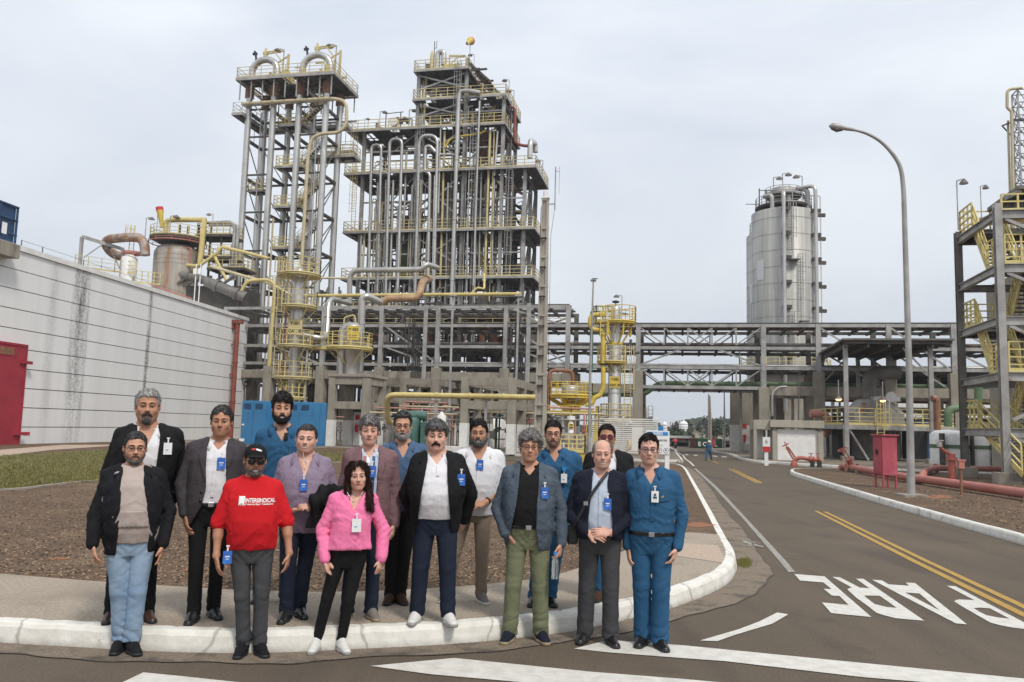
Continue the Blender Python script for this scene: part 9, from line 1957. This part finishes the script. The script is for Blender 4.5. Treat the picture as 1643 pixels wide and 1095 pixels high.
# 11 ---- white short sleeve
def p11():
 p = Person('dark bearded man in short sleeved white shirt and khaki trousers with a watch', [(706, 971), (781, 973)], (769, 673), KH, 1.06, .05, chest=768, hip=757, skin='skin_tan', headturn=-4)
 p.set_arms(((728, 800, .0), (752, 815, -.19), (771, 808, -.22), (0, .6, -1), .5), ((806, 797, .0), (777, 808, -.18), (760, 812, -.23), (0, .6, -1), .5)); p.arms[0]['thumb'] = 1
 p.body(1.05, 1.0, smile=1, neckr=1.15); p.brows('hair_black', 1.2); p.hair('hair_black', .018, .005, .072, fringe=.004); p.beard('beard_salt', 'full', .010, True); p.trousers('f_khaki', 1.0, .012, .094, .07, .06, .06, .006, .009, 14.0); p.shoes('f_greyshoe', 'sole_white', 1.02, 'red')
 p.top('shirt', 'f_white', .020, .83, .5, .080, .080, .07, neck='v', nr=.070, vdepth=.12, fold=.006, seed=31.0, hemw=.03); p.collar('f_white', .040, .071, .75, .09, w=.045); p.badge('shirt', 770, 746, 'blue badge on the short sleeved white shirt', clip=False); k = p.k; x = lambda z: p.line(z*k)[0]; p.decal('shirt', [(x(.95)-.014, .95*k), (x(.95)+.014, .95*k), (x(1.32)+.014, 1.32*k), (x(1.32)-.014, 1.32*k)], 'f_white', .004, 'placket', .003)
 A_ = p.arms[1]; dd = (A_['E']-A_['W'])/np.linalg.norm(A_['E']-A_['W']); v = Vol(A_['W']-.1, A_['W']+.1, .0055); v.cap(A_['W']+dd*.035, A_['W']+dd*.045, .033, .033, 0); v.clip(lambda x, y, z: np.abs((x-A_['W'][0])*dd[0]+(y-A_['W'][1])*dd[1]+(z-A_['W'][2])*dd[2]-.04)-.011); v.mesh('watch', M['black'], p.root, 0)
# 12 ---- curly grey, denim over black
def p12():
 p = Person('curly grey haired man in glasses, open denim shirt over black, olive trousers', [(806, 1037), (878, 1038)], (851, 692), 0, 1.06, .05, chest=849, hip=847, skin='skin_mid', headturn=2, tilt=2)
 p.set_arms(((793, 832, .04), (812, 856, -.07), (826, 873, -.05), (1, .3, 0), .4), ((907, 838, .02), (901, 880, -.06), (894, 905, -.10), DOWN_IN_R, .9))
 p.body(1.02, 1.0, smile=.6); p.brows('hair_grey', .8); p.hair('hair_silver', .030, .020, .060, curl=1.0, fringe=.006); p.glasses(); p.trousers('f_olive', 1.0, .012, .098, .074, .070, .055, .006, .010, 16.0); p.waist_z = .95*p.k; p.fly('f_olive'); p.shoes('f_navy', 'sole_tan', 1.1, 'white'); p.belt('leather', .955)
 p.top('shirt', 'f_black', .014, .945, .4, neck='v', nr=.066, vdepth=.06, fold=.005, seed=33.0); p.collar('f_black', .040, .068, .5, .09, w=.036)
 p.top('denim_shirt', 'f_denimgrey', .030, .765, 1.0, .072, .062, .054, nr=.080, open_=[(.75, .18, .085), (.97, .14, .06), (1.15, .105, .062), (1.3, .09, .075), (1.5, .075, .075)], shell=.013, fold=.008, seed=35.0, infx=.028, hemw=.03); p.collar('f_denimgrey', .042, .080, .85, .09, 'denim_collar', .005, 1.445, w=.05)
 p.decal('denim_shirt', [(p.line(1.2*p.k)[0]+.095, 1.2*p.k), (p.line(1.2*p.k)[0]+.165, 1.2*p.k), (p.line(1.2*p.k)[0]+.165, 1.3*p.k), (p.line(1.2*p.k)[0]+.095, 1.3*p.k)], 'f_denimgrey', .004, 'pocket', .003); p.badge('denim_shirt', 874, 791, 'blue badge on the open denim shirt')
 A_ = p.arms[1]; q = p.F.W(*(A_['W']+A_['d']*.115+np.array([-.03, -.025, 0]))); b = empty('water_bottle', 'small clear water bottle with blue cap held at his side', 'bottle', (q.x, q.y, q.z-.18), 0)
 o = MB(); o.lathe([(.001, 0), (.028, .003), (.03, .02), (.027, .05), (.031, .08), (.027, .11), (.03, .14), (.012, .185), (.012, .2)], n=16); o.build('bottle_body', M['bottle'], b); o = MB(); o.lathe([(.015, .195), (.015, .218), (.001, .219)], n=14); o.build('cap', M['blue_sign'], b)
# 13 ---- worker behind
def p13():
 p = worker('clean shaven man with black glasses in blue work clothes behind the curly grey haired one', [(849, 977), (890, 978)], (888, 674), 893, 885, (((852, 790, .05), (850, 838, 0), (852, 866, -.03), DOWN_IN_L, .4), ((930, 790, .04), (926, 835, 0), (920, 862, -.03), DOWN_IN_R, .4)), skin='skin_mid')
 p.body(.98, .95, smile=.7); p.brows('hair_black', 1.1); p.hair('hair_black', .012, .006, .07); p.beard('stubble', 'short', .0016, True); p.glasses(); p.trousers('f_blue', 1.0, .014, .095, .075, .075, .06, .006, .01, 20.0); p.shoes('leather', 'black', 1.05); work_shirt(p, seed=37.0, v=.09); b = p.badge('shirt', 905, 768, 'white and blue badge on a round blue reel on the blue work shirt', 'white', w=.055, h=.08)
 o = MB(); o.tube([(0, -.004, .085), (0, -.014, .085)], .02, 14); o.build('reel', M['blue_sign'], b)
# 14 ---- navy jacket old man
def p14():
 p = Person('short balding elderly man in navy jacket and pale blue shirt with a shoulder strap', [(927, 1037), (990, 1044)], (967, 704), 0, 1.04, .045, chest=963, hip=962, skin='skin_pale', headturn=2)
 p.set_arms(((913, 835, .0), (942, 855, -.18), (968, 862, -.22), (0, .8, -.6), .35), ((1013, 832, .0), (977, 858, -.17), (953, 853, -.23), (0, .8, -.6), .35)); p.arms[0]['thumb'] = 1
 p.body(1.0, 1.0, smile=1.0); p.brows('hair_grey', .7); p.hair('hair_silver', .005, .007, .082, recede=.03, bald=True); p.trousers('f_greytrouser', .95, .014, .098, .078, .078, .05, .006, .008, 22.0); p.shoes('leather', 'black', 1.0)
 p.top('shirt', 'f_lightblue', .014, .94, .4, neck='v', nr=.066, vdepth=.05, fold=.005, seed=39.0); p.collar('f_lightblue', .038, .067, .5, .07, w=.032)
 k = p.k; x = lambda z: p.line(z*k)[0]; p.decal('shirt', [(x(1.0)-.014, 1.0*k), (x(1.0)+.014, 1.0*k), (x(1.4)+.014, 1.4*k), (x(1.4)-.014, 1.4*k)], 'f_lightblue', .004, 'placket', .003)
 p.top('jacket', 'f_navy', .036, .89, .97, .078, .070, .056, nr=.084, open_=[(.87, .09, .10), (1.05, .10, .105), (1.2, .085, .085), (1.35, .07, .06), (1.5, .068, .068)], shell=.016, fold=.008, seed=41.0, infx=.032)
 q = empty('shoulder_bag', 'small black shoulder bag with its strap across the pale blue shirt', 'bag', p.F.o, p.F.yaw); o = MB(); pts = [p.px(*a) for a in ((975, 758, -.10), (962, 775, -.17), (948, 795, -.20), (938, 812, -.20), (926, 835, -.19), (917, 850, -.12))]
 for a, b in zip(pts[:-1], pts[1:]): o.beam(a, b, .006, .035, up=(0, -1, 0)) if 0 else o.tube([a, b], .013, 6)
 o.build('strap', M['black'], q); o = MB(); a = p.px(919, 858, -.02); o.box(a, (.09, .12, .15)); o.build('pouch', M['black'], q, bevel=.02); o = MB(); o.box(p.px(940, 808, -.215), (.035, .012, .03)); o.build('buckle', M['steel'], q)
 p.badge('shirt', 975, 809, 'blue badge beside the strap on the pale blue shirt')
# 15 ---- back with sunglasses
def p15():
 p = Person('man in purple tinted sunglasses, black jacket and white polo at the right back', [(953, 969), (972, 966)], (974, 680), KH, 1.1, .05, sh=1.03, chest=976, hip=968, skin='skin_tan')
 p.set_arms(((928, 795, .05), (930, 842, 0), (932, 870, -.03), DOWN_IN_L, .4), ((1018, 795, .05), (1016, 842, 0), (1013, 870, -.03), DOWN_IN_R, .4)); p.body(1.05, 1.0, neckr=1.15); p.brows('hair_black'); p.hair('hair_dark', .010, .006, .074); p.glasses(2, 'black', 1.05)
 p.trousers('f_blue', 1.0); p.shoes('f_brown', 'black', 1.0); p.top('polo', 'f_white', .012, .90, .4, neck='v', nr=.068, vdepth=.08, fold=.005, seed=43.0); p.collar('f_white', .040, .070, .5, .08, w=.034); p.top('jacket', 'f_black', .034, .80, 1.0, .074, .064, .052, nr=.085, open_=[(.78, .09, .09), (1.1, .085, .085), (1.3, .08, .08), (1.5, .07, .07)], shell=.016, fold=.007, seed=45.0, infx=.032); p.collar('f_black', .05, .09, .9, .03, 'jacket_collar', .008, 1.44, w=.03)
# 16 ---- right worker
def p16():
 p = worker('man with glasses in full blue work uniform with photo badge, rightmost in front', [(1021, 1043), (1069, 1050)], (1041, 696), 1047, 1045, (((1004, 838, .04), (1008, 882, .0), (1011, 912, -.03), DOWN_IN_L, .4), ((1097, 836, .0), (1087, 878, -.05), (1076, 908, -.09), DOWN_IN_R, .55)), zg=0, g=1.03, belly=.02, skin='skin_pale', headturn=4)
 p.body(.98, .97); p.brows('hair_dark', .9); p.hair('hair_dark', .018, .008, .076, fringe=.004, recede=.02); p.glasses(0, 'blue_dark', 1.0); p.trousers('f_blue', 1.0, .014, .098, .080, .082, .05, .006, .011, 24.0); p.waist_z = .945*p.k; p.fly('f_blue'); p.shoes('leather', 'black', 1.08); p.belt('leather', .93)
 work_shirt(p, seed=47.0, v=.11); p.badge('shirt', 1051, 797, 'white photo badge on the rightmost blue uniform', 'white', photo=True, w=.058, h=.09); p.decal('shirt', [(p.px(1059, 797, -.1)[0], p.px(1059, 798, -.1)[2]), (p.px(1059, 797, -.1)[0]+.025, p.px(1059, 798, -.1)[2]), (p.px(1059, 797, -.1)[0]+.03, p.px(1059, 794, -.1)[2]), (p.px(1059, 797, -.1)[0]+.02, p.px(1059, 796, -.1)[2])], 'yellow', .007, 'emblem', .002)
 o = MB(); o.tube([p.hp(-.01, -.07, .09), p.hp(.0, -.098, .075), p.hp(.006, -.104, .055), p.hp(.014, -.102, .046)], .003, 5); o.build('forelock', M['hair_dark'], p.root)
# 17 ---- far worker
def p17():
 p = Person('worker in blue overalls and white helmet walking across the far road', [(1131, 739.5), (1143, 739.5)], (1138, 707.5), 0, 1.05, .0, chest=1137, hip=1137, skin='skin_tan', headturn=50, group=None)
 w = p.px; p.arms = []; p.set_arms(((1131, 721, .1), (1132, 725.5, 0), (1133, 728, 0), DOWN_IN_L, .3), ((1143, 720, -.1), (1146, 723, -.2), (1149, 724, -.25), DOWN_IN_R, .3))
 p.body(); p.trousers('f_blue', 1.0, .02, .1, .08, .075, h=.012); p.shoes('leather', 'black'); p.top('overall_top', 'f_blue', .02, .93, 1.0, h=.012); v = Vol(p.head-.2, p.head+.2, .009); p.he(v, (0, .0, .05), (.1, .125, .1), .01); hc = p.head; v.clip(lambda x, y, z: (.03-(z-hc[2]))+0*x+0*y); v.cap(p.hp(0, -.1, .035), p.hp(0, -.14, .03), .05, .03, .01, sq=(1, 1, .2)); v.mesh('helmet', M['white'], p.root, 1)
_only = None
for _i, _f2 in enumerate((p1, p2, p3, p4, p5, p6, p7, p8, p9, p10, p11, p12, p13, p14, p15, p16, p17)):
 if _only and (_i+1) not in _only: continue
 _f2()
